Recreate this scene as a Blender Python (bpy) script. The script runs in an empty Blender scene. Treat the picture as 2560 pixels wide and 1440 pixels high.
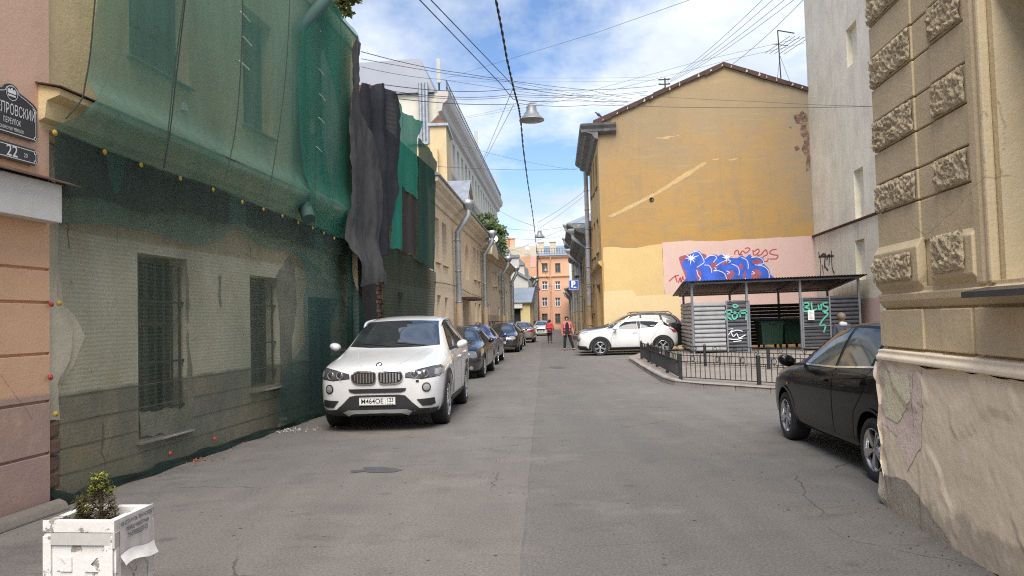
import bpy, bmesh, math, random
from mathutils import Vector as V, Matrix, geometry, noise
from mathutils.bvhtree import BVHTree
rnd = random.Random(7)
S = bpy.context.scene; COL = S.collection
PI = math.pi
# ------------------------------------------------------------------ camera
FPX = 1924.0; CH = 1.55; PITCH = math.atan(81/FPX); ROLL = .028
_f = V((0, math.cos(PITCH), math.sin(PITCH))); _r0 = V((1, 0, 0)); _u0 = V((0, -math.sin(PITCH), math.cos(PITCH)))
_r = math.cos(ROLL)*_r0 - math.sin(ROLL)*_u0; _u = math.sin(ROLL)*_r0 + math.cos(ROLL)*_u0
CAMP = V((0, 0, CH))
cd = bpy.data.cameras.new('camera'); cam = bpy.data.objects.new('camera', cd); COL.objects.link(cam)
cd.sensor_width = 36; cd.lens = 36*FPX/2560; cd.clip_end = 3000; cd.clip_start = .05
cam.matrix_world = Matrix(((_r.x, _u.x, -_f.x, 0), (_r.y, _u.y, -_f.y, 0), (_r.z, _u.z, -_f.z, CH), (0, 0, 0, 1)))
S.camera = cam
def ray(px, py): return _f + _r*((px-1280)/FPX) + _u*((720-py)/FPX)
def G(px, py, z=0.0):
    d = ray(px, py); return CAMP + d*((z-CH)/d.z)
def AT(px, py, Y):
    d = ray(px, py); return CAMP + d*(Y/d.y)
# ------------------------------------------------------------------ objects
def tag(o, label, cat, group=None):
    o['label'] = label; o['category'] = cat
    if group: o['group'] = group
    return o
def world_of(o):
    m = Matrix.Identity(4)
    while o is not None:
        m = o.matrix_parent_inverse @ o.matrix_basis @ m if o.parent else o.matrix_basis @ m
        o = o.parent
    return m
def thing(name, label, cat, loc=(0, 0, 0), rz=0.0, group=None):
    o = bpy.data.objects.new(name, None); COL.objects.link(o); o.empty_display_size = .2
    o.location = loc; o.rotation_euler = (0, 0, rz)
    return tag(o, label, cat, group)
def link(name, me, mats, parent=None, local=False):
    o = bpy.data.objects.new(name, me); COL.objects.link(o)
    if mats is not None:
        for m in (mats if isinstance(mats, (list, tuple)) else [mats]): me.materials.append(m)
    if parent is not None:
        o.parent = parent
        if not local: o.matrix_parent_inverse = world_of(parent).inverted()
    return o
def setup(name, o): return o
class MB:
    """collects geometry; build() links it as ONE object"""
    def __init__(s): s.v = []; s.f = []; s.m = []; s.sm = []
    def add(s, vs, fs, mi=0, smooth=False):
        b = len(s.v); s.v += [tuple(v) for v in vs]
        for f in fs: s.f.append(tuple(b+i for i in f)); s.m.append(mi); s.sm.append(smooth)
        return s
    def box(s, a, b, M=None, mi=0):
        (x0, y0, z0), (x1, y1, z1) = a, b
        vs = [V((x, y, z)) for z in (z0, z1) for x, y in ((x0, y0), (x1, y0), (x1, y1), (x0, y1))]
        if M is not None: vs = [M @ v for v in vs]
        return s.add(vs, [(3, 2, 1, 0), (4, 5, 6, 7), (0, 1, 5, 4), (1, 2, 6, 5), (2, 3, 7, 6), (3, 0, 4, 7)], mi)
    def bar(s, p, q, w, h=None, mi=0, up=(0, 0, 1)):
        p, q = V(p), V(q); h = h or w; d = (q-p).normalized(); u = V(up)
        if abs(d.dot(u)) > .95: u = V((0, 1, 0))
        a = d.cross(u).normalized(); b = a.cross(d).normalized()
        vs = [e + a*(i*w/2) + b*(j*h/2) for e in (p, q) for i, j in ((-1, -1), (1, -1), (1, 1), (-1, 1))]
        return s.add(vs, [(3, 2, 1, 0), (4, 5, 6, 7), (0, 1, 5, 4), (1, 2, 6, 5), (2, 3, 7, 6), (3, 0, 4, 7)], mi)
    def tube(s, pts, r, n=8, mi=0, cap=True):
        pts = [V(p) for p in pts]; k = len(pts); rs = r if isinstance(r, (list, tuple)) else [r]*k
        vs = []; prev = None
        for i, p in enumerate(pts):
            d = (pts[min(i+1, k-1)] - pts[max(i-1, 0)]).normalized()
            if prev is None:
                u = V((0, 0, 1)) if abs(d.z) < .9 else V((1, 0, 0)); a = d.cross(u).normalized()
            else: a = (prev - d*prev.dot(d)).normalized()
            prev = a; b = d.cross(a)
            vs += [p + (a*math.cos(2*PI*j/n) + b*math.sin(2*PI*j/n))*rs[i] for j in range(n)]
        fs = [(i*n+j, i*n+(j+1) % n, (i+1)*n+(j+1) % n, (i+1)*n+j) for i in range(k-1) for j in range(n)]
        s.add(vs, fs, mi, True)
        if cap: s.add([vs[j] for j in range(n)], [tuple(reversed(range(n)))], mi); s.add(vs[-n:], [tuple(range(n))], mi)
        return s
    def lathe(s, prof, n=24, M=None, mi=0, smooth=True):
        vs = []
        for r, z in prof: vs += [V((r*math.cos(2*PI*j/n), r*math.sin(2*PI*j/n), z)) for j in range(n)]
        if M is not None: vs = [M @ v for v in vs]
        fs = [(i*n+j, i*n+(j+1) % n, (i+1)*n+(j+1) % n, (i+1)*n+j) for i in range(len(prof)-1) for j in range(n)]
        return s.add(vs, fs, mi, smooth)
    def prism(s, poly, fn, d0, d1, mi=0):
        """poly 2-D, fn(u,v,d)->3-D"""
        n = len(poly); vs = [fn(u, v, d0) for u, v in poly] + [fn(u, v, d1) for u, v in poly]
        tri = geometry.tessellate_polygon([[V((u, v, 0)) for u, v in poly]])
        fs = [tuple(t) for t in tri] + [tuple(n+i for i in reversed(t)) for t in tri]
        fs += [(i, (i+1) % n, n+(i+1) % n, n+i) for i in range(n)]
        return s.add(vs, fs, mi)
    def mesh(s, name='mesh'):
        me = bpy.data.meshes.new(name); me.from_pydata(s.v, [], s.f); me.update()
        me.polygons.foreach_set('material_index', s.m); me.polygons.foreach_set('use_smooth', s.sm)
        return me
    def build(s, name, mats, parent=None, local=False, bevel=0, fix=True):
        me = s.mesh(name)
        if fix:
            bm = bmesh.new(); bm.from_mesh(me); bmesh.ops.recalc_face_normals(bm, faces=bm.faces)
            bm.to_mesh(me); bm.free()
        o = link(name, me, mats, parent, local)
        if bevel:
            b = o.modifiers.new('bevel', 'BEVEL'); b.width = bevel; b.segments = 2; b.limit_method = 'ANGLE'
        return o
def cdt(poly, step, jitter=0.0):
    """fill a 2-D polygon with a triangulated grid"""
    pts = []
    n = len(poly)
    for i in range(n):
        a, b = V(poly[i]), V(poly[(i+1) % n]); k = max(1, int((b-a).length/step))
        for j in range(k): pts.append(a.lerp(b, j/k))
    m = len(pts); edges = [(i, (i+1) % m) for i in range(m)]
    x0 = min(p.x for p in pts); x1 = max(p.x for p in pts); y0 = min(p.y for p in pts); y1 = max(p.y for p in pts)
    grid = []; y = y0+step*.5
    while y < y1:
        x = x0+step*.5
        while x < x1: grid.append(V((x, y))); x += step
        y += step
    r = geometry.delaunay_2d_cdt(pts+grid, edges, [list(range(m))], 1, 1e-5)
    return r[0], [tuple(f) for f in r[2]]
def smooth_poly(p, k=4, closed=True):
    """Catmull-Rom through 2-D/3-D points"""
    p = [V(q) for q in p]; n = len(p); out = []
    for i in range(n if closed else n-1):
        g = (lambda j: p[j % n]) if closed else (lambda j: p[min(max(j, 0), n-1)])
        a, b, c, d = g(i-1), g(i), g(i+1), g(i+2)
        for j in range(k):
            t = j/k
            out.append(.5*((2*b) + (c-a)*t + (2*a-5*b+4*c-d)*t*t + (3*b-a-3*c+d)*t*t*t))
    if not closed: out.append(p[-1])
    return out
def rag(poly, amp, step, seed=0):
    """roughen an outline"""
    out = []; n = len(poly)
    for i in range(n):
        a, b = V(poly[i]), V(poly[(i+1) % n]); L = (b-a).length; k = max(1, int(L/step)); nrm = V((-(b-a).y, (b-a).x)).normalized()
        for j in range(k):
            q = a.lerp(b, j/k)
            out.append(q + nrm*amp*noise.noise(V((q.x/step/2.3+seed, q.y/step/2.3, seed*1.7)))*(1 if j else .3))
    return out
class Fac:
    """a vertical facade line; P(s,z,out) gives points, px() maps a photo pixel to (s,z) on it"""
    def __init__(f, A, B, flip=False):
        f.A = V((A[0], A[1], 0)); f.d = (V((B[0], B[1], 0)) - f.A); f.L = f.d.length; f.d.normalize()
        f.n = V((f.d.y, -f.d.x, 0))          # outward: right hand side of A->B
        if flip: f.n = -f.n
    def P(f, s, z, out=0.0): return f.A + f.d*s + f.n*out + V((0, 0, z))
    def px(f, px, py, out=0.0):
        d = ray(px, py); o = f.A + f.n*out; t = (o-CAMP).dot(f.n)/d.dot(f.n); q = CAMP + d*t
        return ((q-f.A).dot(f.d), q.z)
    def wall(f, mb, s0, s1, z0, z1, holes=(), depth=.18, mi=0, top=None):
        ss = sorted({s0, s1, *[h[0] for h in holes], *[h[1] for h in holes]}); zs = sorted({z0, z1, *[h[2] for h in holes], *[h[3] for h in holes]})
        ss = [s for s in ss if s0-1e-6 <= s <= s1+1e-6]; zs = [z for z in zs if z0-1e-6 <= z <= z1+1e-6]
        for i in range(len(ss)-1):
            for j in range(len(zs)-1):
                cs, cz = (ss[i]+ss[i+1])/2, (zs[j]+zs[j+1])/2
                if any(h[0] < cs < h[1] and h[2] < cz < h[3] for h in holes): continue
                mb.add([f.P(ss[i], zs[j]), f.P(ss[i+1], zs[j]), f.P(ss[i+1], zs[j+1]), f.P(ss[i], zs[j+1])], [(0, 1, 2, 3)], mi)
        for a, b, c, d in holes:
            for (p, q) in (((a, c), (b, c)), ((b, c), (b, d)), ((b, d), (a, d)), ((a, d), (a, c))):
                mb.add([f.P(*p), f.P(*q), f.P(*q, -depth), f.P(*p, -depth)], [(0, 1, 2, 3)], mi)
    def box(f, mb, s0, s1, z0, z1, o0, o1, mi=0):
        vs = [f.P(s, z, o) for z in (z0, z1) for s, o in ((s0, o0), (s1, o0), (s1, o1), (s0, o1))]
        return mb.add(vs, [(3, 2, 1, 0), (4, 5, 6, 7), (0, 1, 5, 4), (1, 2, 6, 5), (2, 3, 7, 6), (3, 0, 4, 7)], mi)
    def mould(f, mb, s0, s1, prof, mi=0):
        """extrude profile [(out,z)] along s; closed outline"""
        n = len(prof); vs = [f.P(s, z, o) for s in (s0, s1) for o, z in prof]
        mb.add(vs, [(i, (i+1) % n, n+(i+1) % n, n+i) for i in range(n)] + [tuple(range(n)), tuple(reversed(range(n, 2*n)))], mi)
    def patch(f, poly, out, step=.15, px=True, po=None):
        """MB with a flat/folded sheet: poly in pixels (on the plane at offset po) or (s,z); out number or fn(s,z)"""
        fo = out if callable(out) else (lambda s, z: out)
        q = [f.px(p[0], p[1], (po if po is not None else (0 if callable(out) else out))) for p in poly] if px else poly
        vs, fs = cdt(q, step); mb = MB()
        mb.add([f.P(p.x, p.y, fo(p.x, p.y)) for p in vs], fs, 0, True); return mb
    def ribbon(f, mb, pts, w, out, px=True, mi=0):
        q = [V(f.px(p[0], p[1], out)) if px else V(p[:2]) for p in pts]; n = len(q)
        ws = w if isinstance(w, (list, tuple)) else [w]*n
        vs = []
        for i in range(n):
            d = (q[min(i+1, n-1)]-q[max(i-1, 0)]); d = d.normalized() if d.length > 1e-9 else V((1, 0)); m = V((-d.y, d.x))
            for k in (-.5, .5): a = q[i]+m*ws[i]*k; vs.append(f.P(a.x, a.y, out))
        mb.add(vs, [(2*i, 2*i+1, 2*i+3, 2*i+2) for i in range(n-1)], mi)
def text_mesh(body, size, extrude=.0, align='CENTER', bold=0.0, xs=1.0):
    cu = bpy.data.curves.new('t', 'FONT'); cu.body = body; cu.size = size; cu.extrude = extrude; cu.align_x = align; cu.align_y = 'CENTER'; cu.offset = bold
    o = bpy.data.objects.new('t', cu); COL.objects.link(o)
    dg = bpy.context.evaluated_depsgraph_get(); me = bpy.data.meshes.new_from_object(o.evaluated_get(dg))
    bpy.data.objects.remove(o)
    if xs != 1.0:
        for v in me.vertices: v.co.x *= xs
    return me
def text_into(mb, body, size, fn, bold=0.0, xs=1.0, mi=0, align='CENTER', fit=None):
    me = text_mesh(body, size, 0, align, bold, xs)
    if fit:
        k = fit/(max(v.co.x for v in me.vertices)-min(v.co.x for v in me.vertices))
        for v in me.vertices: v.co.x *= k
    mb.add([fn(v.co.x, v.co.y) for v in me.vertices], [tuple(p.vertices) for p in me.polygons], mi); bpy.data.meshes.remove(me)
# ------------------------------------------------------------------ materials
def new_mat(name):
    m = bpy.data.materials.new(name); m.use_nodes = True; t = m.node_tree; t.nodes.clear(); return m, t
def nd(t, typ, props=None, **ins):
    n = t.nodes.new(typ)
    for k, v in (props or {}).items(): setattr(n, k, v)
    for k, v in ins.items():
        k = int(k[1:]) if k[0] == '_' else k.replace('_', ' ')
        s = n.inputs[k]
        if isinstance(v, bpy.types.NodeSocket): t.links.new(v, s)
        else:
            if isinstance(v, (tuple, list)) and len(v) == 3 and s.type == 'RGBA': v = (*v, 1)
            s.default_value = v
    return n
def mth(t, op, a, b=0.0, c=0.0):
    return nd(t, 'ShaderNodeMath', {'operation': op}, _0=a, _1=b, _2=c).outputs[0]
def mixc(t, fac, a, b, mode='MIX'):
    n = nd(t, 'ShaderNodeMix', {'data_type': 'RGBA', 'blend_type': mode}, _0=fac, _6=a, _7=b); return n.outputs[2]
def noise_n(t, vec, scale, detail=4, rough=.55, dist=0.0):
    return nd(t, 'ShaderNodeTexNoise', None, Vector=vec, Scale=scale, Detail=detail, Roughness=rough, Distortion=dist).outputs[0]
def ramp(t, x, lo, hi, a=0.0, b=1.0):
    return nd(t, 'ShaderNodeMapRange', {'clamp': True}, _0=x, _1=lo, _2=hi, _3=a, _4=b).outputs[0]
def geo(t): return nd(t, 'ShaderNodeNewGeometry').outputs['Position']
def scaled(t, vec, sc): return nd(t, 'ShaderNodeMapping', None, Vector=vec, Scale=sc).outputs[0]
def finish(t, col, rough=.85, bump=None, bstr=.3, bdist=.02, **extra):
    kw = dict(Base_Color=col, Roughness=rough); kw.update(extra)
    if bump is not None: kw['Normal'] = nd(t, 'ShaderNodeBump', None, Strength=bstr, Distance=bdist, Height=bump).outputs[0]
    b = nd(t, 'ShaderNodeBsdfPrincipled', None, **kw); o = nd(t, 'ShaderNodeOutputMaterial', None, Surface=b.outputs[0]); return b
def plain(name, col, rough=.6, metal=0.0, var=.12, scale=6.0, coat=0.0, bump=0.0, **extra):
    m, t = new_mat(name); p = geo(t)
    n = noise_n(t, p, scale, 5, .65)
    c = mixc(t, ramp(t, n, .3, .7), tuple(x*(1-var) for x in col), tuple(min(1, x*(1+var)) for x in col))
    kw = dict(Metallic=metal, Coat_Weight=coat, Coat_Roughness=.03); kw.update(extra)
    finish(t, c, rough, noise_n(t, p, scale*9, 4) if bump else None, bump, .01, **kw); return m
def plaster(name, base, dirt, pale, dirtamt=.5, paleamt=.35, scale=.8, streak=.5, bands=(), bump=.35, cracks=.25, rough=.92, specks=.07):
    """weathered plaster; bands = [(z_top, colour, edge noise)] painted below that height"""
    m, t = new_mat(name); p = geo(t); z = nd(t, 'ShaderNodeSeparateXYZ', None, Vector=p).outputs[2]
    big = noise_n(t, p, scale, 6, .62); mid = noise_n(t, p, scale*5, 6, .7); fine = noise_n(t, p, 38, 5, .7)
    st = noise_n(t, scaled(t, p, (2.6, 2.6, .22)), 1.6, 6, .68)
    c = base
    edge = mth(t, 'ADD', z, mth(t, 'MULTIPLY', mth(t, 'SUBTRACT', mid, .5), 1.0))
    for zt, bc, en in sorted(bands, reverse=True):
        e = mth(t, 'ADD', z, mth(t, 'MULTIPLY', mth(t, 'SUBTRACT', noise_n(t, p, 2.6, 7, .6), .5), en))
        c = mixc(t, ramp(t, e, zt-.02, zt+.02), bc, c)
    c = mixc(t, mth(t, 'MULTIPLY', ramp(t, big, .42, .72), dirtamt), c, dirt)
    c = mixc(t, mth(t, 'MULTIPLY', ramp(t, mid, .52, .75), paleamt), c, pale)
    c = mixc(t, mth(t, 'MULTIPLY', ramp(t, st, .5, .78), streak), c, dirt)
    c = mixc(t, mth(t, 'MULTIPLY', ramp(t, fine, .55, .8), specks), c, tuple(x*.55 for x in dirt))
    h = mth(t, 'ADD', mth(t, 'MULTIPLY', mid, .6), mth(t, 'MULTIPLY', fine, .3))
    if cracks:
        vo = nd(t, 'ShaderNodeTexVoronoi', {'feature': 'DISTANCE_TO_EDGE'}, Vector=nd(t, 'ShaderNodeMix', {'data_type': 'VECTOR'}, _0=.12, _4=p, _5=nd(t, 'ShaderNodeTexNoise', None, Vector=p, Scale=2.5, Detail=6).outputs['Color']).outputs[1], Scale=.55).outputs[0]
        k = mth(t, 'MULTIPLY', mth(t, 'LESS_THAN', vo, .0022), ramp(t, big, .52, .56))
        c = mixc(t, mth(t, 'MULTIPLY', k, cracks), c, tuple(x*.3 for x in dirt)); h = mth(t, 'SUBTRACT', h, mth(t, 'MULTIPLY', k, .5))
    finish(t, c, rough, h, bump, .03); return m
def net_mat(name, col, dens, stripe=90.0, contrast=.5, fold=.25, trans=.35):
    """woven netting: threads over holes, done as a transparent/diffuse weave"""
    m, t = new_mat(name); p = geo(t); z = nd(t, 'ShaderNodeSeparateXYZ', None, Vector=p).outputs[2]
    w = noise_n(t, p, 1.3, 4, .6)
    zz = mth(t, 'ADD', mth(t, 'MULTIPLY', z, stripe), mth(t, 'MULTIPLY', w, 5.0))
    s = mth(t, 'MULTIPLY_ADD', mth(t, 'SINE', zz), .5, .5)
    fine = noise_n(t, scaled(t, p, (1, 1, 7)), 60, 3, .7)
    a = mth(t, 'MULTIPLY_ADD', s, contrast*.5, dens-contrast*.25)
    a = mth(t, 'ADD', a, mth(t, 'MULTIPLY', mth(t, 'SUBTRACT', fine, .5), min(.5, (1-dens)*.7)))
    a = mth(t, 'ADD', a, mth(t, 'MULTIPLY', mth(t, 'SUBTRACT', noise_n(t, p, .9, 4), .5), min(fold, (1-dens))))
    a = nd(t, 'ShaderNodeClamp', None, Value=a, Min=.05, Max=.995).outputs[0]
    c = mixc(t, ramp(t, noise_n(t, scaled(t, p, (3, 3, .5)), 2, 5), .3, .7), tuple(x*.88 for x in col), tuple(min(1, x*1.12) for x in col))
    d = nd(t, 'ShaderNodeBsdfDiffuse', None, Color=c); tr = nd(t, 'ShaderNodeBsdfTranslucent', None, Color=c)
    dd = nd(t, 'ShaderNodeMixShader', None, _0=trans, _1=d.outputs[0], _2=tr.outputs[0])
    tp = nd(t, 'ShaderNodeBsdfTransparent')
    mx = nd(t, 'ShaderNodeMixShader', None, _0=a, _1=tp.outputs[0], _2=dd.outputs[0])
    nd(t, 'ShaderNodeOutputMaterial', None, Surface=mx.outputs[0]); return m
def glass_mat(name, tint=(.02, .025, .03), rough=.04, spec=.5, ior=1.5):
    m, t = new_mat(name); p = geo(t)
    finish(t, mixc(t, ramp(t, noise_n(t, p, 3), .35, .65), tuple(x*.6 for x in tint), tint), rough, noise_n(t, p, 1.5, 2), .02, .02, Specular_IOR_Level=spec, IOR=ior); return m
def paint(name, col, metal=0.0, rough=.28, coat=1.0, dirt=1.0, spec=.5):
    m, t = new_mat(name); p = geo(t)
    dust = ramp(t, noise_n(t, p, 5, 6, .7), .45, .8, 0, .12*dirt)
    z = nd(t, 'ShaderNodeSeparateXYZ', None, Vector=p).outputs[2]
    low = mth(t, 'MULTIPLY', ramp(t, z, .75, .2), ramp(t, noise_n(t, p, 9, 6, .7), .3, .7, .15*dirt, .5*dirt))
    c = mixc(t, mth(t, 'MAXIMUM', dust, low), col, (.16, .145, .12))
    finish(t, c, mth(t, 'ADD', rough, mth(t, 'MULTIPLY', low, .5)), None, Metallic=metal, Coat_Weight=coat, Coat_Roughness=.04, Specular_IOR_Level=spec); return m
# shared
BLACKP = plain('black_plastic', (.018, .018, .019), .55, bump=.1)
DARKM = plain('dark_painted_metal', (.02, .021, .023), .45, scale=9)
CHROME = plain('chrome', (.75, .75, .76), .12, 1.0, .05)
SILVER = plain('alloy', (.55, .56, .57), .3, .9, .1)
RUBBER = plain('tyre_rubber', (.02, .02, .021), .85, bump=.3, scale=12)
GLASS = glass_mat('car_glass', (.035, .04, .042), .03, 1.0, 2.3)
SIDEG = glass_mat('car_side_glass', (.03, .035, .036), .04, .5)
WGLASS = glass_mat('window_glass', (.05, .065, .075), .06)
ZINC = plain('galvanised_sheet', (.36, .38, .40), .42, .65, .22, 3.0, bump=.12)
RUSTM = plain('rusty_sheet', (.10, .055, .04), .8, .2, .5, 5.0, bump=.3)
CABLE = plain('cable_rubber', (.06, .062, .07), .7)
WHITEP = plain('white_frame_paint', (.7, .7, .68), .5, scale=4)
BROWNP = plain('brown_frame_paint', (.16, .1, .06), .6)
PLATEW = plain('plate_white', (.72, .72, .7), .4)
INK = plain('ink_black', (.012, .012, .014), .6)
LENS = glass_mat('clear_lens', (.32, .33, .34), .08, .6)
REDL = plain('red_lens', (.32, .02, .018), .15, coat=1.0)
AMBER = plain('amber_lens', (.6, .2, .03), .2)
# ------------------------------------------------------------------ light and sky
W = bpy.data.worlds.new('World'); S.world = W; W.use_nodes = True; t = W.node_tree; t.nodes.clear()
SUN_EL, SUN_AZ = math.radians(56), math.radians(184)      # azimuth clockwise from +Y
sky = nd(t, 'ShaderNodeTexSky', {'sky_type': 'NISHITA', 'sun_disc': False, 'sun_elevation': SUN_EL, 'sun_rotation': SUN_AZ, 'air_density': 1.0, 'dust_density': .6, 'ozone_density': 1.6})
gen = nd(t, 'ShaderNodeTexCoord').outputs['Generated']
sp = nd(t, 'ShaderNodeSeparateXYZ', None, Vector=gen)
h = mth(t, 'ADD', mth(t, 'MAXIMUM', sp.outputs[2], 0.0), .22)
pv = nd(t, 'ShaderNodeCombineXYZ', None, _0=mth(t, 'DIVIDE', sp.outputs[0], h), _1=mth(t, 'DIVIDE', sp.outputs[1], h), _2=3.1).outputs[0]
n1 = noise_n(t, nd(t, 'ShaderNodeMapping', None, Vector=pv, Location=(2.35, .62, 0), Scale=(1, .8, 1)).outputs[0], 1.15, 9, .6, .25)
n2 = noise_n(t, pv, 3.4, 8, .62, .3)
cover = mth(t, 'MULTIPLY_ADD', sp.outputs[2], -.16, .06)
cov = mth(t, 'ADD', mth(t, 'MULTIPLY_ADD', mth(t, 'SUBTRACT', n2, .5), .25, n1), cover)
mask = ramp(t, cov, .44, .61)
shade = noise_n(t, nd(t, 'ShaderNodeMapping', None, Vector=pv, Location=(5.1, 1.4, 2)).outputs[0], 1.9, 7, .6)
cloud = mixc(t, ramp(t, shade, .3, .68), (4.1, 4.65, 5.5), (7.0, 7.3, 7.7))
blue = mixc(t, 1.0, sky.outputs[0], (.92, 1.02, 1.16), 'MULTIPLY')
skyc = mixc(t, mth(t, 'MULTIPLY', mask, .96), blue, cloud)
bg = nd(t, 'ShaderNodeBackground', None, Color=skyc, Strength=.06); nd(t, 'ShaderNodeOutputWorld', None, Surface=bg.outputs[0])
sl = bpy.data.lights.new('sun', 'SUN'); sun = bpy.data.objects.new('sun', sl); COL.objects.link(sun)
sl.energy = 2.3; sl.angle = math.radians(45); sl.color = (1, .93, .83)
sdir = V((math.sin(SUN_AZ)*math.cos(SUN_EL), math.cos(SUN_AZ)*math.cos(SUN_EL), math.sin(SUN_EL)))
sun.rotation_euler = sdir.to_track_quat('Z', 'Y').to_euler(); sun.location = sdir*60
S.view_settings.view_transform = 'Standard'; S.view_settings.look = 'None'; S.view_settings.gamma = 1; S.view_settings.exposure = 1.52
S.cycles.use_denoising = False; S.cycles.use_adaptive_sampling = False; S.cycles.sample_clamp_indirect = 4; S.cycles.filter_width = 1.15
# ------------------------------------------------------------------ ground
def asphalt_mat():
    m, t = new_mat('asphalt'); p = geo(t); s = nd(t, 'ShaderNodeSeparateXYZ', None, Vector=p); x, y = s.outputs[0], s.outputs[1]
    big = noise_n(t, p, .35, 5, .6); mid = noise_n(t, p, 1.7, 6, .65); fine = noise_n(t, p, 55, 4, .75); grit = noise_n(t, p, 150, 3, .65)
    along = noise_n(t, scaled(t, p, (2.2, .22, 1)), 1.2, 5, .6)
    c = mixc(t, ramp(t, big, .3, .7), (.118, .110, .099), (.152, .142, .127))
    c = mixc(t, ramp(t, along, .42, .72, 0, .55), c, (.18, .168, .15))
    c = mixc(t, ramp(t, mid, .52, .74, 0, .6), c, (.088, .083, .077))
    seam = mth(t, 'SUBTRACT', mth(t, 'SUBTRACT', x, mth(t, 'MULTIPLY', mth(t, 'SUBTRACT', y, 4.74), .0402)), mth(t, 'MULTIPLY', mth(t, 'SUBTRACT', noise_n(t, p, 1.1, 3), .5), .035))
    right = mth(t, 'MULTIPLY', ramp(t, seam, -.01, .01), ramp(t, seam, 2.4, .9))
    c = mixc(t, mth(t, 'MULTIPLY', right, .34), c, (.072, .073, .075))
    line = mth(t, 'MULTIPLY', mth(t, 'LESS_THAN', mth(t, 'ABSOLUTE', seam), .008), ramp(t, mid, .42, .52))
    c = mixc(t, mth(t, 'MULTIPLY', line, .3), c, (.04, .04, .04))
    lx = mth(t, 'SUBTRACT', x, mth(t, 'MULTIPLY_ADD', y, .117, -4.93))       # metres off the left house fronts
    dust = mth(t, 'MULTIPLY', ramp(t, mth(t, 'ADD', lx, mth(t, 'MULTIPLY', mid, 1.2)), 1.5, .5), ramp(t, noise_n(t, p, 3.1, 6, .7), .42, .6))
    c = mixc(t, mth(t, 'MULTIPLY', dust, .65), c, (.22, .19, .158))
    vo = nd(t, 'ShaderNodeTexVoronoi', None, Vector=p, Scale=1.3, Randomness=1).outputs[0]
    spot = mth(t, 'MULTIPLY', ramp(t, mth(t, 'ADD', vo, mth(t, 'MULTIPLY', mid, .18)), .2, .12), ramp(t, noise_n(t, p, .8, 2), .5, .56))
    c = mixc(t, mth(t, 'MULTIPLY', spot, .55), c, (.05, .047, .045))
    v2 = nd(t, 'ShaderNodeTexVoronoi', None, Vector=p, Scale=5.5, Randomness=1).outputs[0]
    c = mixc(t, mth(t, 'MULTIPLY', ramp(t, v2, .11, .07), ramp(t, noise_n(t, p, 3, 2), .52, .58)), c, (.02, .02, .02))
    stn = mth(t, 'MULTIPLY', ramp(t, noise_n(t, scaled(t, p, (.7, 1.6, 1)), 1.5, 6, .7), .56, .66), ramp(t, noise_n(t, p, .45, 2), .42, .55))
    c = mixc(t, mth(t, 'MULTIPLY', stn, .5), c, (.066, .061, .056))
    c = mixc(t, mth(t, 'MULTIPLY', ramp(t, noise_n(t, p, .9, 7, .72), .54, .66), .4), c, (.205, .19, .168))
    cr = nd(t, 'ShaderNodeTexVoronoi', {'feature': 'DISTANCE_TO_EDGE'}, Vector=nd(t, 'ShaderNodeMix', {'data_type': 'VECTOR'}, _0=.2, _4=p, _5=nd(t, 'ShaderNodeTexNoise', None, Vector=p, Scale=2.2, Detail=6).outputs['Color']).outputs[1], Scale=.4).outputs[0]
    crk = mth(t, 'MULTIPLY', mth(t, 'LESS_THAN', cr, .0022), ramp(t, noise_n(t, p, .5, 3), .52, .58))
    c = mixc(t, mth(t, 'MULTIPLY', crk, .7), c, (.035, .033, .03))
    c = mixc(t, ramp(t, fine, .5, .8, 0, .65), c, (.27, .255, .23)); c = mixc(t, ramp(t, fine, .5, .25, 0, .85), c, (.045, .043, .041))
    c = mixc(t, ramp(t, grit, .62, .78, 0, .5), c, (.38, .37, .35)); c = mixc(t, ramp(t, grit, .4, .25, 0, .6), c, (.05, .05, .05))
    hgt = mth(t, 'ADD', mth(t, 'MULTIPLY', fine, .5), mth(t, 'SUBTRACT', mth(t, 'MULTIPLY', grit, .35), crk))
    finish(t, c, ramp(t, mid, .3, .7, .78, .92), hgt, .45, .012); return m
def setting(name, mb, mats):
    o = mb.build(name, mats); o['kind'] = 'structure'; return o
gb = MB()
xs = [-400, -60, -12, -4, 0, 4, 12, 60, 400]; ys = [-60, -8, 4, 12, 24, 48, 120, 420]
gb.add([(x, y, 0) for y in ys for x in xs], [(j*9+i, j*9+i+1, (j+1)*9+i+1, (j+1)*9+i) for j in range(7) for i in range(8)])
setting('road', gb, asphalt_mat())
# pavement island by the bin shelter
DIRT = plaster('trodden_dirt', (.225, .195, .165), (.13, .115, .10), (.30, .27, .235), .7, .6, 1.2, 0, (), .5, 0)
KERBM = plaster('kerb_granite', (.27, .25, .23), (.14, .13, .12), (.36, .33, .3), .7, .5, 2.5, .2, (), .5, 0)
isl = [(4.06, 27.2), (3.72, 22.2), (3.47, 18.1), (3.55, 17.2), (3.95, 16.3), (4.93, 14.95), (7.0, 12.6), (10.5, 9.4), (13.1, 9.0), (13.1, 30.8), (8, 33.9), (5.2, 31.4), (4.2, 28.2)]
ib = MB(); v_, f_ = cdt(isl, .8); ib.add([(p.x, p.y, .105+.02*noise.noise(V((p.x*.8, p.y*.8, 0)))) for p in v_], f_, 0, True)
setting('pavement', ib, DIRT)
kb = MB()
edge = []
for i in range(7):
    a, b = V(isl[i]), V(isl[i+1]); L = (b-a).length; k = max(1, round(L/.9))
    for j in range(k): edge.append((a.lerp(b, j/k), a.lerp(b, (j+1)/k)))
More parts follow.
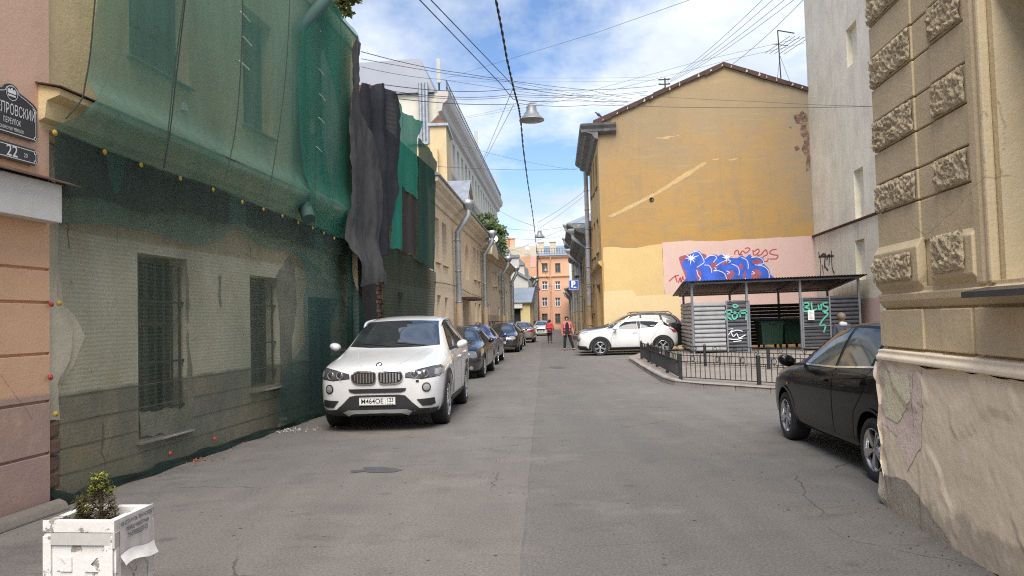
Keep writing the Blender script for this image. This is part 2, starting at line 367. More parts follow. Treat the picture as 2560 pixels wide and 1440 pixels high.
for a, b in edge:
    d = (b-a).normalized(); n = V((-d.y, d.x)); g = .006; z = .125+rnd.uniform(-.012, .012); tw = rnd.uniform(-.012, .012)
    p, q = a+d*g, b-d*g; o = n*.17
    if n.dot(V((8, 22))-a) < 0: o = -o
    vs = [(p.x+tw, p.y, -.02), (q.x, q.y, -.02), (q.x+o.x, q.y+o.y, -.02), (p.x+o.x, p.y+o.y, -.02), (p.x+tw+o.x*.12, p.y+o.y*.12, z), (q.x+o.x*.12, q.y+o.y*.12, z), (q.x+o.x, q.y+o.y, z), (p.x+o.x, p.y+o.y, z)]
    kb.add(vs, [(3, 2, 1, 0), (4, 5, 6, 7), (0, 1, 5, 4), (1, 2, 6, 5), (2, 3, 7, 6), (3, 0, 4, 7)])
k = setting('kerb', kb, KERBM); bv = k.modifiers.new('b', 'BEVEL'); bv.width = .018; bv.segments = 2
# dark repair patches lying on the asphalt
PATCHM = plaster('bitumen_patch', (.085, .087, .097), (.06, .06, .065), (.14, .14, .15), .6, .5, 9, 0, (), .9, 0, .7)
pb = MB()
def flat(mb, pts_px, z=.004, step=.05, amp=.02, seed=1):
    q = [G(*p).xy for p in pts_px]; q = rag(q, amp, .04, seed); v, f = cdt(q, step); mb.add([(p.x, p.y, z) for p in v], f)
flat(pb, [(878, 1176), (915, 1174), (908, 1168), (950, 1168), (985, 1171), (1008, 1175), (985, 1181), (925, 1182), (912, 1180), (880, 1183)], seed=3)
flat(pb, [(1372, 918), (1400, 916), (1418, 920), (1390, 923)], seed=5)
setting('road_patch', pb, PATCHM)
# ================================================================== LEFT SIDE
def lx(y, off=0.0): return -4.93+.117*y+off
def window(fac, parent, hole, frame=WHITEP, pane=WGLASS, depth=.16, bars=1, trans=(.68,), fw=.05, sill=True, sillm=ZINC, name='window'):
    a, b, c, d = hole; mb = MB(); o = -depth
    fac.box(mb, a, a+fw, c, d, o, o+.05); fac.box(mb, b-fw, b, c, d, o, o+.05)
    fac.box(mb, a+fw, b-fw, c, c+fw, o, o+.05); fac.box(mb, a+fw, b-fw, d-fw, d, o, o+.05)
    for i in range(1, bars+1):
        x = a+(b-a)*i/(bars+1); fac.box(mb, x-fw*.5, x+fw*.5, c+fw, d-fw, o+.002, o+.043)
    for tr in trans:
        z = c+(d-c)*tr; fac.box(mb, a+fw, b-fw, z-fw*.5, z+fw*.5, o+.004, o+.04)
    w = mb.build(name, frame, parent)
    p = MB(); p.add([fac.P(a+.01, c+.01, o+.015), fac.P(b-.01, c+.01, o+.015), fac.P(b-.01, d-.01, o+.015), fac.P(a+.01, d-.01, o+.015)], [(0, 1, 2, 3)]); p.build('pane', pane, w)
    if sill:
        q = MB(); vs = [fac.P(s, z, oo) for s in (a-.05, b+.05) for oo, z in ((o+.05, c+.005), (.07, c-.03), (.07, c-.045), (o+.05, c-.02))]
        q.add(vs, [(0, 1, 2, 3), (7, 6, 5, 4), (0, 4, 5, 1), (1, 5, 6, 2), (2, 6, 7, 3), (3, 7, 4, 0)]); q.build('sill', sillm, w)
    return w
def rpx(fac, x0, x1, yt, yb, out=0.0):
    ym = (yt+yb)/2; xm = (x0+x1)/2
    return (fac.px(x0, ym, out)[0], fac.px(x1, ym, out)[0], fac.px(xm, yb, out)[1], fac.px(xm, yt, out)[1])
def shell(fac, mb, s0, s1, z0, z1, deep, mi=0, roof=True):
    q = [fac.P(s0, z0, 0), fac.P(s0, z0, -deep), fac.P(s1, z0, -deep), fac.P(s1, z0, 0)]; r = [v+V((0, 0, z1-z0)) for v in q]
    mb.add(q+r, [(0, 1, 5, 4), (1, 2, 6, 5), (2, 3, 7, 6)]+([(4, 5, 6, 7)] if roof else []), mi)
def downpipe(fac, parent, s, zt, zb, r=.055, out=.14, mat=None, eave=.45, funnel=True, kick=True, lower=None, name='downpipe'):
    """rainwater pipe with hopper, swan neck and straps; lower = (z, material) for a painted foot"""
    mb = MB(); pts = [fac.P(s+.12, zt, eave), fac.P(s+.1, zt-.35, eave), fac.P(s, zt-1.0, out), fac.P(s, zb+.35, out)]
    if kick: pts += [fac.P(s, zb+.18, out+.02), fac.P(s, zb+.08, out+.16)]
    z2 = lower[0] if lower else None
    if lower:
        pts = pts[:3]+[fac.P(s, z2, out)]; lo = [fac.P(s, z2, out), fac.P(s, zb+.35, out), fac.P(s, zb+.18, out+.02), fac.P(s, zb+.08, out+.16)]
        mb.tube(lo, r*1.12, 10, 1)
    mb.tube(pts, r, 10)
    if funnel:
        p = fac.P(s+.12, zt, eave); mb.lathe([(r, -.18), (r*2.0, .02), (r*2.3, .2), (r*2.1, .2), (r, .0)], 10, Matrix.Translation(p))
    z = zt-1.3
    while z > zb+.4:
        mb.lathe([(r*1.02, -.02), (r*1.22, -.02), (r*1.22, .02), (r*1.02, .02)], 10, Matrix.Translation(fac.P(s, z, out)))
        mb.bar(fac.P(s, z, out), fac.P(s, z, -.02), .02); z -= 1.15
    return mb.build(name, [mat or ZINC, lower[1] if lower else ZINC], parent)
# ---------------------------------------------------------------- orange house at the near left
FO = Fac((lx(-3), -3), (lx(6.86), 6.86)); LO = FO.L
ORANGE = plaster('orange_plaster', (.68, .41, .25), (.52, .33, .21), (.74, .50, .33), .45, .35, 1.1, .25, ((1.02, (.38, .255, .22), .0), (3.02, (.69, .42, .25), .02), (9.9, (.69, .45, .325), 0)), .3, .5)
ob = thing('orange_house', 'orange and mauve plastered house with banded courses at the near left edge', 'building', (lx(2), 2, 0))
zg = [FO.px(60, y)[1] for y in (1148, 1012, 888, 755, 669)]
prof = [(-.5, 0), (.07, 0), (.07, FO.px(60, 1302)[1]), (0, FO.px(60, 1300)[1]+.02)]
for z in zg: prof += [(0, z-.016), (-.028, z-.006), (-.028, z+.006), (0, z+.016)]
prof += [(0, 9.0), (-.5, 9.0)]
mb = MB(); FO.mould(mb, 0, LO, prof); shell(FO, mb, 0, LO, 0, 9.0, 6); mb.build('wall', ORANGE, ob)
FASC = plaster('white_fascia_render', (.66, .64, .60), (.45, .42, .38), (.72, .70, .67), .4, .3, 1.2, .3, (), .2, 0)
mb = MB(); zb_, zt_ = FO.px(100, 548, .14)[1], FO.px(100, 450, .14)[1]
FO.mould(mb, 1.0, LO-.02, [(0.002, zb_), (.14, zb_), (.14, zt_), (0.002, zt_+.06)]); mb.build('fascia', FASC, ob, bevel=.006)
mb = MB(); FO.mould(mb, 1.0, LO+.14, [(.003, zt_+.085), (.21, zt_+.012), (.21, zt_+.002), (.003, zt_+.07)]); mb.build('drip_flashing', RUSTM, ob)
mb = MB(); FO.mould(mb, 0, LO+.02, [(.071, 0), (.19, 0), (.15, .07), (.071, .10)]); mb.build('plinth', plaster('dirty_plinth', (.2, .175, .145), (.12, .105, .09), (.27, .245, .21), .6, .5, 3, .3, (), .6, 0), ob, bevel=.02)
# street name plate and house number plate
NAVY = plain('navy_enamel', (.012, .014, .022), .4, scale=2, var=.3); ENW = plain('white_enamel', (.75, .75, .74), .4)
def plate(name, label, s, z, w, h, arch, texts, bolts=True):
    t_ = thing(name, label, 'sign', FO.P(s, z, 0)); x, y = w/2, h/2; c = .03
    o = [(-x, -y+c), (-x+c, -y), (x-c, -y), (x, -y+c), (x, y-c)]
    if arch: o += [(x*.99, y+.005), (x*.85, y+.035), (x*.6, y+.062), (x*.36, y+.08), (x*.27, y+.09), (x*.22, y+.118), (x*.12, y+.134), (0, y+.14), (-x*.12, y+.134), (-x*.22, y+.118), (-x*.27, y+.09), (-x*.36, y+.08), (-x*.6, y+.062), (-x*.85, y+.035), (-x*.99, y+.005), (-x, y-c)]
    else: o += [(x-c, y), (-x+c, y), (-x, y-c)]
    mb = MB(); mb.prism(o, lambda u, v, d: FO.P(s+u, z+v, d), .02, .035); mb.build('backing', NAVY, t_)
    mb = MB(); ins = [(u*(1-.022/x), v-(.02 if v > 0 else -.02)) for u, v in o]
    FO.ribbon(mb, [(s+u, z+v) for u, v in ins+ins[:1]], .006, .038, px=False)
    if bolts:
        for i, j in ((1, 1), (1, -1), (-1, 1), (-1, -1)): FO.ribbon(mb, [(s+i*(x-.03)+.014*math.cos(a), z+j*(y-.03)+.014*math.sin(a)) for a in [k*PI/5 for k in range(11)]], .005, .0385, px=False)
    mb.build('border', ENW, t_)
    for body, dx, dz, size, fit, bold in texts:
      mb = MB(); text_into(mb, body, size, lambda a, b: FO.P(s+dx+a, z+dz+b, .0382), bold, fit=fit)
      mb.build('lettering', ENW, t_, fix=False)
    if arch:
        mb = MB(); k = z+y+.062
        mb.prism([(-.04, -.03), (.04, -.03), (.04, -.015), (-.04, -.015)], lambda u, v, d: FO.P(s+u, k+v, d), .036, .039)
        mb.prism([(-.045, -.005), (.045, -.005), (.045, .02), (.03, .035), (.02, .02), (0, .045), (-.02, .02), (-.03, .035), (-.045, .02)], lambda u, v, d: FO.P(s+u, k+v, d), .036, .039)
        FO.ribbon(mb, [(s+.062*math.cos(a), k+.062*math.sin(a)) for a in [i*PI/10 for i in range(21)]], .005, .0388, px=False)
        mb.build('crest', ENW, t_)
s1, z1 = FO.px(92, 300, .03); s0, z0 = FO.px(28, 300, .03); hw = (s1-s0); zt = FO.px(60, 263, .03)[1]; zb = FO.px(60, 348, .03)[1]
plate('street_sign', 'navy enamel street name plate with arched top on the orange house', s0, (zt+zb)/2, 2*hw, zt-zb, True,
      (('ДНЕПРОВСКИЙ', 0, (zt-zb)*.22, (zt-zb)*.43, hw*1.8, .0), ('ПЕРЕУЛОК', 0, -(zt-zb)*.11, (zt-zb)*.22, hw*.66, .0), ('DNEPROVSKY PEREULOK', 0, -(zt-zb)*.32, (zt-zb)*.13, hw*.9, .0)))
zt2 = FO.px(60, 367, .03)[1]; zb2 = FO.px(60, 408, .03)[1]
plate('house_number_sign', 'navy enamel house number plate reading 22 below the street name', s0, (zt2+zb2)/2, 2*hw, zt2-zb2, False, (('22', 0, 0, (zt2-zb2)*.95, hw*.42, .001), ('20', hw*.52, -.005, (zt2-zb2)*.36, hw*.14, .0)))
# ---------------------------------------------------------------- netted derelict house
FN = Fac((lx(6.86, -.1), 6.86), (lx(22.6, -.1), 22.6)); LN = FN.L; SP = FN.px(890, 300)[0]
CREAM = (.60, .53, .38)
NETW = plaster('derelict_plaster', (.74, .58, .31), (.48, .38, .22), (.70, .60, .40), .75, .35, 1.1, .4, ((.98, (.26, .235, .185), .12), (2.52, (.74, .69, .52), .08), (3.25, (.50, .42, .27), .1)), .55, .8)
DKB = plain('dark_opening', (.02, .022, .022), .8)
nb = thing('netted_house', 'derelict two storey yellow plaster house behind green building nets', 'building', (lx(11), 11, 0))
h1 = rpx(FN, 345, 470, 640, 1085); h2 = rpx(FN, 626, 698, 692, 968); h3 = rpx(FN, 772, 850, 745, 1035)
u1 = rpx(FN, 322, 470, -180, 175); u2 = rpx(FN, 607, 680, 40, 325); u3 = rpx(FN, 797, 830, 190, 450)
holes = [h1, h2, h3, u1, u2, u3]
HT = 7.55
mb = MB(); FN.wall(mb, 0, SP, 0, HT, holes, .3); shell(FN, mb, 0, SP, 0, HT, 9)
mb.build('wall', NETW, nb)
mb = MB(); FN.wall(mb, SP, LN, 0, 6.0, [rpx(FN, 985, 1010, 730, 800)], .25); shell(FN, mb, SP, LN, 0, 6.0, 9); mb.build('rear_wall', NETW, nb)
zc = FN.px(420, 335, .3)[1]
mb = MB(); FN.mould(mb, -.12, SP, [(0.002, zc-.42), (.05, zc-.42), (.06, zc-.36), (.10, zc-.33), (.10, zc-.28), (.16, zc-.25), (.18, zc-.1), (.30, zc-.06), (.30, zc), (0.002, zc+.07)]); mb.build('cornice', NETW, nb)
mb = MB(); FN.mould(mb, -.16, SP, [(.0, zc+.085), (.34, zc+.012), (.34, zc+.002), (.0, zc+.073)]); mb.build('cornice_flashing', RUSTM, nb)
mb = MB(); FN.box(mb, 0, SP, HT-.3, HT, .002, .05); mb.build('eave', NETW, nb)
mb = MB(); FN.mould(mb, 0, SP, [(.08, HT+.01), (.08, HT+.03), (-4.5, HT+1.8), (-9, HT+.03), (-9, HT+.005)]); FN.mould(mb, SP, LN, [(.2, 6.01), (.2, 6.03), (-4.5, 7.4), (-9, 6.03), (-9, 6.005)]); mb.build('roof', RUSTM, nb)
BROWNG = plain('old_window_wood', (.10, .085, .06), .8)
for h, b, tr in ((u1, 1, (.3,)), (u2, 1, (.62, .3)), (u3, 1, (.6,))): window(FN, nb, h, BROWNG, glass_mat('dusty_pane', (.11, .13, .13), .25), .22, b, tr, .07)
for h in (h1, h2):
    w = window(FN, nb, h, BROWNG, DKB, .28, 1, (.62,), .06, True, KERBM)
    mb = MB(); a, b, c, d = h; n = 6 if h is h1 else 4
    for i in range(n): x = a+(b-a)*(i+.5)/n; mb.bar(FN.P(x, c+.1, -.06), FN.P(x, d-.1, -.06), .022)
    for k in (.14, .4, .74): mb.bar(FN.P(a, c+(d-c)*k, -.06), FN.P(b, c+(d-c)*k, -.06), .022)
    mb.build('window_grille', plain('grille_iron', (.045, .045, .045), .8), w)
mb = MB(); a, b, c, d = h3; FN.box(mb, a, b, c, d, -.28, -.2)
for k in range(5): FN.box(mb, a+.02+(b-a)*k/5, a-.02+(b-a)*(k+1)/5, c+.05, d-.05, -.2, -.18)
mb.build('boarded_door', plain('weathered_boards', (.09, .10, .095), .9), nb)
# broken render round the openings and joints of the stone base
BRKR = plaster('broken_dark_render', (.33, .30, .23), (.14, .125, .10), (.40, .36, .28), .7, .6, 3, .4, (), .8, .4)
for k, pl in enumerate((((463, 652), (471, 700), (470, 850), (480, 930), (484, 1010), (476, 1080), (350, 1092), (346, 1030), (470, 1018), (466, 900)), ((690, 690), (722, 640), (735, 660), (740, 760), (728, 870), (735, 960), (705, 975), (698, 800)), ((545, 690), (552, 688), (551, 770), (546, 740)))):
    FN.patch(rag([V(FN.px(*p)) for p in pl], .04, .06, 40+k), .006+.002*k, .15, px=False).build('broken_render', BRKR, nb)
JNT = plain('dark_joint_mortar', (.15, .135, .105), .95, var=.4)  # dark mortar colour of the stone joints
mb = MB()
for j, z in enumerate((.24, .48, .72, .96)): FN.ribbon(mb, [(s_*.3, z+.012*noise.noise(V((s_*.7, j*3.3, 0)))) for s_ in range(int(SP/.3)) if not h1[0]-.05 < s_*.3 < h1[1]+.05], [.012+.01*noise.noise(V((s_*1.3, j*2.1, 5))) for s_ in range(int(SP/.3)) if not h1[0]-.05 < s_*.3 < h1[1]+.05], .004, px=False)
mb.build('stone_joints', JNT, nb)
# pipe under the upper net
pp = [FN.P(*FN.px(x, y, o), o) for x, y, o in ((835, -60, .3), (815, 0, .26), (748, 70, .12), (748, 300, .11), (752, 470, .13), (758, 505, .24), (772, 548, .4))]
mb = MB(); mb.tube(pp, .11, 12); mb.build('downpipe', plain('old_pipe', (.03, .07, .06), .8), nb)
mb = MB(); F_ = FN.px(465, 268, .05); FN.box(mb, F_[0]-.05, F_[0]+.05, F_[1]-.045, F_[1]+.045, .002, .05); mb.build('junction_box', PLATEW, nb, bevel=.006)
# corner quoin where the net stops: pale plaster strip with broken brick foot
mb = MB(); zq = FN.px(135, 1052)[1]
BRK = plaster('broken_brick', (.22, .13, .085), (.10, .075, .06), (.36, .28, .2), .7, .6, 5, .2, (), 1.2, .5)
for i in range(5): FN.box(mb, -.012, .2+.02*rnd.random(), zq*i/5+.01, zq*(i+1)/5-.01, .002, .035+.03*rnd.random())
mb.build('corner_brickwork', BRK, nb, bevel=.02)
mb = MB(); q = [(118, 1052), (150, 1050), (143, 960), (175, 900), (182, 820), (165, 770), (143, 740), (150, 560), (138, 430), (130, 330), (118, 320)]
mb = FN.patch(rag([V(p) for p in q], 4, 12, 2), .03, .1); mb.build('corner_plaster', plaster('bare_cream_plaster', (.62, .56, .42), (.42, .36, .26), (.68, .63, .5), .4, .3, 2, .3, (), .4, .6), nb)
# ---------------------------------------------------------------- building nets
def folds(fr, amp, ph=0.0, zf=.15):
    return lambda s, z: amp*(math.sin(s*fr+ph+.5*math.sin(z*.9))+.5*math.sin(s*fr*2.3+z*zf*3+ph*2)) + amp*.7*noise.noise(V((s*1.6, z*1.1, ph)))
LOWN = net_mat('dark_green_netting', (.16, .19, .14), .42, 150, .34, .7)
FLAPN = net_mat('green_flap_netting', (.095, .19, .155), .45, 165, .15)
DEEPN = net_mat('double_dark_netting', (.075, .094, .083), .64, 165, .2)
UPN = net_mat('teal_netting', (.15, .30, .235), .66, 220, .06, .22)
TEALN = net_mat('dense_teal_netting', (.03, .16, .115), .72, 160, .08, .25)
GREYN = net_mat('black_sheeting', (.088, .087, .086), .98, 60, .03, .05, .15)
GRN2 = net_mat('bottle_green_netting', (.04, .085, .07), .93, 140, .06, .1, .2)
BRNN = net_mat('grey_brown_netting', (.085, .075, .075), .95, 100, .05, .1)
def net(name, label, poly, mat, out, amp, fr, po, step=.16, ph=0.0, cat='netting', sm=2, extra=None, up=None):
    pts = [tuple(p) for p in poly]
    q = smooth_poly([FN.px(p[0], p[1], po) for p in pts], sm) if sm else [V(FN.px(p[0], p[1], po)) for p in pts]
    if up: q = up(q)
    if cat == 'tarpaulin' or 'panel' in name or 'bright' in name or 'bottle' in name: q = rag(q, .05, .09, ph*7+1)
    fo = folds(fr, amp, ph); cr_ = .035 if cat == 'tarpaulin' else .008; f2 = lambda s, z: out + fo(s, z) + cr_*noise.noise(V((s*7+.8*math.sin(z*3), z*1.7, ph))) + cr_*.5*noise.noise(V((s*15, z*6, ph))) + (extra(s, z) if extra else 0)
    c = sum((V(p) for p in q), V((0, 0)))/len(q)
    t_ = thing(name, label, cat, FN.P(c.x, min(p[1] for p in q), out), 0)
    mb = FN.patch(q, f2, step, px=False); o = mb.build('sheet', mat, t_); return t_, f2
tops = [(138, 322), (200, 348), (262, 372), (353, 404), (451, 440), (533, 467), (606, 498), (659, 518), (706, 536), (746, 551), (782, 564), (836, 588), (872, 604)]
left = [(145, 1266), (152, 1180), (150, 1040), (138, 1000), (146, 955), (172, 915), (208, 840), (182, 790), (152, 762), (138, 650), (142, 490), (131, 400)]
low = left[::-1][::-1]
lowpoly = tops + [(890, 760), (895, 1000), (800, 1040), (700, 1078), (600, 1112), (500, 1150), (400, 1190), (310, 1222), (220, 1246)] + left
n1_, fl = net('lower_net', 'dark olive ribbed net covering the ground floor of the derelict house', lowpoly, LOWN, .085, .022, 2.2, .085, sm=0)
hm = [(0.02, .0)]+[(i*.25, .0) for i in range(1, 32)]+[(i*.25, .08+.05*noise.noise(V((i*.45, 2.2, 0)))) for i in range(31, 0, -1)]+[(.02, .2)]
FN.patch(hm, lambda s, z: .15-.5*z+.03*math.sin(s*5+z*20)+.05*noise.noise(V((s*2, z*9, 4))), .06, px=False).build('bunched_hem', net_mat('hem_netting', (.022, .042, .036), .85, 120, .2), n1_)
fr_ = [(872, 604), (880, 780), (862, 765), (800, 680), (720, 628), (665, 620), (625, 600), (585, 565), (562, 588), (548, 606), (490, 614), (430, 598), (370, 578), (325, 566), (240, 560), (142, 562), (138, 480), (131, 400)]
net('net_flap', 'wavy sagging strip of green net hanging across the top of the lower net', tops+fr_, FLAPN, .13, .02, 2.0, .13, ph=1.0, sm=0)
fd = [(872, 604), (870, 640), (800, 628), (700, 590), (610, 560), (560, 560), (520, 545), (470, 522), (420, 528), (380, 535), (330, 520), (250, 490), (142, 496), (131, 400)]
net('double_net_band', 'darkest doubled net band directly under the row of yellow washers', tops+fd, DEEPN, .165, .015, 2.4, .165, ph=2.0, sm=0)
bump = lambda s, z: max(0, min(1, (SP-.15-s)/.5))*.26*math.exp(-((z-(zc-.05))/.2)**2) + .10*max(0, min(1, (z-zc)/1.2))*(1-max(0, min(1, (z-5.5)/1.5)))
def extend_up(q): return q
up_poly = [(242, -40), (236, 60), (228, 130), (216, 200), (203, 250), (170, 292), (132, 318)] + tops + [(880, 520), (876, 400), (872, 300), (884, 190), (893, 100), (880, 72), (850, 34), (825, 2)]
sA = FN.px(242, -40, .2)[0]; sB = FN.px(825, 2, .2)[0]
up_q = [FN.px(*p, .2) for p in up_poly] + [(sB-.1, HT+.1), (sA, HT+.1)]
t_ = thing('upper_net', 'large translucent teal net draped over the upper floor and cornice', 'netting', FN.P(4, 3.2, .2))
ff = folds(1.3, .025, .3); fu = lambda s, z: .13+ff(s, z)+bump(s, z)
FN.patch(up_q, fu, .16, px=False).build('sheet', UPN, t_)
ROPE = plain('dark_rope', (.025, .035, .03), .9)
for rp in (((466, -20), (440, 200), (425, 330), (410, 420)), ((462, -20), (434, 200), (420, 330), (406, 424)), ((607, -10), (603, 150), (588, 330), (555, 478)), ((725, -10), (715, 180), (690, 380), (665, 512)), ((795, 60), (790, 300), (787, 560)), ((852, 50), (850, 300), (832, 500), (812, 566)), ((240, -30), (226, 130), (214, 205), (203, 250), (165, 296))):
    q = smooth_poly([FN.px(*p, .44) for p in rp], 5, False); mb = MB()
    mb.tube([FN.P(p.x, p.y, .44) for p in q], .007, 5); mb.build('rope', ROPE, t_)
TIE = plain('white_tie', (.7, .7, .68), .5)
for x, y in ((612, 36), (612, 97), (606, 158), (803, 65), (800, 175), (798, 240), (795, 298), (792, 370)):
    s_, z_ = FN.px(x, y, .25); mb = MB(); mb.tube([FN.P(s_-.08, z_+.01, fu(s_, z_)+.03), FN.P(s_, z_-.005, fu(s_, z_)+.04), FN.P(s_+.22, z_-.02, fu(s_+.2, z_)+.03)], .006, 5); mb.build('cable_tie', TIE, t_)
YEL = plain('yellow_washer', (.48, .34, .04), .5, scale=40, var=.4); REDW = plain('red_washer', (.45, .06, .05), .5, scale=40, var=.3)
def washers(parent, pts, mat, out):
    for x, y in pts:
        s_, z_ = FN.px(x, y, out); M = Matrix.Translation(FN.P(s_, z_, out)) @ Matrix(((FN.d.x, 0, FN.n.x, 0), (FN.d.y, 0, FN.n.y, 0), (0, 1, 0, 0), (0, 0, 0, 1)))
        mb = MB(); mb.lathe([(0, -.012), (.023, -.012), (.028, 0), (.025, .005), (.010, .006), (.008, .012), (0, .012)], 14, M); mb.build('washer', mat, parent)
washers(t_, ((138, 332), (262, 380), (353, 412), (451, 446), (533, 474), (606, 505), (659, 523), (706, 540), (746, 556), (782, 570), (810, 582), (836, 596)), YEL, .21)
washers(n1_, ((141, 494), (149, 758), (140, 1035)), YEL, .13); washers(n1_, ((129, 760), (127, 943), (426, 1134), (537, 1097)), REDW, .13)
net('dense_teal_net', 'dense teal net layer over the pipe at the far end of the upper floor', [(832, -6), (800, 40), (742, 75), (738, 200), (742, 330), (750, 470), (745, 548), (768, 552), (782, 520), (786, 560), (836, 588), (870, 602), (880, 520), (876, 400), (872, 300), (884, 190), (893, 100), (880, 72), (850, 34)], net_mat('second_teal_layer', (.06, .25, .18), .62, 160, .08, .5), .24, .05, 2.4, .24, ph=.8, sm=0, extra=lambda s, z: max(0, min(1, (SP-.15-s)/.5))*.12*math.exp(-((z-(zc-.05))/.25)**2))
net('dark_end_veil', 'second dark green net layer veiling the boarded door beside the white car', [(735, 620), (800, 672), (862, 760), (884, 800), (890, 960), (800, 1040), (705, 1075), (690, 1020), (715, 930), (760, 850), (752, 760), (768, 700)], net_mat('dark_veil_netting', (.075, .15, .135), .56, 150, .2), .15, .03, 3, .15, ph=3.3, sm=0)
net('black_sheet', 'long black tarpaulin strip hanging with a bundled foot beside the teal net', [(908, 108), (888, 88), (878, 150), (872, 240), (871, 330), (874, 430), (875, 520), (866, 598), (880, 640), (892, 700), (905, 716), (935, 706), (962, 716), (958, 688), (944, 645), (954, 560), (952, 470), (938, 370), (915, 290), (898, 225), (902, 170)], GREYN, .42, .05, 4.2, .42, .05, 1.2, 'tarpaulin', 2, lambda s, z: .08*math.exp(-((z-2.6)/.4)**2)-.05*math.exp(-((z-3.3)/.3)**2))
net('slate_sheet', 'slate grey tarpaulin hanging from the broken roof edge, second from the teal net', [(900, 206), (928, 232), (940, 210), (958, 206), (975, 225), (992, 248), (992, 400), (986, 520), (979, 622), (950, 640), (915, 640), (895, 500), (893, 380), (892, 280)], net_mat('slate_sheeting', (.046, .047, .054), .98, 60, .03, .05, .15), .28, .08, 5.0, .28, .06, 2.2, 'tarpaulin', 0)
net('bright_teal_net', 'bright teal net on the rear roof edge between dark sheets', [(990, 244), (1002, 268), (1012, 282), (1035, 294), (1054, 304), (1050, 330), (1044, 345), (1046, 498), (1020, 480), (1004, 462), (1002, 624), (978, 620), (986, 500), (992, 400)], net_mat('bright_teal_netting', (.04, .23, .165), .93, 160, .05, .1, .25), .26, .03, 5.0, .26, .1, .3, sm=0)
net('grey_brown_panel', 'grey brown net panel below the bright teal net', [(1003, 464), (1020, 480), (1047, 498), (1043, 642), (1000, 624)], BRNN, .24, .03, 6, .24, .1, .6, sm=0)
net('bottle_green_net', 'dark bottle green net over the far corner of the derelict house', [(1044, 345), (1060, 356), (1078, 380), (1092, 404), (1090, 540), (1086, 680), (1042, 650), (1047, 498)], GRN2, .22, .02, 5, .22, .1, 1.6, sm=0)
net('rear_lower_net', 'green grey net around the rear ground floor behind the white car', [(955, 616), (1000, 624), (1042, 648), (1087, 680), (1086, 790), (1084, 900), (960, 930), (962, 720), (948, 660)], net_mat('rear_netting', (.045, .065, .055), .74, 85, .3), .2, .03, 4, .2, .1, .9, sm=0)
net('corner_flap_net', 'dark net flap bunched beside the brick doorway behind the white car', [(868, 606), (884, 640), (893, 715), (905, 780), (912, 800), (895, 850), (880, 930), (862, 930), (858, 800), (862, 700)], net_mat('bunched_netting', (.03, .07, .058), .85, 80, .2), .3, .06, 6, .3, .08, .4, sm=0)
# ragged brick pier between the two net bays
mb = MB(); s_a, s_b = FN.px(905, 700)[0], FN.px(948, 700)[0]
FN.box(mb, s_a, s_a+.01, 0, .02, .002, .01)
for i in range(26):
    for j in range(3, 5):
        w_ = (s_b-s_a)/5; a_ = s_a+w_*j+(w_/2 if i % 2 else 0); FN.box(mb, a_+.01, a_+w_-.01, i*.1+.008, i*.1+.092, .004, .05+.04*rnd.random())
mb.build('brick_pier', BRK, nb, bevel=.006)
mb = MB(); FN.box(mb, s_a-.25, s_a+(s_b-s_a)*.6, .02, 2.95, .003, .07); mb.build('painted_dark_doorway', plain('painted_dark_opening', (.028, .025, .022), .95, var=.5, scale=3), nb)  # near-black box paints the darkness inside an open doorway
mb = MB(); a_, b_ = FN.px(948, 720)[0], FN.px(982, 720)[0]; FN.box(mb, a_, b_, 0, 2.55, .004, .12); mb.build('pilaster', plaster('yellow_pilaster', (.62, .52, .3), (.3, .25, .15), (.7, .6, .4), .5, .3, 1, .5), nb)
mb = MB(); 
for i in range(9): FN.box(mb, *(lambda a: (a, a+.25))(FN.px(912+i*4, 215)[0]), 6.0+.1*i % .3, 6.75+.12*rnd.random()-.05*i*.2, -.3, .12)
mb.build('broken_parapet', BRK, nb, bevel=.02)
# ---------------------------------------------------------------- cream houses further along
def cx(y, off=0.0): return -3.98+.063*y+off
CREAMW = plaster('cream_plaster', (.78, .63, .43), (.60, .48, .33), (.82, .71, .53), .45, .35, .7, .35, ((.6, (.45, .37, .27), .1),), .25, .5)
PIPEFOOT = plain('painted_pipe_foot', (.50, .37, .24), .7, bump=.2)
GREYROOF = plain('grey_roof_sheet', (.30, .32, .34), .45, .5, .15, 1.5)
NICHEW = plain('white_reveal', (.62, .6, .58), .7)  # off-white colour of the niche panel
def eave_prof(z, ov=.45, h=.4): return [(.002, z-h), (.08, z-h), (.1, z-h*.7), (ov*.55, z-h*.55), (ov*.6, z-h*.4), (ov, z-h*.25), (ov, z), (.002, z+.05)]
FC = Fac((cx(22.7), 22.7), (cx(38.6), 38.6))
c1 = thing('cream_house', 'cream two storey house with arched niche and grey downpipes next to the netted house', 'building', (cx(30), 30, 0))
ZE = 5.9
wins = [rpx(FC, a, b, yt, yb) for a, b, yt, yb in ((1088, 1098, 545, 655), (1106, 1117, 560, 664), (1139, 1147, 585, 678), (1184, 1190, 620, 699), (1193, 1198, 628, 703), (1209, 1215, 642, 712), (1094, 1103, 738, 800), (1113, 1121, 744, 800), (1146, 1152, 748, 805), (1188, 1192, 757, 805), (1197, 1202, 760, 806), (1212, 1217, 760, 808))]
arch = rpx(FC, 1163, 1172, 612, 699); door = rpx(FC, 1158, 1172, 752, 830)
mb = MB(); FC.wall(mb, 0, FC.L, 0, ZE, wins+[arch, door], .3); shell(FC, mb, 0, FC.L, 0, ZE, 5.2); mb.build('wall', CREAMW, c1)
for h in wins: window(FC, c1, h, WHITEP if h[3] > 3 else BROWNP, WGLASS, .27, 1, (.66,), .06, True, BROWNP)
mb = MB(); a, b, c, d = arch; r_ = (b-a)/2; k = [((a+b)/2+r_*math.cos(x), d-r_+r_*math.sin(x)) for x in [i*PI/10 for i in range(11)]]
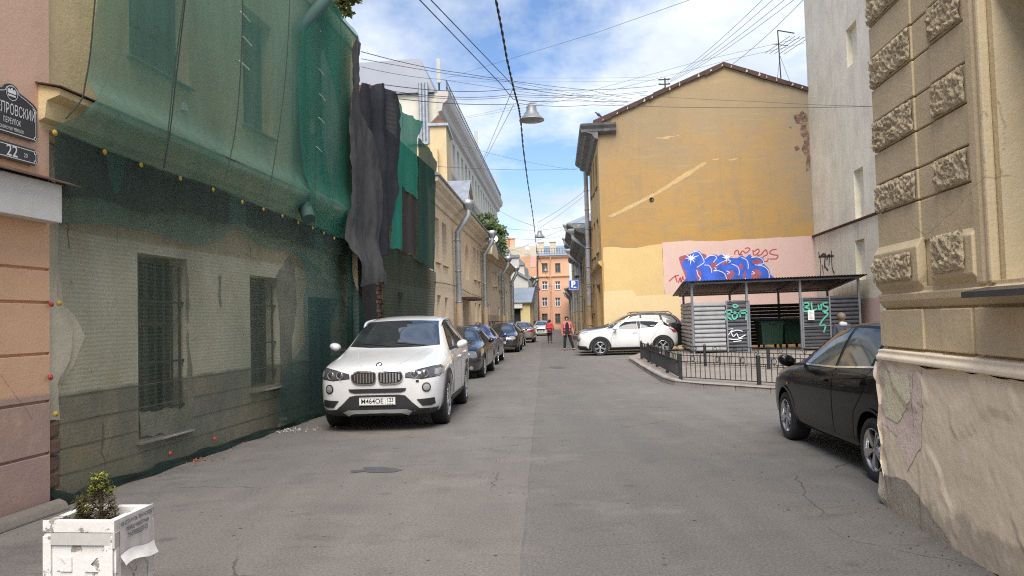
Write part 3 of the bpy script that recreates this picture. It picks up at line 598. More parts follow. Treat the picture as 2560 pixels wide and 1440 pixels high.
FC.box(mb, a, b, c, d, -.3, -.28); mb.build('niche_panel', NICHEW, c1)
mb = MB()
for sgn in (0, 1):
    pts = [(b, d), (b, d-r_)]+k[1:6] if sgn == 0 else [(a, d), *[q for q in k[5:10]], (a, d-r_)]
    mb.prism(pts, lambda u, v, o: FC.P(u, v, o), -.28, .001)
mb.build('niche_arch', CREAMW, c1)
mb = MB(); a, b, c, d = door; FC.box(mb, a, b, c, d, -.3, -.26); mb.build('door', plain('brown_door', (.14, .09, .06), .6), c1)
mb = MB(); FC.box(mb, a-.3, b+.5, d+.02, d+.12, .002, .55); mb.build('door_canopy', RUSTM, c1)
mb = MB(); FC.mould(mb, -.05, FC.L, eave_prof(ZE, .45, .55)); mb.build('cornice', plaster('cream_cornice', (.72, .63, .49), (.5, .42, .33), (.78, .7, .58), .5, .4, 1, .3), c1)
mb = MB(); FC.mould(mb, -.1, FC.L, [(.52, ZE+.01), (.52, ZE+.05), (-2.6, ZE+1.5), (-5.2, ZE+.1), (-5.2, ZE+.01)]); mb.build('roof', GREYROOF, c1)
mb = MB(); sd, _z = FC.px(1152, 470); zt = FC.px(1158, 452)[1]
pts = [(sd-1.0, ZE+.05), (sd+1.0, ZE+.05), (sd+1.0, ZE+.5), (sd, ZE+1.35), (sd-1.0, ZE+.5)]
mb.prism(pts, lambda u, v, o: FC.P(u, v, o), .3, -1.8); mb.build('pediment', CREAMW, c1)
mb = MB()
for sg in (-1, 1): 
    q = [(sd+sg*1.18, ZE+.42), (sd, ZE+1.42), (sd, ZE+1.47), (sd+sg*1.18, ZE+.47)]; mb.prism(q, lambda u, v, o: FC.P(u, v, o), .42, -2.4)
mb.build('pediment_roof', ZINC, c1)
for x in (1133, 1202): downpipe(FC, c1, FC.px(x, 700)[0], ZE-.02, 0, .11, .2, None, .62, lower=(2.25, PIPEFOOT))
mb = MB(); pts = [FC.P(*FC.px(x, y, .05), .05) for x, y in ((1086, 706), (1110, 708), (1140, 715), (1178, 735), (1200, 742), (1215, 746))]; mb.tube(pts, .012, 5); mb.build('wall_cable', CABLE, c1)
FD = Fac((cx(38.6), 38.6), (cx(50.2), 50.2))
c2 = thing('long_cream_house', 'second cream house on the left with curved pediment and drain pipe', 'building', (cx(44), 44, 0))
ZE2 = 5.55
CREAM2 = plaster('dull_cream_plaster', (.72, .61, .43), (.52, .43, .31), (.78, .69, .53), .5, .35, .7, .35, ((1.9, (.42, .35, .27), .05),), .25, .4)
wins = [rpx(FD, a, b, yt, yb) for a, b, yt, yb in ((1232, 1235, 680, 716), (1238, 1241, 680, 716), (1222, 1225, 760, 805), (1246, 1249, 690, 725), (1252, 1255, 692, 727), (1247, 1250, 768, 806))]
mb = MB(); FD.wall(mb, 0, FD.L, 0, ZE2, wins, .3); shell(FD, mb, 0, FD.L, 0, ZE2, 5); mb.build('wall', CREAM2, c2)
for h in wins: window(FD, c2, h, BROWNP, WGLASS, .25, 0, (), .05, True, BROWNP)
mb = MB(); FD.mould(mb, 0, FD.L, eave_prof(ZE2, .4, .5)); mb.build('cornice', CREAM2, c2)
mb = MB(); FD.mould(mb, -.05, FD.L, [(.46, ZE2+.01), (.46, ZE2+.05), (-2.5, ZE2+1.5), (-5, ZE2+.1), (-5, ZE2+.01)]); mb.build('roof', GREYROOF, c2)
mb = MB(); q = [(1.0, ZE2-.55), (5.2, ZE2-.55)]; top = [(3.1+2.1*math.cos(a), ZE2-.55+.75*math.sin(a)) for a in [i*PI/8 for i in range(1, 8)]]
mb.prism(q+top, lambda u, v, o: FD.P(u, v, o), .5, .002); mb.build('pediment', CREAM2, c2)
mb = MB()
for i in range(14): mb.bar(FD.P(i*.8+.3, ZE2+.05, .3), FD.P(i*.8+.3, ZE2+.6, .3), .03)
for z in (.3, .6): mb.bar(FD.P(.3, ZE2+z, .3), FD.P(10.7, ZE2+z, .3), .03)
mb.build('roof_railing', DARKM, c2)
downpipe(FD, c2, FD.px(1249, 700)[0], ZE2, 0, .12, .2, None, .6, lower=(1.9, PIPEFOOT))
FE = Fac((cx(50.2), 50.2), (cx(62), 62))
c3 = thing('pale_cream_house', 'third and farthest pale cream house on the left with small windows', 'building', (cx(56), 56, 0))
wins = [rpx(FE, a, b, yt, yb) for a, b, yt, yb in ((1259, 1261, 690, 722), (1264, 1266, 694, 728), (1259, 1261, 772, 806), (1267, 1269, 775, 806))]
mb = MB(); FE.wall(mb, 0, FE.L, 0, 5.6, wins, .25); shell(FE, mb, 0, FE.L, 0, 5.6, 5); mb.build('wall', plaster('pale_yellow_plaster', (.74, .65, .46), (.54, .46, .34), (.8, .73, .57), .4, .3, .7, .35), c3)
for h in wins: window(FE, c3, h, BROWNP, WGLASS, .2, 0, (), .05, True, BROWNP)
mb = MB(); FE.mould(mb, 0, FE.L, eave_prof(5.6, .4, .45)); mb.build('cornice', CREAM2, c3)
mb = MB(); FE.mould(mb, 0, FE.L, [(.46, 5.61), (.46, 5.65), (-2.5, 7.0), (-5, 5.7), (-5, 5.61)]); mb.build('roof', GREYROOF, c3)
downpipe(FE, c3, FE.px(1274, 720)[0], 5.55, 0, .13, .2, None, .55)
# ---------------------------------------------------------------- tall pale office block behind the cream houses
def tx(y): return -9.1+.062*y
FT = Fac((tx(60), 60), (tx(116), 116)); ZT = 19.6
tb = thing('office_block', 'tall pale five storey office block rising behind the cream houses', 'building', (tx(85), 85, 0))
OFFW = plaster('office_render', (.58, .55, .47), (.45, .42, .36), (.64, .61, .54), .4, .3, .4, .35, (), .15, 0)
rows = [(ZT-4.9, ZT-2.2), (ZT-8.9, ZT-6.7), (ZT-12.2, ZT-10), (ZT-15.5, ZT-13.3)]
holes = [(s, s+1.5, a, b) for a, b in rows for s in [1.6+3.0*i for i in range(18)]]
mb = MB(); FT.wall(mb, 0, FT.L, 0, ZT, holes, .3); shell(FT, mb, 0, FT.L, 0, ZT, 13); mb.build('wall', OFFW, tb)
OGL = glass_mat('office_glass', (.06, .075, .09), .08)
for h in holes: window(FT, tb, h, WHITEP, OGL, .28, 1, (.65,), .09, False)
mb = MB(); FT.mould(mb, -.5, FT.L+.3, [(.002, ZT-1.6), (.3, ZT-1.5), (.4, ZT-1.0), (.75, ZT-.7), (.85, ZT-.3), (.85, ZT), (.002, ZT+.05)]); FT.mould(mb, 0, FT.L+.2, [(.002, ZT-6.3), (.3, ZT-6.2), (.5, ZT-5.8), (.5, ZT-5.5), (.002, ZT-5.4)]); mb.build('cornice', plaster('office_cornice', (.5, .46, .42), (.38, .35, .31), (.55, .52, .48), .4, .3, .5, .3), tb)
mb = MB(); FT.mould(mb, -.3, FT.L, [(-.3, ZT+.06), (-.3, ZT+.25), (-1.35, ZT+2.75), (-13, ZT+2.5), (-13, ZT+.06)]); mb.build('roof', plain('grey_cladding', (.30, .31, .345), .5, .3, .06, .6), tb)
mb = MB()
for i in range(70): mb.bar(FT.P(i*.8, ZT+.02, .65), FT.P(i*.8, ZT+1.0, .65), .05)
for z in (.5, 1.0): mb.bar(FT.P(0, ZT+z, .65), FT.P(56, ZT+z, .65), .05)
mb.build('roof_railing', DARKM, tb)
for i, x in enumerate((1052, 1060, 1068)):
    a_ = AT(x-2, 208, 59.6); b_ = AT(x+2, 322, 59.6); mb = MB(); mb.tube([V((a_.x, 59.5, a_.z)), V((a_.x, 59.5, b_.z-2))], .14, 10); mb.build('flue', ZINC, tb)
for nm, x0, y0, Y, lab in (('cell_antenna', 1092, 165, 61.5, 'nearest white cell antenna panel standing on the office block roof'), ('cell_antenna', 1150, 315, 85, 'middle white cell antenna panel on the office block roof edge'), ('cell_antenna', 1196, 395, 111, 'farthest white cell antenna panel at the far end of the office roof')):
    p_ = FT.P((Y-60)/FT.d.y, ZT, .3 if Y > 62 else -.15); an = thing(nm, lab, 'antenna', p_, 0, 'antennas along the office roof')
    mb = MB(); mb.tube([p_, p_+V((0, 0, 2.6))], .07, 8); mb.build('mast', DARKM, an)
    mb = MB(); mb.box(p_+V((-.18, -.25, 1.25)), p_+V((.18, -.08, 3.2))); mb.build('panel', plain('antenna_grey', (.40, .41, .40), .5), an, bevel=.03)
# ---------------------------------------------------------------- yellow chimney block at the office corner
YEW = plaster('yellow_gable_plaster', (.60, .46, .26), (.4, .32, .2), (.66, .55, .38), .5, .4, .8, .4, (), .3, .3)
yb = thing('yellow_annex', 'yellow plastered annex with stepped chimney caps below the steel flues', 'building', (-6.8, 52, 0))
mb = MB()
a_ = AT(1075, 330, 50); b_ = AT(1115, 315, 50)
mb.box((a_.x, 50, 0), (b_.x, 54, b_.z)); mb.build('wall', YEW, yb)
mb = MB(); mb.box((a_.x-1.4, 50.2, 0), (a_.x-.02, 53, AT(1060, 360, 50).z)); mb.box((a_.x-.05, 49.6, 0), (a_.x+.5, 49.98, AT(1068, 375, 50).z)); mb.build('side_wall', YEW, yb)
mb = MB(); mb.box((a_.x-.15, 49.85, b_.z+.01), (b_.x+.15, 54.1, b_.z+.18)); mb.box((a_.x-1.55, 50.05, AT(1060, 360, 50).z+.01), (a_.x-.16, 53.1, AT(1060, 360, 50).z+.16)); mb.build('cap_flashing', ZINC, yb)
mb = MB(); z_ = b_.z+.2; m_ = (a_.x+b_.x)/2; mb.add([(a_.x, 50, z_), (b_.x, 50, z_), (b_.x, 51, z_), (a_.x, 51, z_), (m_, 50.5, z_+.7)], [(0, 1, 4), (1, 2, 4), (2, 3, 4), (3, 0, 4), (3, 2, 1, 0)]); mb.build('chimney_cap', RUSTM, yb)
# ================================================================== FAR END
FARO = plaster('far_orange_plaster', (.62, .35, .21), (.48, .29, .19), (.66, .41, .26), .4, .3, .3, .3, ((6.9, (.56, .32, .215), .02),), .1, 0)
BEIGE = plaster('far_beige_plaster', (.55, .48, .38), (.4, .34, .27), (.62, .55, .45), .4, .3, .5, .4, (), .1, 0)
BLUEROOF = plain('blue_grey_roof', (.30, .35, .41), .5, .4, .15, .8)
def dish(label, p, r):
    t_ = thing('satellite_dish', label, 'satellite dish', p); d = (CAMP-V(p)); d.z = d.length*.2; q = d.to_track_quat('Z', 'Y').to_matrix().to_4x4()
    mb = MB(); mb.lathe([(r*k, .35*r*k*k) for k in (0, .3, .6, .85, 1.0)]+[(r*.99, .35*r+.02)], 18, Matrix.Translation(p) @ q); mb.build('reflector', PLATEW, t_)
    mb = MB(); mb.tube([V(p), V(p)-d.normalized()*.15, V(p)+V((0, .1, -r*1.1))], .03, 6); mb.build('bracket', DARKM, t_)
xa, xb = AT(1343, 720, 125).x, AT(1424, 720, 125).x; xl = AT(1250, 700, 125).x; ztop = AT(1380, 640, 125).z
FF = Fac((xl, 125), (xb, 124.4))
fo = thing('far_orange_building', 'orange four storey building closing the far end of the street', 'building', (xa, 125, 0))
holes = [rpx(FF, a, b, c, d) for a, b in ((1355, 1369), (1388, 1401)) for c, d in ((658, 681), (703, 724), (744, 766), (784, 808))]
mb = MB(); FF.wall(mb, 0, FF.L, 0, ztop, holes, .25); shell(FF, mb, 0, FF.L, 0, ztop, 14); mb.build('wall', FARO, fo)
for i, h in enumerate(holes): window(FF, fo, h, BROWNP if i % 4 in (0, 3) else WHITEP, WGLASS, .22, 1, (.62,), .09, True)
mb = MB(); sx = FF.px(1343, 700)[0]
FF.mould(mb, sx, FF.L, [(.002, ztop-.5), (.35, ztop-.2), (.4, ztop), (.002, ztop)]); mb.build('cornice', FARO, fo); mb = MB(); zz_ = FF.px(1380, 690)[1]; FF.mould(mb, sx, FF.L, [(.002, zz_-.2), (.22, zz_-.1), (.25, zz_+.05), (.002, zz_+.1)]); mb.build('string_course', FARO, fo)
mb = MB(); FF.mould(mb, sx, FF.L+.3, [(.5, ztop+.02), (.5, ztop+.08), (-5, ztop+2.1), (-14, ztop+.1), (-14, ztop+.02)]); mb.build('roof', BLUEROOF, fo)
mb = MB(); zt = FF.px(1310, 616)[1]; FF.wall(mb, 0, sx, ztop, zt); FF.box(mb, 0, sx, ztop+.01, zt, -1.2, -.005); mb.build('parapet', BEIGE, fo)
mb = MB(); q = [FF.px(*p, .01) for p in ((1250, 622), (1276, 622), (1343, 645), (1343, 600), (1250, 600))]; q = [(s, min(z, zt-.02)) for s, z in q]; FF.patch(q, .02, 3, px=False).build('plaster_patch', BEIGE, fo)
FF.patch([(1326, 640), (1341, 640), (1341, 668), (1326, 668)], .03, 3).build('paint_patch', plain('pink_paint', (.66, .38, .32), .8), fo)
for x in (1278, 1266, 1352, 1382): 
    mb = MB(); s_ = FF.px(x, 620)[0]; zb_ = (zt if x < 1343 else ztop+.6)-.2; FF.box(mb, s_-.5, s_+.5, zb_, zb_+(1.6 if x < 1343 else 1.9), -2, -1.1); FF.box(mb, s_-.6, s_+.6, zb_+(1.61 if x < 1343 else 1.91), zb_+(1.75 if x < 1343 else 2.05), -2.1, -1.0); mb.build('chimney', FARO if x < 1343 else BEIGE, fo)
mb = MB()
for i in range(14): mb.bar(FF.P(sx+i*.42, ztop+.3, .0), FF.P(sx+i*.42, ztop+1.2, .0), .05)
for z in (.75, 1.2): mb.bar(FF.P(sx, ztop+z, .0), FF.P(sx+5.6, ztop+z, .0), .05)
mb.build('roof_railing', DARKM, fo)
downpipe(FF, fo, sx+.1, ztop, 0, .11, .2, RUSTM, .3, False); downpipe(FF, fo, FF.px(1376, 700)[0], ztop, 0, .1, .15, FARO, .3, False)
dish('round white satellite dish on the far beige parapet', AT(1319, 620, 123.5), .4)
dish('smaller white dish on the left cream house eave', AT(1234, 598, 47), .28)
# white stepped firewall with the yellow gate house below
fw = thing('white_firewall_house', 'white house gable with stepped chimney caps beyond the cream houses', 'building', (-1, 80, 0))
FW = Fac((AT(1240, 700, 80).x, 80), (AT(1340, 700, 80).x, 79.6))
poly = [FW.px(*p) for p in ((1250, 632), (1275, 632), (1275, 645), (1297, 645), (1298, 662), (1310, 664), (1312, 692), (1320, 697), (1322, 740))]; s1 = FW.px(1324, 780)[0]
poly = [(poly[0][0], 0)]+poly+[(s1, 0)]
mb = MB(); mb.prism(poly, lambda u, v, o: FW.P(u, v, o), 0, -6); mb.build('wall', plaster('white_render', (.60, .59, .55), (.46, .45, .42), (.66, .65, .62), .4, .3, .5, .4, (), .15, 0), fw)
for x0, x1, y0, y1 in ((1257, 1273, 624, 631), (1277, 1297, 637, 644), (1298, 1310, 657, 663)):
    a, b, c, d = rpx(FW, x0, x1, y0, y1, .1); mb = MB(); FW.box(mb, a, b, c, d, -.9, .12); mb.build('chimney_cap', ZINC, fw)
mb = MB(); q = [FW.px(*p, .1) for p in ((1295, 678), (1320, 693), (1320, 699), (1293, 684))]; mb.prism(q, lambda u, v, o: FW.P(u, v, o), .2, .003); mb.build('flashing', ZINC, fw)
gh = thing('yellow_gatehouse', 'low yellow gatehouse with grey sheet roof under the white firewall', 'building', (0, 72, 0))
FH = Fac((AT(1272, 780, 72).x, 72), (AT(1325, 780, 72).x, 71.8))
dh = rpx(FH, 1285, 1302, 772, 830); zr = FH.px(1300, 757)[1]
mb = MB(); FH.wall(mb, 0, FH.L, 0, zr, [(dh[0], dh[1], 0, dh[3])], .4); shell(FH, mb, 0, FH.L, 0, zr, 4.5, roof=False); mb.build('wall', plaster('yellow_gatehouse_plaster', (.62, .52, .27), (.45, .38, .22), (.68, .6, .4), .4, .3, .6, .4, (), .15, 0), gh)
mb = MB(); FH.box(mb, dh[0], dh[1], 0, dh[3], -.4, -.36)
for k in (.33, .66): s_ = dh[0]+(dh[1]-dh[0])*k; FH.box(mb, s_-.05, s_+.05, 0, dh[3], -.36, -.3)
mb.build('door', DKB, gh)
mb = MB(); FH.box(mb, 0, dh[1]+.2, dh[3]+.05, zr-.05, .002, .25); mb.build('fascia', FASC, gh)
mb = MB(); FH.mould(mb, -.2, FH.L+.2, [(.35, zr+.0), (.35, zr+.07), (-4.5, zr+1.6), (-4.5, zr+.0)]); mb.build('roof', BLUEROOF, gh)
gz = thing('grey_row_house', 'grey white house with two hopper drainpipes before the far orange building', 'building', (2.4, 95, 0))
FZ = Fac((cx(84, .3), 84), (cx(121, .3), 121)); mb = MB(); FZ.wall(mb, 0, FZ.L, 0, 6.2, [(4+5*i, 5.3+5*i, a, a+1.7) for i in range(6) for a in (1.1, 4.0)], .25); shell(FZ, mb, 0, FZ.L, 0, 6.2, 5); mb.build('wall', plaster('grey_cream_plaster', (.5, .46, .38), (.36, .33, .28), (.56, .53, .47), .5, .3, .5, .4, (), .15, 0), gz)
for i in range(6):
    for a in (1.1, 4.0): window(FZ, gz, (4+5*i, 5.3+5*i, a, a+1.7), BROWNP, WGLASS, .22, 0, (), .08, False)
mb = MB(); FZ.mould(mb, 0, FZ.L, [(.55, 6.25), (.55, 6.3), (-3, 7.8), (-5, 6.3), (-5, 6.25)]); FZ.mould(mb, 0, FZ.L, eave_prof(6.2, .5, .4)); mb.build('roof', BLUEROOF, gz)
for s_ in (3, 9): downpipe(FZ, gz, s_, 6.2, 0, .16, .25, None, .8)
# ================================================================== RIGHT SIDE
CR = V((4.36, 37.0))
FR = Fac(CR, (CR.x+.056*9.3, 46.3), True); FG = Fac(CR, (14.25, 36.0))
def ochre_mat():
    m, t = new_mat('ochre_gable_plaster'); p = geo(t); z = nd(t, 'ShaderNodeSeparateXYZ', None, Vector=p).outputs[2]
    big = noise_n(t, p, .55, 7, .62, .4); mid = noise_n(t, scaled(t, p, (.55, .55, 1.0)), 2.0, 8, .72, .5); fine = noise_n(t, p, 22, 5, .7); hs = noise_n(t, scaled(t, p, (.35, .35, 3.2)), 1.3, 6, .65); vs = noise_n(t, scaled(t, p, (3, 3, .3)), 1.2, 6, .7)
    k = mth(t, 'ADD', z, mth(t, 'MULTIPLY', mth(t, 'SUBTRACT', big, .5), 9.0)); k = mth(t, 'ADD', k, mth(t, 'MULTIPLY', mth(t, 'SUBTRACT', hs, .5), 5.0))
    beige, och, deep, grey = (.33, .245, .140), (.40, .25, .098), (.46, .262, .068), (.26, .20, .135)
    c = mixc(t, ramp(t, k, 4.5, 7.5), deep, och); c = mixc(t, ramp(t, k, 8.3, 11), c, beige)
    c = mixc(t, ramp(t, mid, .45, .68, 0, .6), c, (.30, .215, .125)); c = mixc(t, ramp(t, vs, .52, .75, 0, .45), c, grey)
    c = mixc(t, ramp(t, hs, .58, .76, 0, .5), c, (.47, .33, .15)); c = mixc(t, ramp(t, fine, .55, .8, 0, .35), c, (.18, .125, .07))
    rr = mth(t, 'MULTIPLY', ramp(t, nd(t, 'ShaderNodeSeparateXYZ', None, Vector=p).outputs[0], 12.2, 14.2), ramp(t, z, 4.5, 7.0)); c = mixc(t, mth(t, 'MULTIPLY', rr, ramp(t, mid, .3, .6, .2, .75)), c, (.3, .25, .19))
    finish(t, c, .92, mth(t, 'ADD', mth(t, 'MULTIPLY', mid, .6), mth(t, 'MULTIPLY', fine, .3)), .35, .03); return m
OCHRE = ochre_mat(); YFAC = plaster('yellow_street_plaster', (.56, .37, .16), (.38, .27, .15), (.62, .46, .25), .5, .4, .8, .5, (), .3, .3)
ge = thing('ochre_gable_house', 'three storey house with blank weathered ochre gable above the bin shelter', 'building', (CR.x+4, 38, 0))
zl = FG.px(1497, 338)[1]; zap = FG.px(1808, 163); zr_ = FG.px(2012, 226)[1]; LG = FG.L
gp = [(0, 0), (LG, 0), (LG, zr_), zap, (0, FG.px(1500, 303)[1])]
mb = MB(); v_, f_ = cdt(gp, 1.0); mb.add([FG.P(p.x, p.y, 0) for p in v_], f_, 0); gw = mb.build('gable_wall', OCHRE, ge)
fw_holes = [rpx(FR, *q) for q in ((1488.5, 1492.5, 384, 475), (1482.5, 1486, 403, 490), (1477, 1480, 420, 498), (1491.5, 1496.5, 545, 635), (1484.5, 1489, 555, 646), (1479.5, 1482.5, 565, 650), (1483, 1487, 712, 782), (1478, 1481.5, 718, 786), (1493, 1502, 710, 812))]
fw_holes = [(a if a < b else b, b if a < b else a, c, d) for a, b, c, d in fw_holes]; d_ = fw_holes[-1]; fw_holes[-1] = (d_[0], d_[1], .1, d_[3])
mb = MB(); FR.wall(mb, 0, FR.L, 0, zl, fw_holes, .25); shell(FR, mb, 0, FR.L, 0, zl, 9.6); mb.build('street_wall', YFAC, ge)
for h in fw_holes[:-1]: window(FR, ge, h, plain('ochre_window_wood', (.34, .2, .09), .7), WGLASS, .22, 1, (.68,), .07, True, BROWNP)
mb = MB(); a, b, c, d = fw_holes[-1]; FR.box(mb, a, b, c, d, -.25, -.2); mb.build('door', plain('rust_brown_door', (.28, .15, .08), .6), ge)
mb = MB(); zz_ = FR.px(1492, 672)[1]; FR.mould(mb, 0, FR.L, [(.002, zz_-.2), (.16, zz_-.05), (.18, zz_+.05), (.002, zz_+.12)]); mb.build('string_course', YFAC, ge)
CORN = plain('grey_weathered_cornice', (.15, .145, .14), .7, .1, .45, 3, bump=.3)
mb = MB(); sret = FG.px(1540, 320)[0]; zc1 = FG.px(1505, 337)[1]; zc2 = FG.px(1505, 312)[1]
cp = [(.002, zc1-.25), (.15, zc1-.2), (.3, zc1), (.55, zc1+.1), (.6, zc1+.25), (.8, zc2-.1), (.85, zc2), (.002, zc2+.06)]
FR.mould(mb, -.25, FR.L+.1, cp); FG.mould(mb, -.8, sret, [(.003, zc1), (.12, zc1+.02), (.28, zc1+.12), (.3, zc1+.25), (.42, zc2-.1), (.45, zc2), (.003, zc2+.08)]); mb.build('cornice', CORN, ge)
mb = MB(); rl = FG.px(1490, 303); D = FR.d*9.3
def gpt(u, v, o): return FG.P(u, v, 0)+FR.d*o
for a_, b_ in (((rl[0]-.1, zc2+.12), zap), (zap, (LG+.02, zr_+.02))):
    a_, b_ = V(a_), V(b_); mb.prism([a_, b_, b_+V((0, .08)), a_+V((0, .08))], gpt, .25, 9.3)
mb.build('roof', RUSTM, ge)
mb = MB()
for a_, b_ in ((V((rl[0]-.15, rl[1]-.12)), V(zap)), (V(zap), V((LG-.01, zr_)))):
    L = (b_-a_).length; d = (b_-a_)/L; n = max(3, int(L/.9))
    for i in range(n):
        p, q = a_+d*(L*i/n+.005), a_+d*(L*(i+1)/n-.005); h_ = .2
        mb.prism([p+V((0, -.05-.10*rnd.random())), q+V((0, -.04-.10*rnd.random())), q+V((0, .13)), p+V((0, .13))], gpt, -.12-.02*rnd.random(), .24)
mb.build('verge_flashing', plaster('rusty_verge', (.085, .045, .038), (.04, .025, .022), (.16, .10, .085), .7, .4, 3, .4, (), .5, 0), ge)
mb = MB()
for i in range(17):
    t_ = (i+.6*rnd.random())/17; a_ = V((rl[0], rl[1]-.1)).lerp(V(zap), t_*1.8) if t_ < .55 else V(zap).lerp(V((LG, zr_)), (t_-.55)/.45)
    w_ = .02+.04*rnd.random(); mb.prism([a_+V((-w_, -.07)), a_+V((w_, -.03)), a_+V((w_*.8, .03)), a_+V((w_*.1, .03+.12*rnd.random()))], gpt, -.16, -.145)
mb.build('mortar_flakes', plain('flaked_mortar', (.5, .42, .36), .9), ge)
# paint patches over the old plaster
PINK = plaster('pink_overpaint', (.64, .45, .38), (.55, .38, .32), (.68, .50, .43), .45, .4, .7, .2, (), .25, 0, .92, .08)
YLW = plaster('yellow_overpaint', (.64, .46, .20), (.52, .37, .18), (.70, .54, .28), .5, .45, .7, .3, (), .25, 0, .92, .08)
CRM = plaster('cream_overpaint', (.68, .52, .29), (.58, .44, .24), (.74, .62, .40), .4, .4, .9, .2, (), .25, 0, .92, .08)
FG.patch(rag([V(FG.px(*p)) for p in ((1655, 607), (1725, 601), (1800, 603), (1900, 596), (1960, 594), (2037, 588), (2044, 820), (1668, 830))], .06, .25, 1), .006, .5, px=False).build('pink_paint_patch', PINK, ge)
FG.patch(rag([V(FG.px(*p)) for p in ((1508, 619), (1545, 618), (1590, 620), (1655, 610), (1662, 737), (1590, 741), (1584, 727), (1511, 730))], .05, .2, 4), .004, .5, px=False).build('yellow_paint_patch', YLW, ge)
FG.patch(rag([V(FG.px(*p)) for p in ((1510, 729), (1583, 725), (1590, 740), (1664, 736), (1700, 738), (1705, 885), (1512, 885))], .03, .2, 6), .007, .5, px=False).build('cream_paint_patch', CRM, ge)
SCAR = plaster('pale_scar', (.54, .39, .19), (.44, .28, .115), (.60, .46, .26), .9, .5, 5, 0, (), .4, 0)
FG.patch(rag([V(FG.px(*p)) for p in ((1520, 541), (1580, 511), (1650, 473), (1700, 440), (1762, 404), (1768, 408), (1705, 450), (1650, 482), (1585, 517), (1530, 543))], .05, .12, 8), .003, .3, px=False).build('plaster_scar', SCAR, ge)
for pl in (((1778, 398), (1800, 396), (1790, 401)), ((1815, 400), (1850, 394), (1830, 402)), ((1635, 345), (1700, 338), (1660, 348))): FG.patch(rag([V(FG.px(*p)) for p in pl], .06, .1, 3), .003, .2, px=False).build('plaster_scar', SCAR, ge)
mb = MB(); a_ = FG.px(1629, 499); M = Matrix.Translation(FG.P(a_[0], a_[1], 0)) @ Matrix.Rotation(PI/2, 4, 'X'); mb.lathe([(0, .004), (.07, .004), (.09, .03), (.11, .03), (.11, .0)], 14, M); mb.build('vent_hole', DKB, ge)
def brick_mat():
    m, t = new_mat('exposed_brickwork'); p = geo(t); s3 = nd(t, 'ShaderNodeSeparateXYZ', None, Vector=p)
    bt = nd(t, 'ShaderNodeTexBrick', None, Vector=nd(t, 'ShaderNodeCombineXYZ', None, _0=s3.outputs[0], _1=s3.outputs[2], _2=0).outputs[0], Color1=(.24, .125, .085, 1), Color2=(.17, .09, .065, 1), Mortar=(.22, .17, .13, 1), Scale=1.0, Mortar_Size=.008, Brick_Width=.26, Row_Height=.078)
    c = mixc(t, ramp(t, noise_n(t, scaled(t, p, (2.5, 2.5, .6)), 2.2, 6, .7), .5, .62, 0, .85), bt.outputs[0], (.055, .045, .04)); c = mixc(t, ramp(t, noise_n(t, p, 5, 6), .48, .62, 0, .85), c, (.35, .26, .165))
    finish(t, c, .95, mth(t, 'ADD', mth(t, 'MULTIPLY', bt.outputs[1], -.6), noise_n(t, p, 14, 4)), .9, .04); return m
BM_ = brick_mat()
for k, pl in enumerate((((1982, 290), (1998, 284), (2006, 276), (2018, 286), (2022, 340), (2026, 425), (2014, 430), (2016, 392), (2006, 375), (2010, 345), (2001, 333), (2004, 312), (1990, 308)), ((1986, 368), (1994, 364), (2000, 372), (1990, 378)), ((1972, 318), (1980, 316), (1978, 322)))):
    FG.patch(rag([V(FG.px(*p)) for p in pl], .13, .14, 20+k), .003, .2, px=False).build('exposed_brick', BM_, ge)
# graffiti on the gable
GB = plain('blue_spray_paint', (.035, .105, .52), .6, var=.45, scale=2.2); GW = plain('white_spray_paint', (.72, .74, .8), .6); GR = plain('red_spray_paint', (.42, .05, .075), .7, var=.2); GM = plain('mauve_spray_paint', (.33, .09, .12), .7, var=.25, scale=3); GK = plain('black_spray_paint', (.02, .02, .022), .7)
def c7(pts): return [(1600+x/3.43, 560+y/3.43) for x, y in pts]
gf = FG.patch(smooth_poly(c7(((335, 295), (350, 276), (400, 264), (470, 252), (560, 258), (555, 300), (420, 330), (402, 400), (425, 460), (438, 520), (408, 512), (380, 430), (352, 360))), 3), .008, .3).build('graffiti', GM, ge)
FG.patch(smooth_poly(c7(((362, 345), (385, 305), (440, 255), (500, 230), (530, 258), (556, 292), (600, 268), (650, 262), (672, 275), (700, 260), (760, 285), (830, 292), (875, 270), (905, 288), (940, 258), (965, 284), (1010, 275), (1060, 300), (1066, 345), (1100, 380), (1117, 430), (1112, 500), (430, 530), (405, 440), (378, 385))), 3), .011, .3).build('blue_letters', GB, gf)
mb = MB()
for h in (((486, 402), (512, 390), (526, 440), (508, 482), (490, 470)), ((742, 470), (752, 425), (790, 395), (812, 430), (782, 470)), ((852, 345), (880, 350), (885, 380), (855, 385)), ((962, 402), (1008, 388), (1040, 428), (1012, 468), (960, 466)), ((610, 335), (640, 325), (662, 355), (640, 395), (612, 378)), ((884, 470), (888, 425), (906, 402), (908, 462)), ((958, 335), (1000, 300), (1045, 318), (1030, 340)), ((700, 340), (735, 322), (752, 340), (720, 352))):
    m2 = FG.patch(smooth_poly(c7(h), 3), .014, .2); mb.add(m2.v, m2.f)
mb.build('letter_counters', GM, gf)
mb = MB()
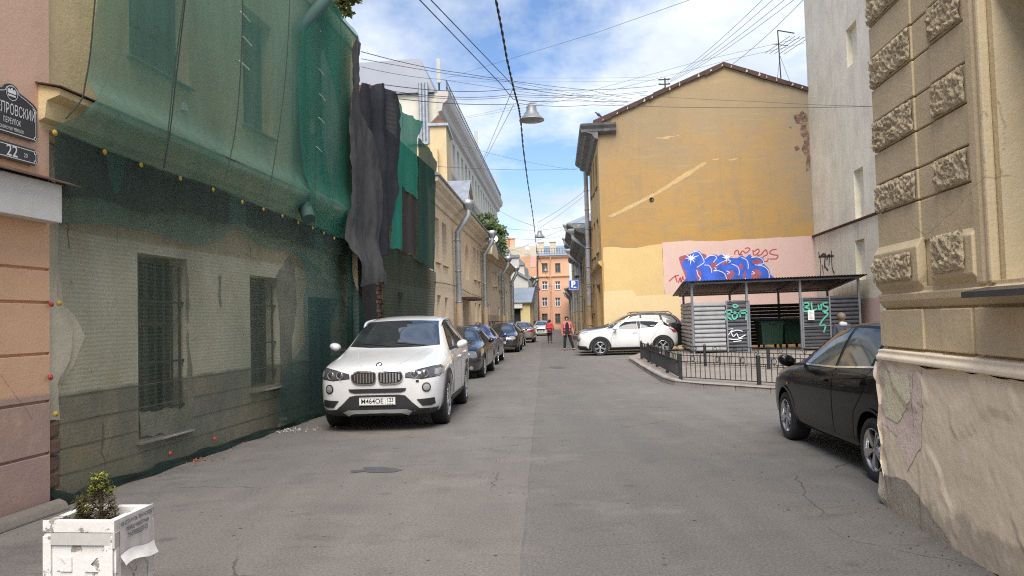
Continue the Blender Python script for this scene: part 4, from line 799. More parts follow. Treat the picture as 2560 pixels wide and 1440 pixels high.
for st in (((460, 240), (500, 240), (530, 275), (550, 325), (522, 350), (488, 372)), ((486, 395), (500, 440), (518, 468), (488, 500)), ((552, 352), (590, 356), (612, 385), (615, 420)), ((556, 300), (600, 272), (645, 274), (656, 295), (628, 328)), ((650, 362), (700, 328), (750, 310), (778, 318), (760, 332)), ((680, 402), (725, 425), (742, 470)), ((640, 372), (655, 392), (630, 402), (680, 400)), ((785, 342), (835, 365), (852, 410), (846, 440)), ((740, 402), (768, 415), (745, 428)), ((868, 285), (915, 310), (928, 350), (926, 385)), ((905, 462), (898, 497)), ((955, 288), (1010, 283), (1052, 306), (1058, 340), (1010, 345)), ((985, 350), (1060, 363), (1100, 400), (1108, 455), (1092, 492)), ((960, 405), (985, 422), (955, 430))):
    FG.ribbon(mb, smooth_poly(c7(st), 4, False), .032, .017)
for cx_, cy_, r_ in ((440, 292, 70), (745, 285, 55)):
    for k in range(9): a = k*2*PI/9+.3; rr = r_*(.55+.45*((k*7) % 3)/2); FG.ribbon(mb, c7(((cx_, cy_), (cx_+rr*math.cos(a), cy_+rr*math.sin(a)*.8))), [.08, .015], .018+.0004*k)
mb.build('white_highlights', GW, gf)
mb = MB()
for st in (((815, 262), (812, 240), (838, 225), (850, 262), (880, 262)), ((852, 268), (880, 230), (905, 250), (930, 232), (942, 214), (920, 204), (900, 214)), ((968, 222), (978, 268), (1020, 240), (1012, 214), (975, 240)), ((1000, 268), (1040, 262), (1060, 235), (1082, 222), (1090, 262), (1055, 282), (1060, 318), (1092, 318), (1100, 290)), ((1172, 216), (1130, 224), (1112, 250), (1150, 265), (1182, 270), (1168, 298), (1112, 300)), ((250, 492), (290, 455), (335, 438)), ((300, 440), (318, 498)), ((330, 505), (345, 458), (352, 500), (366, 448)), ((366, 448), (376, 478), (402, 492))):
    FG.ribbon(mb, smooth_poly(c7(st), 4, False), .055, .0085)
mb.build('red_tag', GR, gf)
# things on the gable roof
for nm, x, y, lab in (('pigeon', 1497, 291, 'dark pigeon perched on the lower end of the rusty verge'),):
    p = FG.P(FG.px(x, y)[0], FG.px(x, y+3)[1], .0); t_ = thing(nm, lab, 'bird', p)
    M = Matrix.Translation(p+V((0, 0, .14))) @ Matrix.Rotation(-.9, 4, 'Y'); mb = MB()
    mb.lathe([(.0, -.2), (.03, -.17), (.05, -.08), (.075, .0), (.07, .07), (.035, .12), (.033, .15), (.04, .18), (.03, .21), (.0, .225)], 12, M); mb.build('body', plain('pigeon_feather', (.07, .075, .085), .8), t_)
    mb = MB(); mb.tube([p+V((-.02, 0, .1)), p+V((-.02, 0, 0))], .008, 5); mb.tube([p+V((.02, 0, .1)), p+V((.02, 0, 0))], .008, 5); mb.build('legs', REDL, t_)
ins = thing('insulator_bracket', 'iron bracket with cross arms and insulators on the gable slope', 'bracket', FG.P(*FG.px(1658, 218)))
mb = MB(); s_, z_ = FG.px(1660, 225); P_ = lambda u, v: FG.P(s_+u, z_+v, .1)
mb.tube([P_(-.7, -.5), P_(-.5, -.15), P_(-.1, 0), P_(.05, .1), P_(.05, .55)], .035, 8)
for v in (.25, .48): mb.bar(P_(-.25, v), P_(.28, v), .05)
mb.build('arm', DARKM, ins)
mb = MB()
for v in (.25, .48):
    for u in (-.22, .25): mb.lathe([(0, 0), (.05, .02), (.06, .08), (.035, .12), (.045, .16), (0, .18)], 10, Matrix.Translation(P_(u, v)))
mb.build('insulator', PLATEW, ins)
ta = thing('tv_antenna', 'tall thin television antenna mast above the gable roof', 'antenna', FG.P(*FG.px(1955, 205)))
YA = 39.5; b0, b1, b2 = AT(1953, 200, YA), AT(1944, 76, YA), AT(1986, 83, YA)
mb = MB(); mb.tube([b0-V((0, 0, .5)), b1], .03, 6); mb.bar(b1, b2, .045); mb.build('mast', DARKM, ta)
mb = MB(); c_ = AT(1948, 112, YA); mb.bar(c_+V((-.3, 0, .05)), c_+V((.45, 0, -.06)), .03)
for k in range(5): q = c_+V((-.1+.25*k, 0, -.02*k)); mb.bar(q+V((-.35, .9, -.12)), q+V((.35, -.9, .12)), .018)
mb.build('dipole', DARKM, ta)
mb = MB(); mb.tube([AT(1950, 140, YA), AT(1943, 200, YA)], .01, 4); mb.tube([AT(1950, 140, YA), AT(1975, 205, YA)], .01, 4); mb.build('guy_wire', DARKM, ta)
downpipe(FR, ge, FR.L-.3, zl+.1, 0, .13, .24, plaster('rust_spotted_pipe', (.42, .42, .42), (.22, .09, .06), (.52, .52, .52), .6, .4, 1.6, .0, ((2.4, (.5, .37, .2), .02),), .2, 0), .24, False)
# row further along on the right
F2 = Fac((CR.x+.056*9.4, 46.4), (CR.x+.056*36, 73), True); F3 = Fac((CR.x+.056*36, 73), (CR.x+.056*60, 97), True); F4 = Fac((CR.x+.056*60, 97), (CR.x+.056*86, 123), True)
for F_, H_, nm, lab, mat, ov in ((F2, 7.0, 'low_yellow_house', 'low yellow house with dark overhanging eave behind the gable house', YFAC, .9), (F3, 10.6, 'grey_cornice_house', 'yellow grey house with heavy dark cornice in the right hand row', plaster('grey_yellow_plaster', (.5, .4, .22), (.34, .28, .2), (.56, .5, .36), .5, .4, .6, .5, (), .3, 0), .9), (F4, 5.4, 'far_right_house', 'low grey house at the far end of the right hand row', plaster('grey_lime_plaster', (.45, .42, .34), (.28, .26, .22), (.52, .5, .43), .5, .4, .6, .5, (), .3, 0), .7)):
    b_ = thing(nm, lab, 'building', F_.P(F_.L/2, 0, 0)); n = int(F_.L/3.2); hs = [(1+3.2*i, 2.3+3.2*i, a, a+1.9) for i in range(n) for a in ((1.2, 4.3) if H_ < 9 else (1.2, 4.6, 7.6)) if a+2 < H_]
    mb = MB(); F_.wall(mb, 0, F_.L, 0, H_, hs, .25); shell(F_, mb, 0, F_.L, 0, H_, 8); mb.build('wall', mat, b_)
    for h in hs: window(F_, b_, h, BROWNP, WGLASS, .2, 1, (.66,), .07, False)
    mb = MB(); F_.mould(mb, -.1, F_.L, [(.002, H_-.8), (.3, H_-.6), (.4, H_-.35), (ov, H_-.15), (ov+.05, H_), (.002, H_+.06)]); mb.build('cornice', CORN, b_)
    mb = MB(); F_.mould(mb, -.1, F_.L, [(ov+.1, H_+.01), (ov+.1, H_+.06), (-4, H_+2.0), (-8, H_+.1), (-8, H_+.01)]); mb.build('roof', BLUEROOF, b_)
    for s_ in (1.0, F_.L*.55): downpipe(F_, b_, s_, H_-.1, 0, .13, .25, plaster('old_zinc_pipe', (.36, .37, .37), (.2, .16, .13), (.45, .46, .46), .5, .4, 1, .3, ((2.2, (.42, .36, .24), .02),), .2, 0), ov+.2)
    if F_ is F4:
        mb = MB(); F_.box(mb, 1.5, 6.5, H_+.3, H_+3.4, -3, -.2); mb.build('dormer', BLUEROOF, b_); 
ac = thing('outdoor_unit', 'white air conditioner unit on the wall above the parking sign', 'air conditioner', F2.P(6, 4.6, .3))
mb = MB(); p_ = F2.px(1439, 680, .4); F2.box(mb, p_[0]-.5, p_[0]+.5, p_[1]-.35, p_[1]+.35, .12, .45); mb.build('casing', PLATEW, ac, bevel=.03)
mb = MB(); F2.box(mb, p_[0]-.5, p_[0]-.44, p_[1]-.5, p_[1]-.36, .0, .45); F2.box(mb, p_[0]+.44, p_[0]+.5, p_[1]-.5, p_[1]-.36, .0, .45); mb.build('bracket', DARKM, ac)
# ---------------------------------------------------------------- pale tall wall right of the gable
FP = Fac((14.25, 36.0), (13.0, 23.5))
PALE = plaster('pale_peeling_plaster', (.80, .73, .55), (.44, .40, .34), (.66, .62, .53), .55, .5, .55, .75, (), .3, .3)
LIMEW = plaster('peeling_limewash', (.82, .74, .58), (.58, .52, .42), (.86, .81, .69), .8, .8, .8, .75, ((8.4, (.84, .77, .60), 2.6),), .3, .3)
pw = thing('pale_tall_house', 'tall windowless pale peeling house wall right of the ochre gable', 'building', (14.5, 30, 0))
zled = FP.px(2036, 590)[1]; zled2 = FP.px(2190, 533)[1]
nich = [rpx(FP, *q) for q in ((2116, 2143, 60, 160), (2136, 2160, 420, 545), (2139, 2163, 598, 700))]
HP = 19.5
mb = MB(); FP.wall(mb, 0, FP.L, zled, HP, [n for n in nich if n[2] > zled], .22); shell(FP, mb, 0, FP.L, 0, HP, 8); mb.build('wall', LIMEW, pw)
mb = MB(); FP.wall(mb, 0, FP.L, 0, zled, [n for n in nich if n[3] < zled], .22); mb.build('lower_wall', PALE, pw)
for n in nich: mb = MB(); FP.box(mb, n[0]-.01, n[1]+.01, n[2]-.01, n[3]+.01, -.4, -.215); mb.build('blind_window', PALE, pw)
mb = MB(); FP.mould(mb, -.0, FP.L, [(.003, zled-.06), (.12, zled-.02), (.13, zled+.01), (.003, zled+.06)]); mb.build('ledge', RUSTM, pw)
FP.patch(rag([V(FP.px(*p)) for p in ((2036, 800), (2200, 880), (2200, 742), (2160, 745), (2040, 740))], .05, .2, 5), .004, .5, px=False).build('pink_paint_patch', PINK, pw)
mb = MB()
for st in (((2046, 630), (2052, 660), (2050, 690)), ((2052, 640), (2062, 636), (2060, 672)), ((2064, 634), (2062, 664), (2070, 676)), ((2066, 650), (2074, 636), (2072, 664)), ((2078, 626), (2080, 668), (2086, 684)), ((2056, 662), (2058, 686)), ((2046, 642), (2084, 640))):
    FP.ribbon(mb, smooth_poly(st, 3, False), .10, .006)
mb.build('graffiti', GK, pw)
# ================================================================== near right corner house
xr = lambda y: 2.965+.09*(y-6.1)
FK = Fac((xr(6.12), 6.12), (xr(-4), -4))
STONE = plaster('ochre_stone_render', (.63, .515, .325), (.47, .38, .235), (.70, .60, .42), .5, .45, 1.3, .45, (), .4, .3)
ROUGH = plaster('rough_tufa_blocks', (.63, .53, .35), (.33, .26, .16), (.76, .66, .46), .55, .6, 5, 0, (), 1.0, 0, .95, .7)
PLIN = plaster('peeling_plinth', (.82, .71, .54), (.58, .49, .38), (.84, .77, .67), .6, .6, 1.4, .45, ((.22, (.50, .43, .34), .5),), .22, .9, .95, .1)
PINKP = plaster('pinkish_plinth', (.78, .65, .57), (.56, .46, .38), (.82, .72, .64), .6, .6, 1.6, .4, (), .6, .6)
ck = thing('corner_house', 'ochre house corner with rough stone blocks and peeling plinth at the near right', 'building', (xr(3), 3, 0))
HK = 7.5; zpl = FK.px(2260, 893)[1]
sp1, sp2, sp3, sp4 = FK.px(2302, 400)[0], FK.px(2348, 400)[0], FK.px(2438, 400)[0], FK.px(2500, 400)[0]
mb = MB(); hk = (sp4, sp4+1.3, FK.px(2500, 720)[1]+.03, 3.4); FK.wall(mb, 0, FK.L, zpl-.2, HK, [hk], .4); shell(FK, mb, 0, FK.L, zpl-.2, HK, 6); FK.box(mb, .36, FK.L, 0, zpl-.21, -6, -.02); mb.build('wall', STONE, ck)
window(FK, ck, hk, BROWNP, WGLASS, .38, 1, (.65,), .08, False)
yb = [-240, -155, -72, -18+0, 63, 145, 226, 310, 388, 470, 540, 630]; zb = [FK.px(2190, y)[1] for y in (-255, -175, -97, -18, 63, 145, 226, 310, 388, 470, 540, 632)]
mb = MB(); rb = []
for i in range(len(zb)-1):
    hi, lo = zb[i], zb[i+1]; g = .006
    for s0_, s1_, kk in ((-.03, sp1, 0), (sp2, sp3, 0)):
        FK.box(mb, max(s0_, -.01), s1_, lo+g, hi-g, .002, .03)
        if i % 2 == 1: rb.append((max(s0_, -.01), s1_, lo, hi))
    FK.box(mb, sp1+.002, sp2-.002, lo+g, hi-g, .002, .018)
zt_, zm_ = zb[-1], FK.px(2195, 722)[1]
rb.append((-.02, sp1-.05, zm_+.03, zt_-.05)); rb.append((sp2, sp3-.02, zm_+.05, zt_+.02))
FK.mould(mb, -.02, sp1+.02, [(.002, zm_-.04), (.025, zm_-.03), (.065, zm_+.02), (.07, zt_-.03), (.03, zt_+.03), (.002, zt_+.04)]); FK.mould(mb, sp2-.05, sp3+.05, [(.002, zm_-.04), (.03, zm_-.02), (.07, zm_+.03), (.07, zt_-.03), (.03, zt_+.02), (.002, zt_+.03)])
mb.build('quoin', STONE, ck, bevel=.012)
for i, (a, b, c, d) in enumerate(rb):
    base = .032 if i < len(rb)-2 else .072
    def fo_(s, z, a=a, b=b, c=c, d=d, base=base, i=i):
        e = min(1, min(s-a, b-s, z-c, d-z)/.03); q = V((s*25, z*25, i*3.1)); n_ = noise.voronoi(q)[0][0]; return base+.004+max(0, e)*(.010+.034*(1-min(1, n_*1.5))*(.6+.7*noise.noise(q*.35))+.02*noise.noise(q*1.9)+.012*noise.noise(q*4.1))
    q = rag([V((a+.012, c+.012)), V((b-.012, c+.012)), V((b-.012, d-.012)), V((a+.012, d-.012))], .012, .03, i)
    FK.patch(q, fo_, .012, px=False).build('rough_block', ROUGH, ck)
    
mb = MB(); z1_, z2_, z3_ = FK.px(2200, 748)[1], FK.px(2200, 772)[1], FK.px(2200, 866)[1]
FK.mould(mb, -.0, 6, [(.002, z2_), (.02, z2_+.005), (.055, z1_-.02), (.06, z1_+.03), (.03, z1_+.035), (.03, z1_+.07), (.002, zm_-.05)]); 
sj = FK.px(2455, 830)[0]
for a, b in ((-.02, sp1), (sp1+.004, sp2-.01), (sp2, sj-.03), (sj+.01, 6)): FK.box(mb, a, b, z3_+.012, z2_-.012, .002, .045 if a != sp1+.004 else .03)
mb.build('base_moulding', STONE, ck, bevel=.008); mb = MB(); FK.mould(mb, .0, 6, [(.002, zpl-.04), (.10, zpl-.03), (.10, zpl+.0), (.08, zpl+.02), (.08, zpl+.05), (.03, z3_-.01), (.002, z3_)]); mb.build('plinth_cap', PLIN, ck, bevel=.008)
mb = MB()
for k, (o_, w_) in enumerate(((.05, .1), (.035, .07), (.06, .05))): a = sp3+.03+(sp4-sp3-.05)*k/3; FK.box(mb, a, a+w_, hk[2]-.0, 3.5, .002, o_)
mb.build('architrave', STONE, ck, bevel=.015)
mb = MB(); ss_ = FK.px(2425, 738, .15)[0]; zs_ = FK.px(2430, 736, .15)[1]; FK.mould(mb, ss_, ss_+2.6, [(.003, zs_+.05), (.2, zs_+.015), (.2, zs_-.02), (.19, zs_-.02), (.19, zs_+.005), (.003, zs_+.035)]); mb.build('sill_flashing', plain('brown_grey_sill', (.07, .06, .06), .5), ck)
# eroded plinth with a battered, broken corner
prof_px = [(2196, 905), (2193, 960), (2200, 1010), (2196, 1060), (2205, 1110), (2203, 1150), (2212, 1190), (2208, 1230), (2228, 1275)]
pe = [FK.px(x, y, .06) for x, y in prof_px]; zz0 = 0.0
poly = [(pe[0][0], zpl-.035)]+pe[:-1]+[(pe[-1][0], .03), (pe[-1][0]+.02, 0), (6, 0), (6, zpl-.035)]
poly = rag([V(p) for p in poly], .03, .08, 6)
def fpl(s, z, b_=0):
    n_ = noise.fractal(V((s*1.3, z*1.3, 3)), 1, 2, 5); ed = max(0, .18-(s-pe[0][0]))*.25*(noise.noise(V((s*9, z*7, 1)))+.4)
    step_ = .012 if noise.noise(V((s*1.7, z*2.3, 9.2))) > .12 else 0
    return .07+.012*n_+b_-max(0, ed)+step_*.8+.003*noise.noise(V((s*22, z*22, 0)))
mbp = FK.patch(poly, fpl, .03, px=False); nv = len(mbp.v)
mbp.build('plinth', PLIN, ck)
mb = MB(); q = [FK.P(p[0], p[1], .07) for p in pe]; q2 = [v-FK.n*.6+FK.d*.0 for v in q]; mb.add(q+q2, [(i, i+1, len(q)+i+1, len(q)+i) for i in range(len(q)-1)]); FK.box(mb, pe[-1][0]+.03, 6, 0, zpl-.05, -.1, .03); mb.build('corner_return', PLIN, ck)
FK.patch(rag([V(FK.px(*p)) for p in ((2200, 905), (2330, 925), (2335, 1000), (2330, 1120), (2295, 1180), (2270, 1090), (2235, 1060), (2215, 1000))], .03, .06, 12), lambda s, z: fpl(s, z)+.004, .03, px=False).build('paint_patch', PINKP, ck)
FK.patch(rag([V(FK.px(*p)) for p in ((2228, 925), (2300, 935), (2308, 1000), (2270, 1055), (2240, 1040))], .03, .06, 14), lambda s, z: fpl(s, z)+.008, .03, px=False).build('paint_patch', plaster('greenish_plinth_patch', (.76, .71, .52), (.58, .52, .38), (.82, .77, .6), .6, .5, 3, .3, (), .6, 0), ck)
FK.patch(rag([V(FK.px(*p)) for p in ((2212, 1180), (2290, 1200), (2360, 1290), (2440, 1400), (2330, 1330), (2232, 1272))], .03, .06, 16), lambda s, z: fpl(s, z)+.005, .03, px=False).build('cement_patch', plaster('grey_cement_patch', (.38, .335, .27), (.26, .23, .19), (.46, .42, .35), .6, .5, 3, .2, (), .7, 0), ck)
# ================================================================== bin shelter
SY = 29.15; SX0, SX1, XO0, XO1 = 6.80, 13.12, 8.98, 10.90; ZG = .1
GREYM = plain('grey_steel_frame', (.20, .21, .225), .5, .3, .2, 3); DSLAT = plain('anthracite_slats', (.045, .047, .055), .42, .2, .25, 3, bump=.15)
LSLAT = plaster('scuffed_grey_slats', (.24, .245, .255), (.10, .095, .09), (.36, .365, .37), .5, .45, 1.6, .2, (), .2, 0, .5)
sh = thing('bin_shelter', 'open fronted grey slatted bin shelter with corrugated roof', 'shelter', (10, 31, 0))
zr = lambda x, y: 2.80+.012*(x-SX0)-.085*(y-SY)
KX = lambda y: .12*(y-SY)
mb = MB()
for x in (SX0, 8.87, 10.9, SX1): mb.box((x-.04, SY-.04, ZG), (x+.04, SY+.04, zr(x, SY)-.03))
for x in (SX0+.1, 8.9, 11.0, SX1): mb.box((x+KX(33.2)-.04, 33.2, ZG), (x+KX(33.2)+.04, 33.28, zr(x, 33.2)-.03))
for y in (SY, 33.24): mb.bar((SX0-.1+KX(y), y, zr(SX0, y)-.06), (SX1+.1+KX(y), y, zr(SX1, y)-.06), .06)
for x in (SX0, 8.87, 10.9, SX1): mb.bar((x, SY+.05, zr(x, SY)-.07), (x+KX(33.2), 33.2, zr(x, 33.2)-.07), .05)
mb.build('frame', GREYM, sh)
mb = MB(); n = 130; xs = [SX0-.35+(SX1-SX0+.6)*i/n for i in range(n+1)]
vs = [(x+KX(y), y, zr(x, y)+.018*math.sin(i*PI*.95)+k) for k in (0, .006) for y in (SY-.35, 31.2, 33.7) for i, x in enumerate(xs)]; m_ = n+1
fs = [(k*3*m_+j*m_+i, k*3*m_+j*m_+i+1, k*3*m_+(j+1)*m_+i+1, k*3*m_+(j+1)*m_+i) for k in (0, 1) for j in (0, 1) for i in range(n)]
fs += [(i, i+1, 3*m_+i+1, 3*m_+i) for i in range(n)]+[(2*m_+i, 2*m_+i+1, 5*m_+i+1, 5*m_+i) for i in range(n)]
mb.add(vs, fs); mb.build('roof', plain('corrugated_dark_sheet', (.035, .036, .04), .5, .3, .25, 2), sh, fix=False)
def slats(mb, p, q, z0, z1, n, tilt=.035, th=.012):
    """lapped horizontal boards between two plan points"""
    p, q = V(p), V(q); d = (q-p).normalized(); o = V((d.y, -d.x)); hgt = (z1-z0)/n
    for i in range(n):
        a, b = z0+i*hgt, z0+(i+1)*hgt*1.0-.008
        prof = [(0, b), (tilt*.4, b), (tilt, a+hgt*.45), (tilt, a+hgt*.2), (.0, a)]; prof = prof+[(u-th, z) for u, z in reversed(prof)]; k = len(prof)
        vs = [(e.x+o.x*u, e.y+o.y*u, z) for e in (p, q) for u, z in prof]; mb.add(vs, [(j, (j+1) % k, k+(j+1) % k, k+j) for j in range(k)]+[tuple(range(k)), tuple(reversed(range(k, 2*k)))])
mb = MB(); slats(mb, (SX0+.05, SY), (8.02, SY), .18, 2.02, 11, .05); mb.build('slat_panel', LSLAT, sh)
mb = MB(); slats(mb, (12.02, SY), (SX1-.05, SY), .3, 2.15, 12, .05); mb.build('slat_panel', DSLAT, sh)
mb = MB(); slats(mb, (SX0+KX(33.2), 33.2), (SX0, SY+.05), .2, 2.05, 12, .05); mb.build('side_slats', plaster('peeling_side_slats', (.36, .33, .27), (.12, .11, .1), (.46, .42, .34), .8, .6, 3, .2, (), .3, 0, .6), sh)
mb = MB(); slats(mb, (SX1, SY+.05), (SX1+KX(33.2), 33.2), .2, 2.05, 12); mb.build('side_slats', DSLAT, sh)
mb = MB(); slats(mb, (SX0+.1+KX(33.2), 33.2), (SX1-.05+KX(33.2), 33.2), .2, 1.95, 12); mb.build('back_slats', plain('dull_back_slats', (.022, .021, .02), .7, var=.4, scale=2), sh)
def shed_door(x0, x1, z0, z1, zm):
    d = MB(); y = SY-.05
    for a, b in (((x0, z0), (x0, z1)), ((x1, z0), (x1, z1))): d.bar((a[0], y, a[1]), (b[0], y, b[1]), .055, .04)
    for z in (z0, z1, zm): d.bar((x0+.03, y, z), (x1-.03, y, z), .045, .036)
    o = d.build('door', GREYM, sh); m = MB(); slats(m, (x0+.03, y+.045), (x1-.03, y+.045), z0+.02, z1-.02, 14, .03); m.build('door_slats', DSLAT, o); return o
d1 = shed_door(8.08, 8.93, .12, 2.06, .98); d2 = shed_door(10.95, 11.98, .2, 2.1, 1.02)
FS = Fac((0, SY-.055), (1, SY-.055)); MINT = plain('mint_spray_paint', (.10, .42, .30), .6, var=.3, scale=5)
def strokes(name, mat, par, sts, w, out):
    mb = MB()
    for st in sts: FS.ribbon(mb, smooth_poly(c7(st), 4, False), w, out)
    return mb.build(name, mat, par)
strokes('graffiti', MINT, d1, (((735, 740), (738, 830)), ((735, 745), (780, 740), (778, 775), (738, 782), (785, 822)), ((800, 755), (790, 790), (805, 815), (830, 800), (832, 765), (805, 752)), ((860, 745), (858, 800)), ((860, 745), (915, 738)), ((915, 738), (908, 825)), ((790, 700), (815, 690), (840, 702), (815, 715), (790, 702)), ((730, 770), (918, 762))), .055, .012)
strokes('white_scribble', GW, d1, (((745, 905), (800, 900), (770, 930), (830, 910), (880, 920)), ((750, 960), (780, 930), (800, 965), (830, 940), (850, 975), (905, 950)), ((760, 985), (820, 990), (880, 978)), ((800, 1010), (870, 1000))), .03, .012)
strokes('graffiti', MINT, d2, (((1398, 680), (1400, 745)), ((1398, 680), (1440, 675), (1445, 700), (1400, 710), (1450, 725), (1440, 748), (1400, 748)), ((1470, 672), (1478, 735), (1520, 728)), ((1530, 690), (1535, 730), (1555, 725), (1552, 685)), ((1610, 672), (1570, 680), (1580, 705), (1612, 715), (1600, 745), (1565, 745)), ((1575, 760), (1612, 770), (1560, 830), (1545, 870), (1590, 870), (1575, 930))), .06, .012)
mb = MB(); mb.box((11.12, SY-.115, 1.25), (11.36, SY-.11, 1.62)); pn = mb.build('notice', PLATEW, d2)
mb = MB()
for i in range(6): mb.box((11.15, SY-.1165, 1.3+i*.045), (11.33-.04*(i % 2), SY-.1155, 1.315+i*.045))
mb.build('print', plain('grey_print', (.3, .3, .32), .8), pn)
BING = plain('bin_green', (.02, .06, .035), .5, var=.2, bump=.1); BIND = plain('bin_lid_green', (.016, .046, .03), .45)
def bin4(x, y, lab, rz=0.0):
    b = thing('wheeled_bin', lab, 'bin', (x, y, ZG), rz, 'wheeled bins in the shelter')
    mb = MB(); pr = [(-.40, .2), (.40, .2), (.45, .95), (.475, 1.08), (-.475, 1.08), (-.45, .95)]; mb.prism(pr, lambda u, v, d: V((u, d*(.82+.18*v), v)), -.42, .42)
    for k in (-.25, 0, .25): mb.box((k-.03, -.42, .3), (k+.03, -.385, .9))
    mb.build('body', BING, b, True, .03)
    mb = MB(); lp = [(-.44, 1.085), (-.44, 1.12), (-.25, 1.2), (0, 1.24), (.25, 1.22), (.46, 1.12), (.46, 1.085)]; n_ = len(lp)
    mb.add([(x_, a, z) for x_ in (-.485, .485) for a, z in lp], [(i, (i+1) % n_, n_+(i+1) % n_, n_+i) for i in range(n_)]+[tuple(range(n_)), tuple(reversed(range(n_, 2*n_)))]); mb.box((-.12, -.48, 1.0), (.12, -.44, 1.1)); mb.build('lid', BIND, b, True, .02)
    mb = MB(); mb.tube([(-.45, -.4, 1.02), (-.53, -.4, 1.02)], .03, 8); mb.tube([(.45, -.4, 1.02), (.53, -.4, 1.02)], .03, 8); mb.build('handle', DARKM, b, True)
    for sx in (-.34, .34):
        for sy in (-.32, .32):
            mb = MB(); mb.lathe([(0, -.025), (.085, -.025), (.1, -.015), (.1, .015), (.085, .025), (0, .025)], 16, Matrix.Translation((sx, sy, .1)) @ Matrix.Rotation(PI/2, 4, 'Y')); mb.box((sx-.04, sy-.03, .12), (sx+.04, sy+.03, .22)); mb.build('wheel', RUBBER, b, True)
bin4(10.42, 31.4, 'dark green wheeled bin with lid catch, left one in the shelter opening'); bin4(11.5, 31.9, 'dark green wheeled bin half hidden behind the right shelter door', .05)
# ---------------------------------------------------------------- low railing
FH_ = .56
def fence(lab, A, B, skip_first=False, rings=True):
    A, B = V(A), V(B); L = (B-A).length; d = (B-A)/L; n = max(1, round(L/2.1)); z = ZG
    f = thing('low_railing', lab, 'railing', (A.x, A.y, z), 0, 'low black railings round the dirt patch')
    P_ = lambda s, h: V((A.x+d.x*s, A.y+d.y*s, z+h))
    for i in range(1 if skip_first else 0, n+1):
        mb = MB(); s = L*i/n; q = P_(s, 0); mb.box((q.x-.035, q.y-.035, z), (q.x+.035, q.y+.035, z+FH_+.03)); mb.add([(q.x-.045, q.y-.045, z+FH_+.03), (q.x+.045, q.y-.045, z+FH_+.03), (q.x+.045, q.y+.045, z+FH_+.03), (q.x-.045, q.y+.045, z+FH_+.03), (q.x, q.y, z+FH_+.09)], [(0, 1, 4), (1, 2, 4), (2, 3, 4), (3, 0, 4), (3, 2, 1, 0)]); mb.build('post', FENM, f)
    for i in range(n):
        a, b = L*i/n+.04, L*(i+1)/n-.04; mb = MB()
        for h in (FH_, FH_-.14, .07): mb.bar(P_(a, h), P_(b, h), .028, .016)
        k = int((b-a)/.13)
        for j in range(1, k): s = a+(b-a)*j/k; mb.bar(P_(s, .07), P_(s, FH_-.14 if j % 2 else FH_), .014)
        if rings:
            for j in range(3):
                s = a+(b-a)*(j+.5)/3; mb.tube([P_(s+.055*math.cos(t), FH_-.07+.055*math.sin(t)) for t in [m*PI/6 for m in range(13)]], .008, 5, 0, False)
        mb.build('panel', FENM, f)
FENM = plain('black_fence_paint', (.02, .02, .021), .5, scale=8, var=.4)
A0 = G(1604, 897, ZG).xy; A1 = G(1702, 950, ZG).xy; A2 = G(1930, 965, ZG).xy; dd = (A2-A1).normalized(); A3 = A1+dd*8.6
fence('low black railing along the kerb, running away beside the white crossover', A0, A1)
fence('low black railing with rings facing the camera behind the black hatchback', A1, A3, True)
C0, C1 = G(1629, 862, ZG+.58).xy, G(1992, 869, ZG+.58).xy
fence('farthest low black railing directly in front of the bin shelter', C0, C0+(C1-C0)*1.25)
# ---------------------------------------------------------------- parking sign
pk = thing('parking_sign', 'blue and white parking sign on a bracket at the right hand house fronts', 'sign', AT(1434, 712, 36.5))
SIGNB = plain('sign_blue', (.01, .07, .32), .4, var=.1, coat=.3); c_ = AT(1434, 712, 36.5); w = .23
mb = MB(); mb.box(c_+V((-w, 0, -w)), c_+V((w, .02, w))); mb.build('panel', SIGNB, pk, bevel=.012)
mb = MB()
for a, b in (((-w+.01, -w+.01), (w-.01, -w+.022)), ((-w+.01, w-.022), (w-.01, w-.01)), ((-w+.01, -w+.022), (-w+.022, w-.022)), ((w-.022, -w+.022), (w-.01, w-.022))): mb.box(c_+V((a[0], -.004, a[1])), c_+V((b[0], -.001, b[1])))
text_into(mb, 'P', .40, lambda a, b: c_+V((a-.02, -.004, b+.01)), .018, .95)
mb.prism([(-.02, -.12), (.04, -.075), (.04, -.1), (.13, -.1), (.13, -.14), (.04, -.14), (.04, -.165)], lambda u, v, d: c_+V((u, d, v)), -.005, -.001); mb.build('symbol', ENW, pk, fix=False)
mb = MB(); mb.tube([c_+V((0, .03, 0)), c_+V((1.4, .25, .0))], .02, 6); mb.box(c_+V((.0, .0, -w-.18)), c_+V((w, .02, -w-.03))); mb.build('bracket', RUSTM, pk)
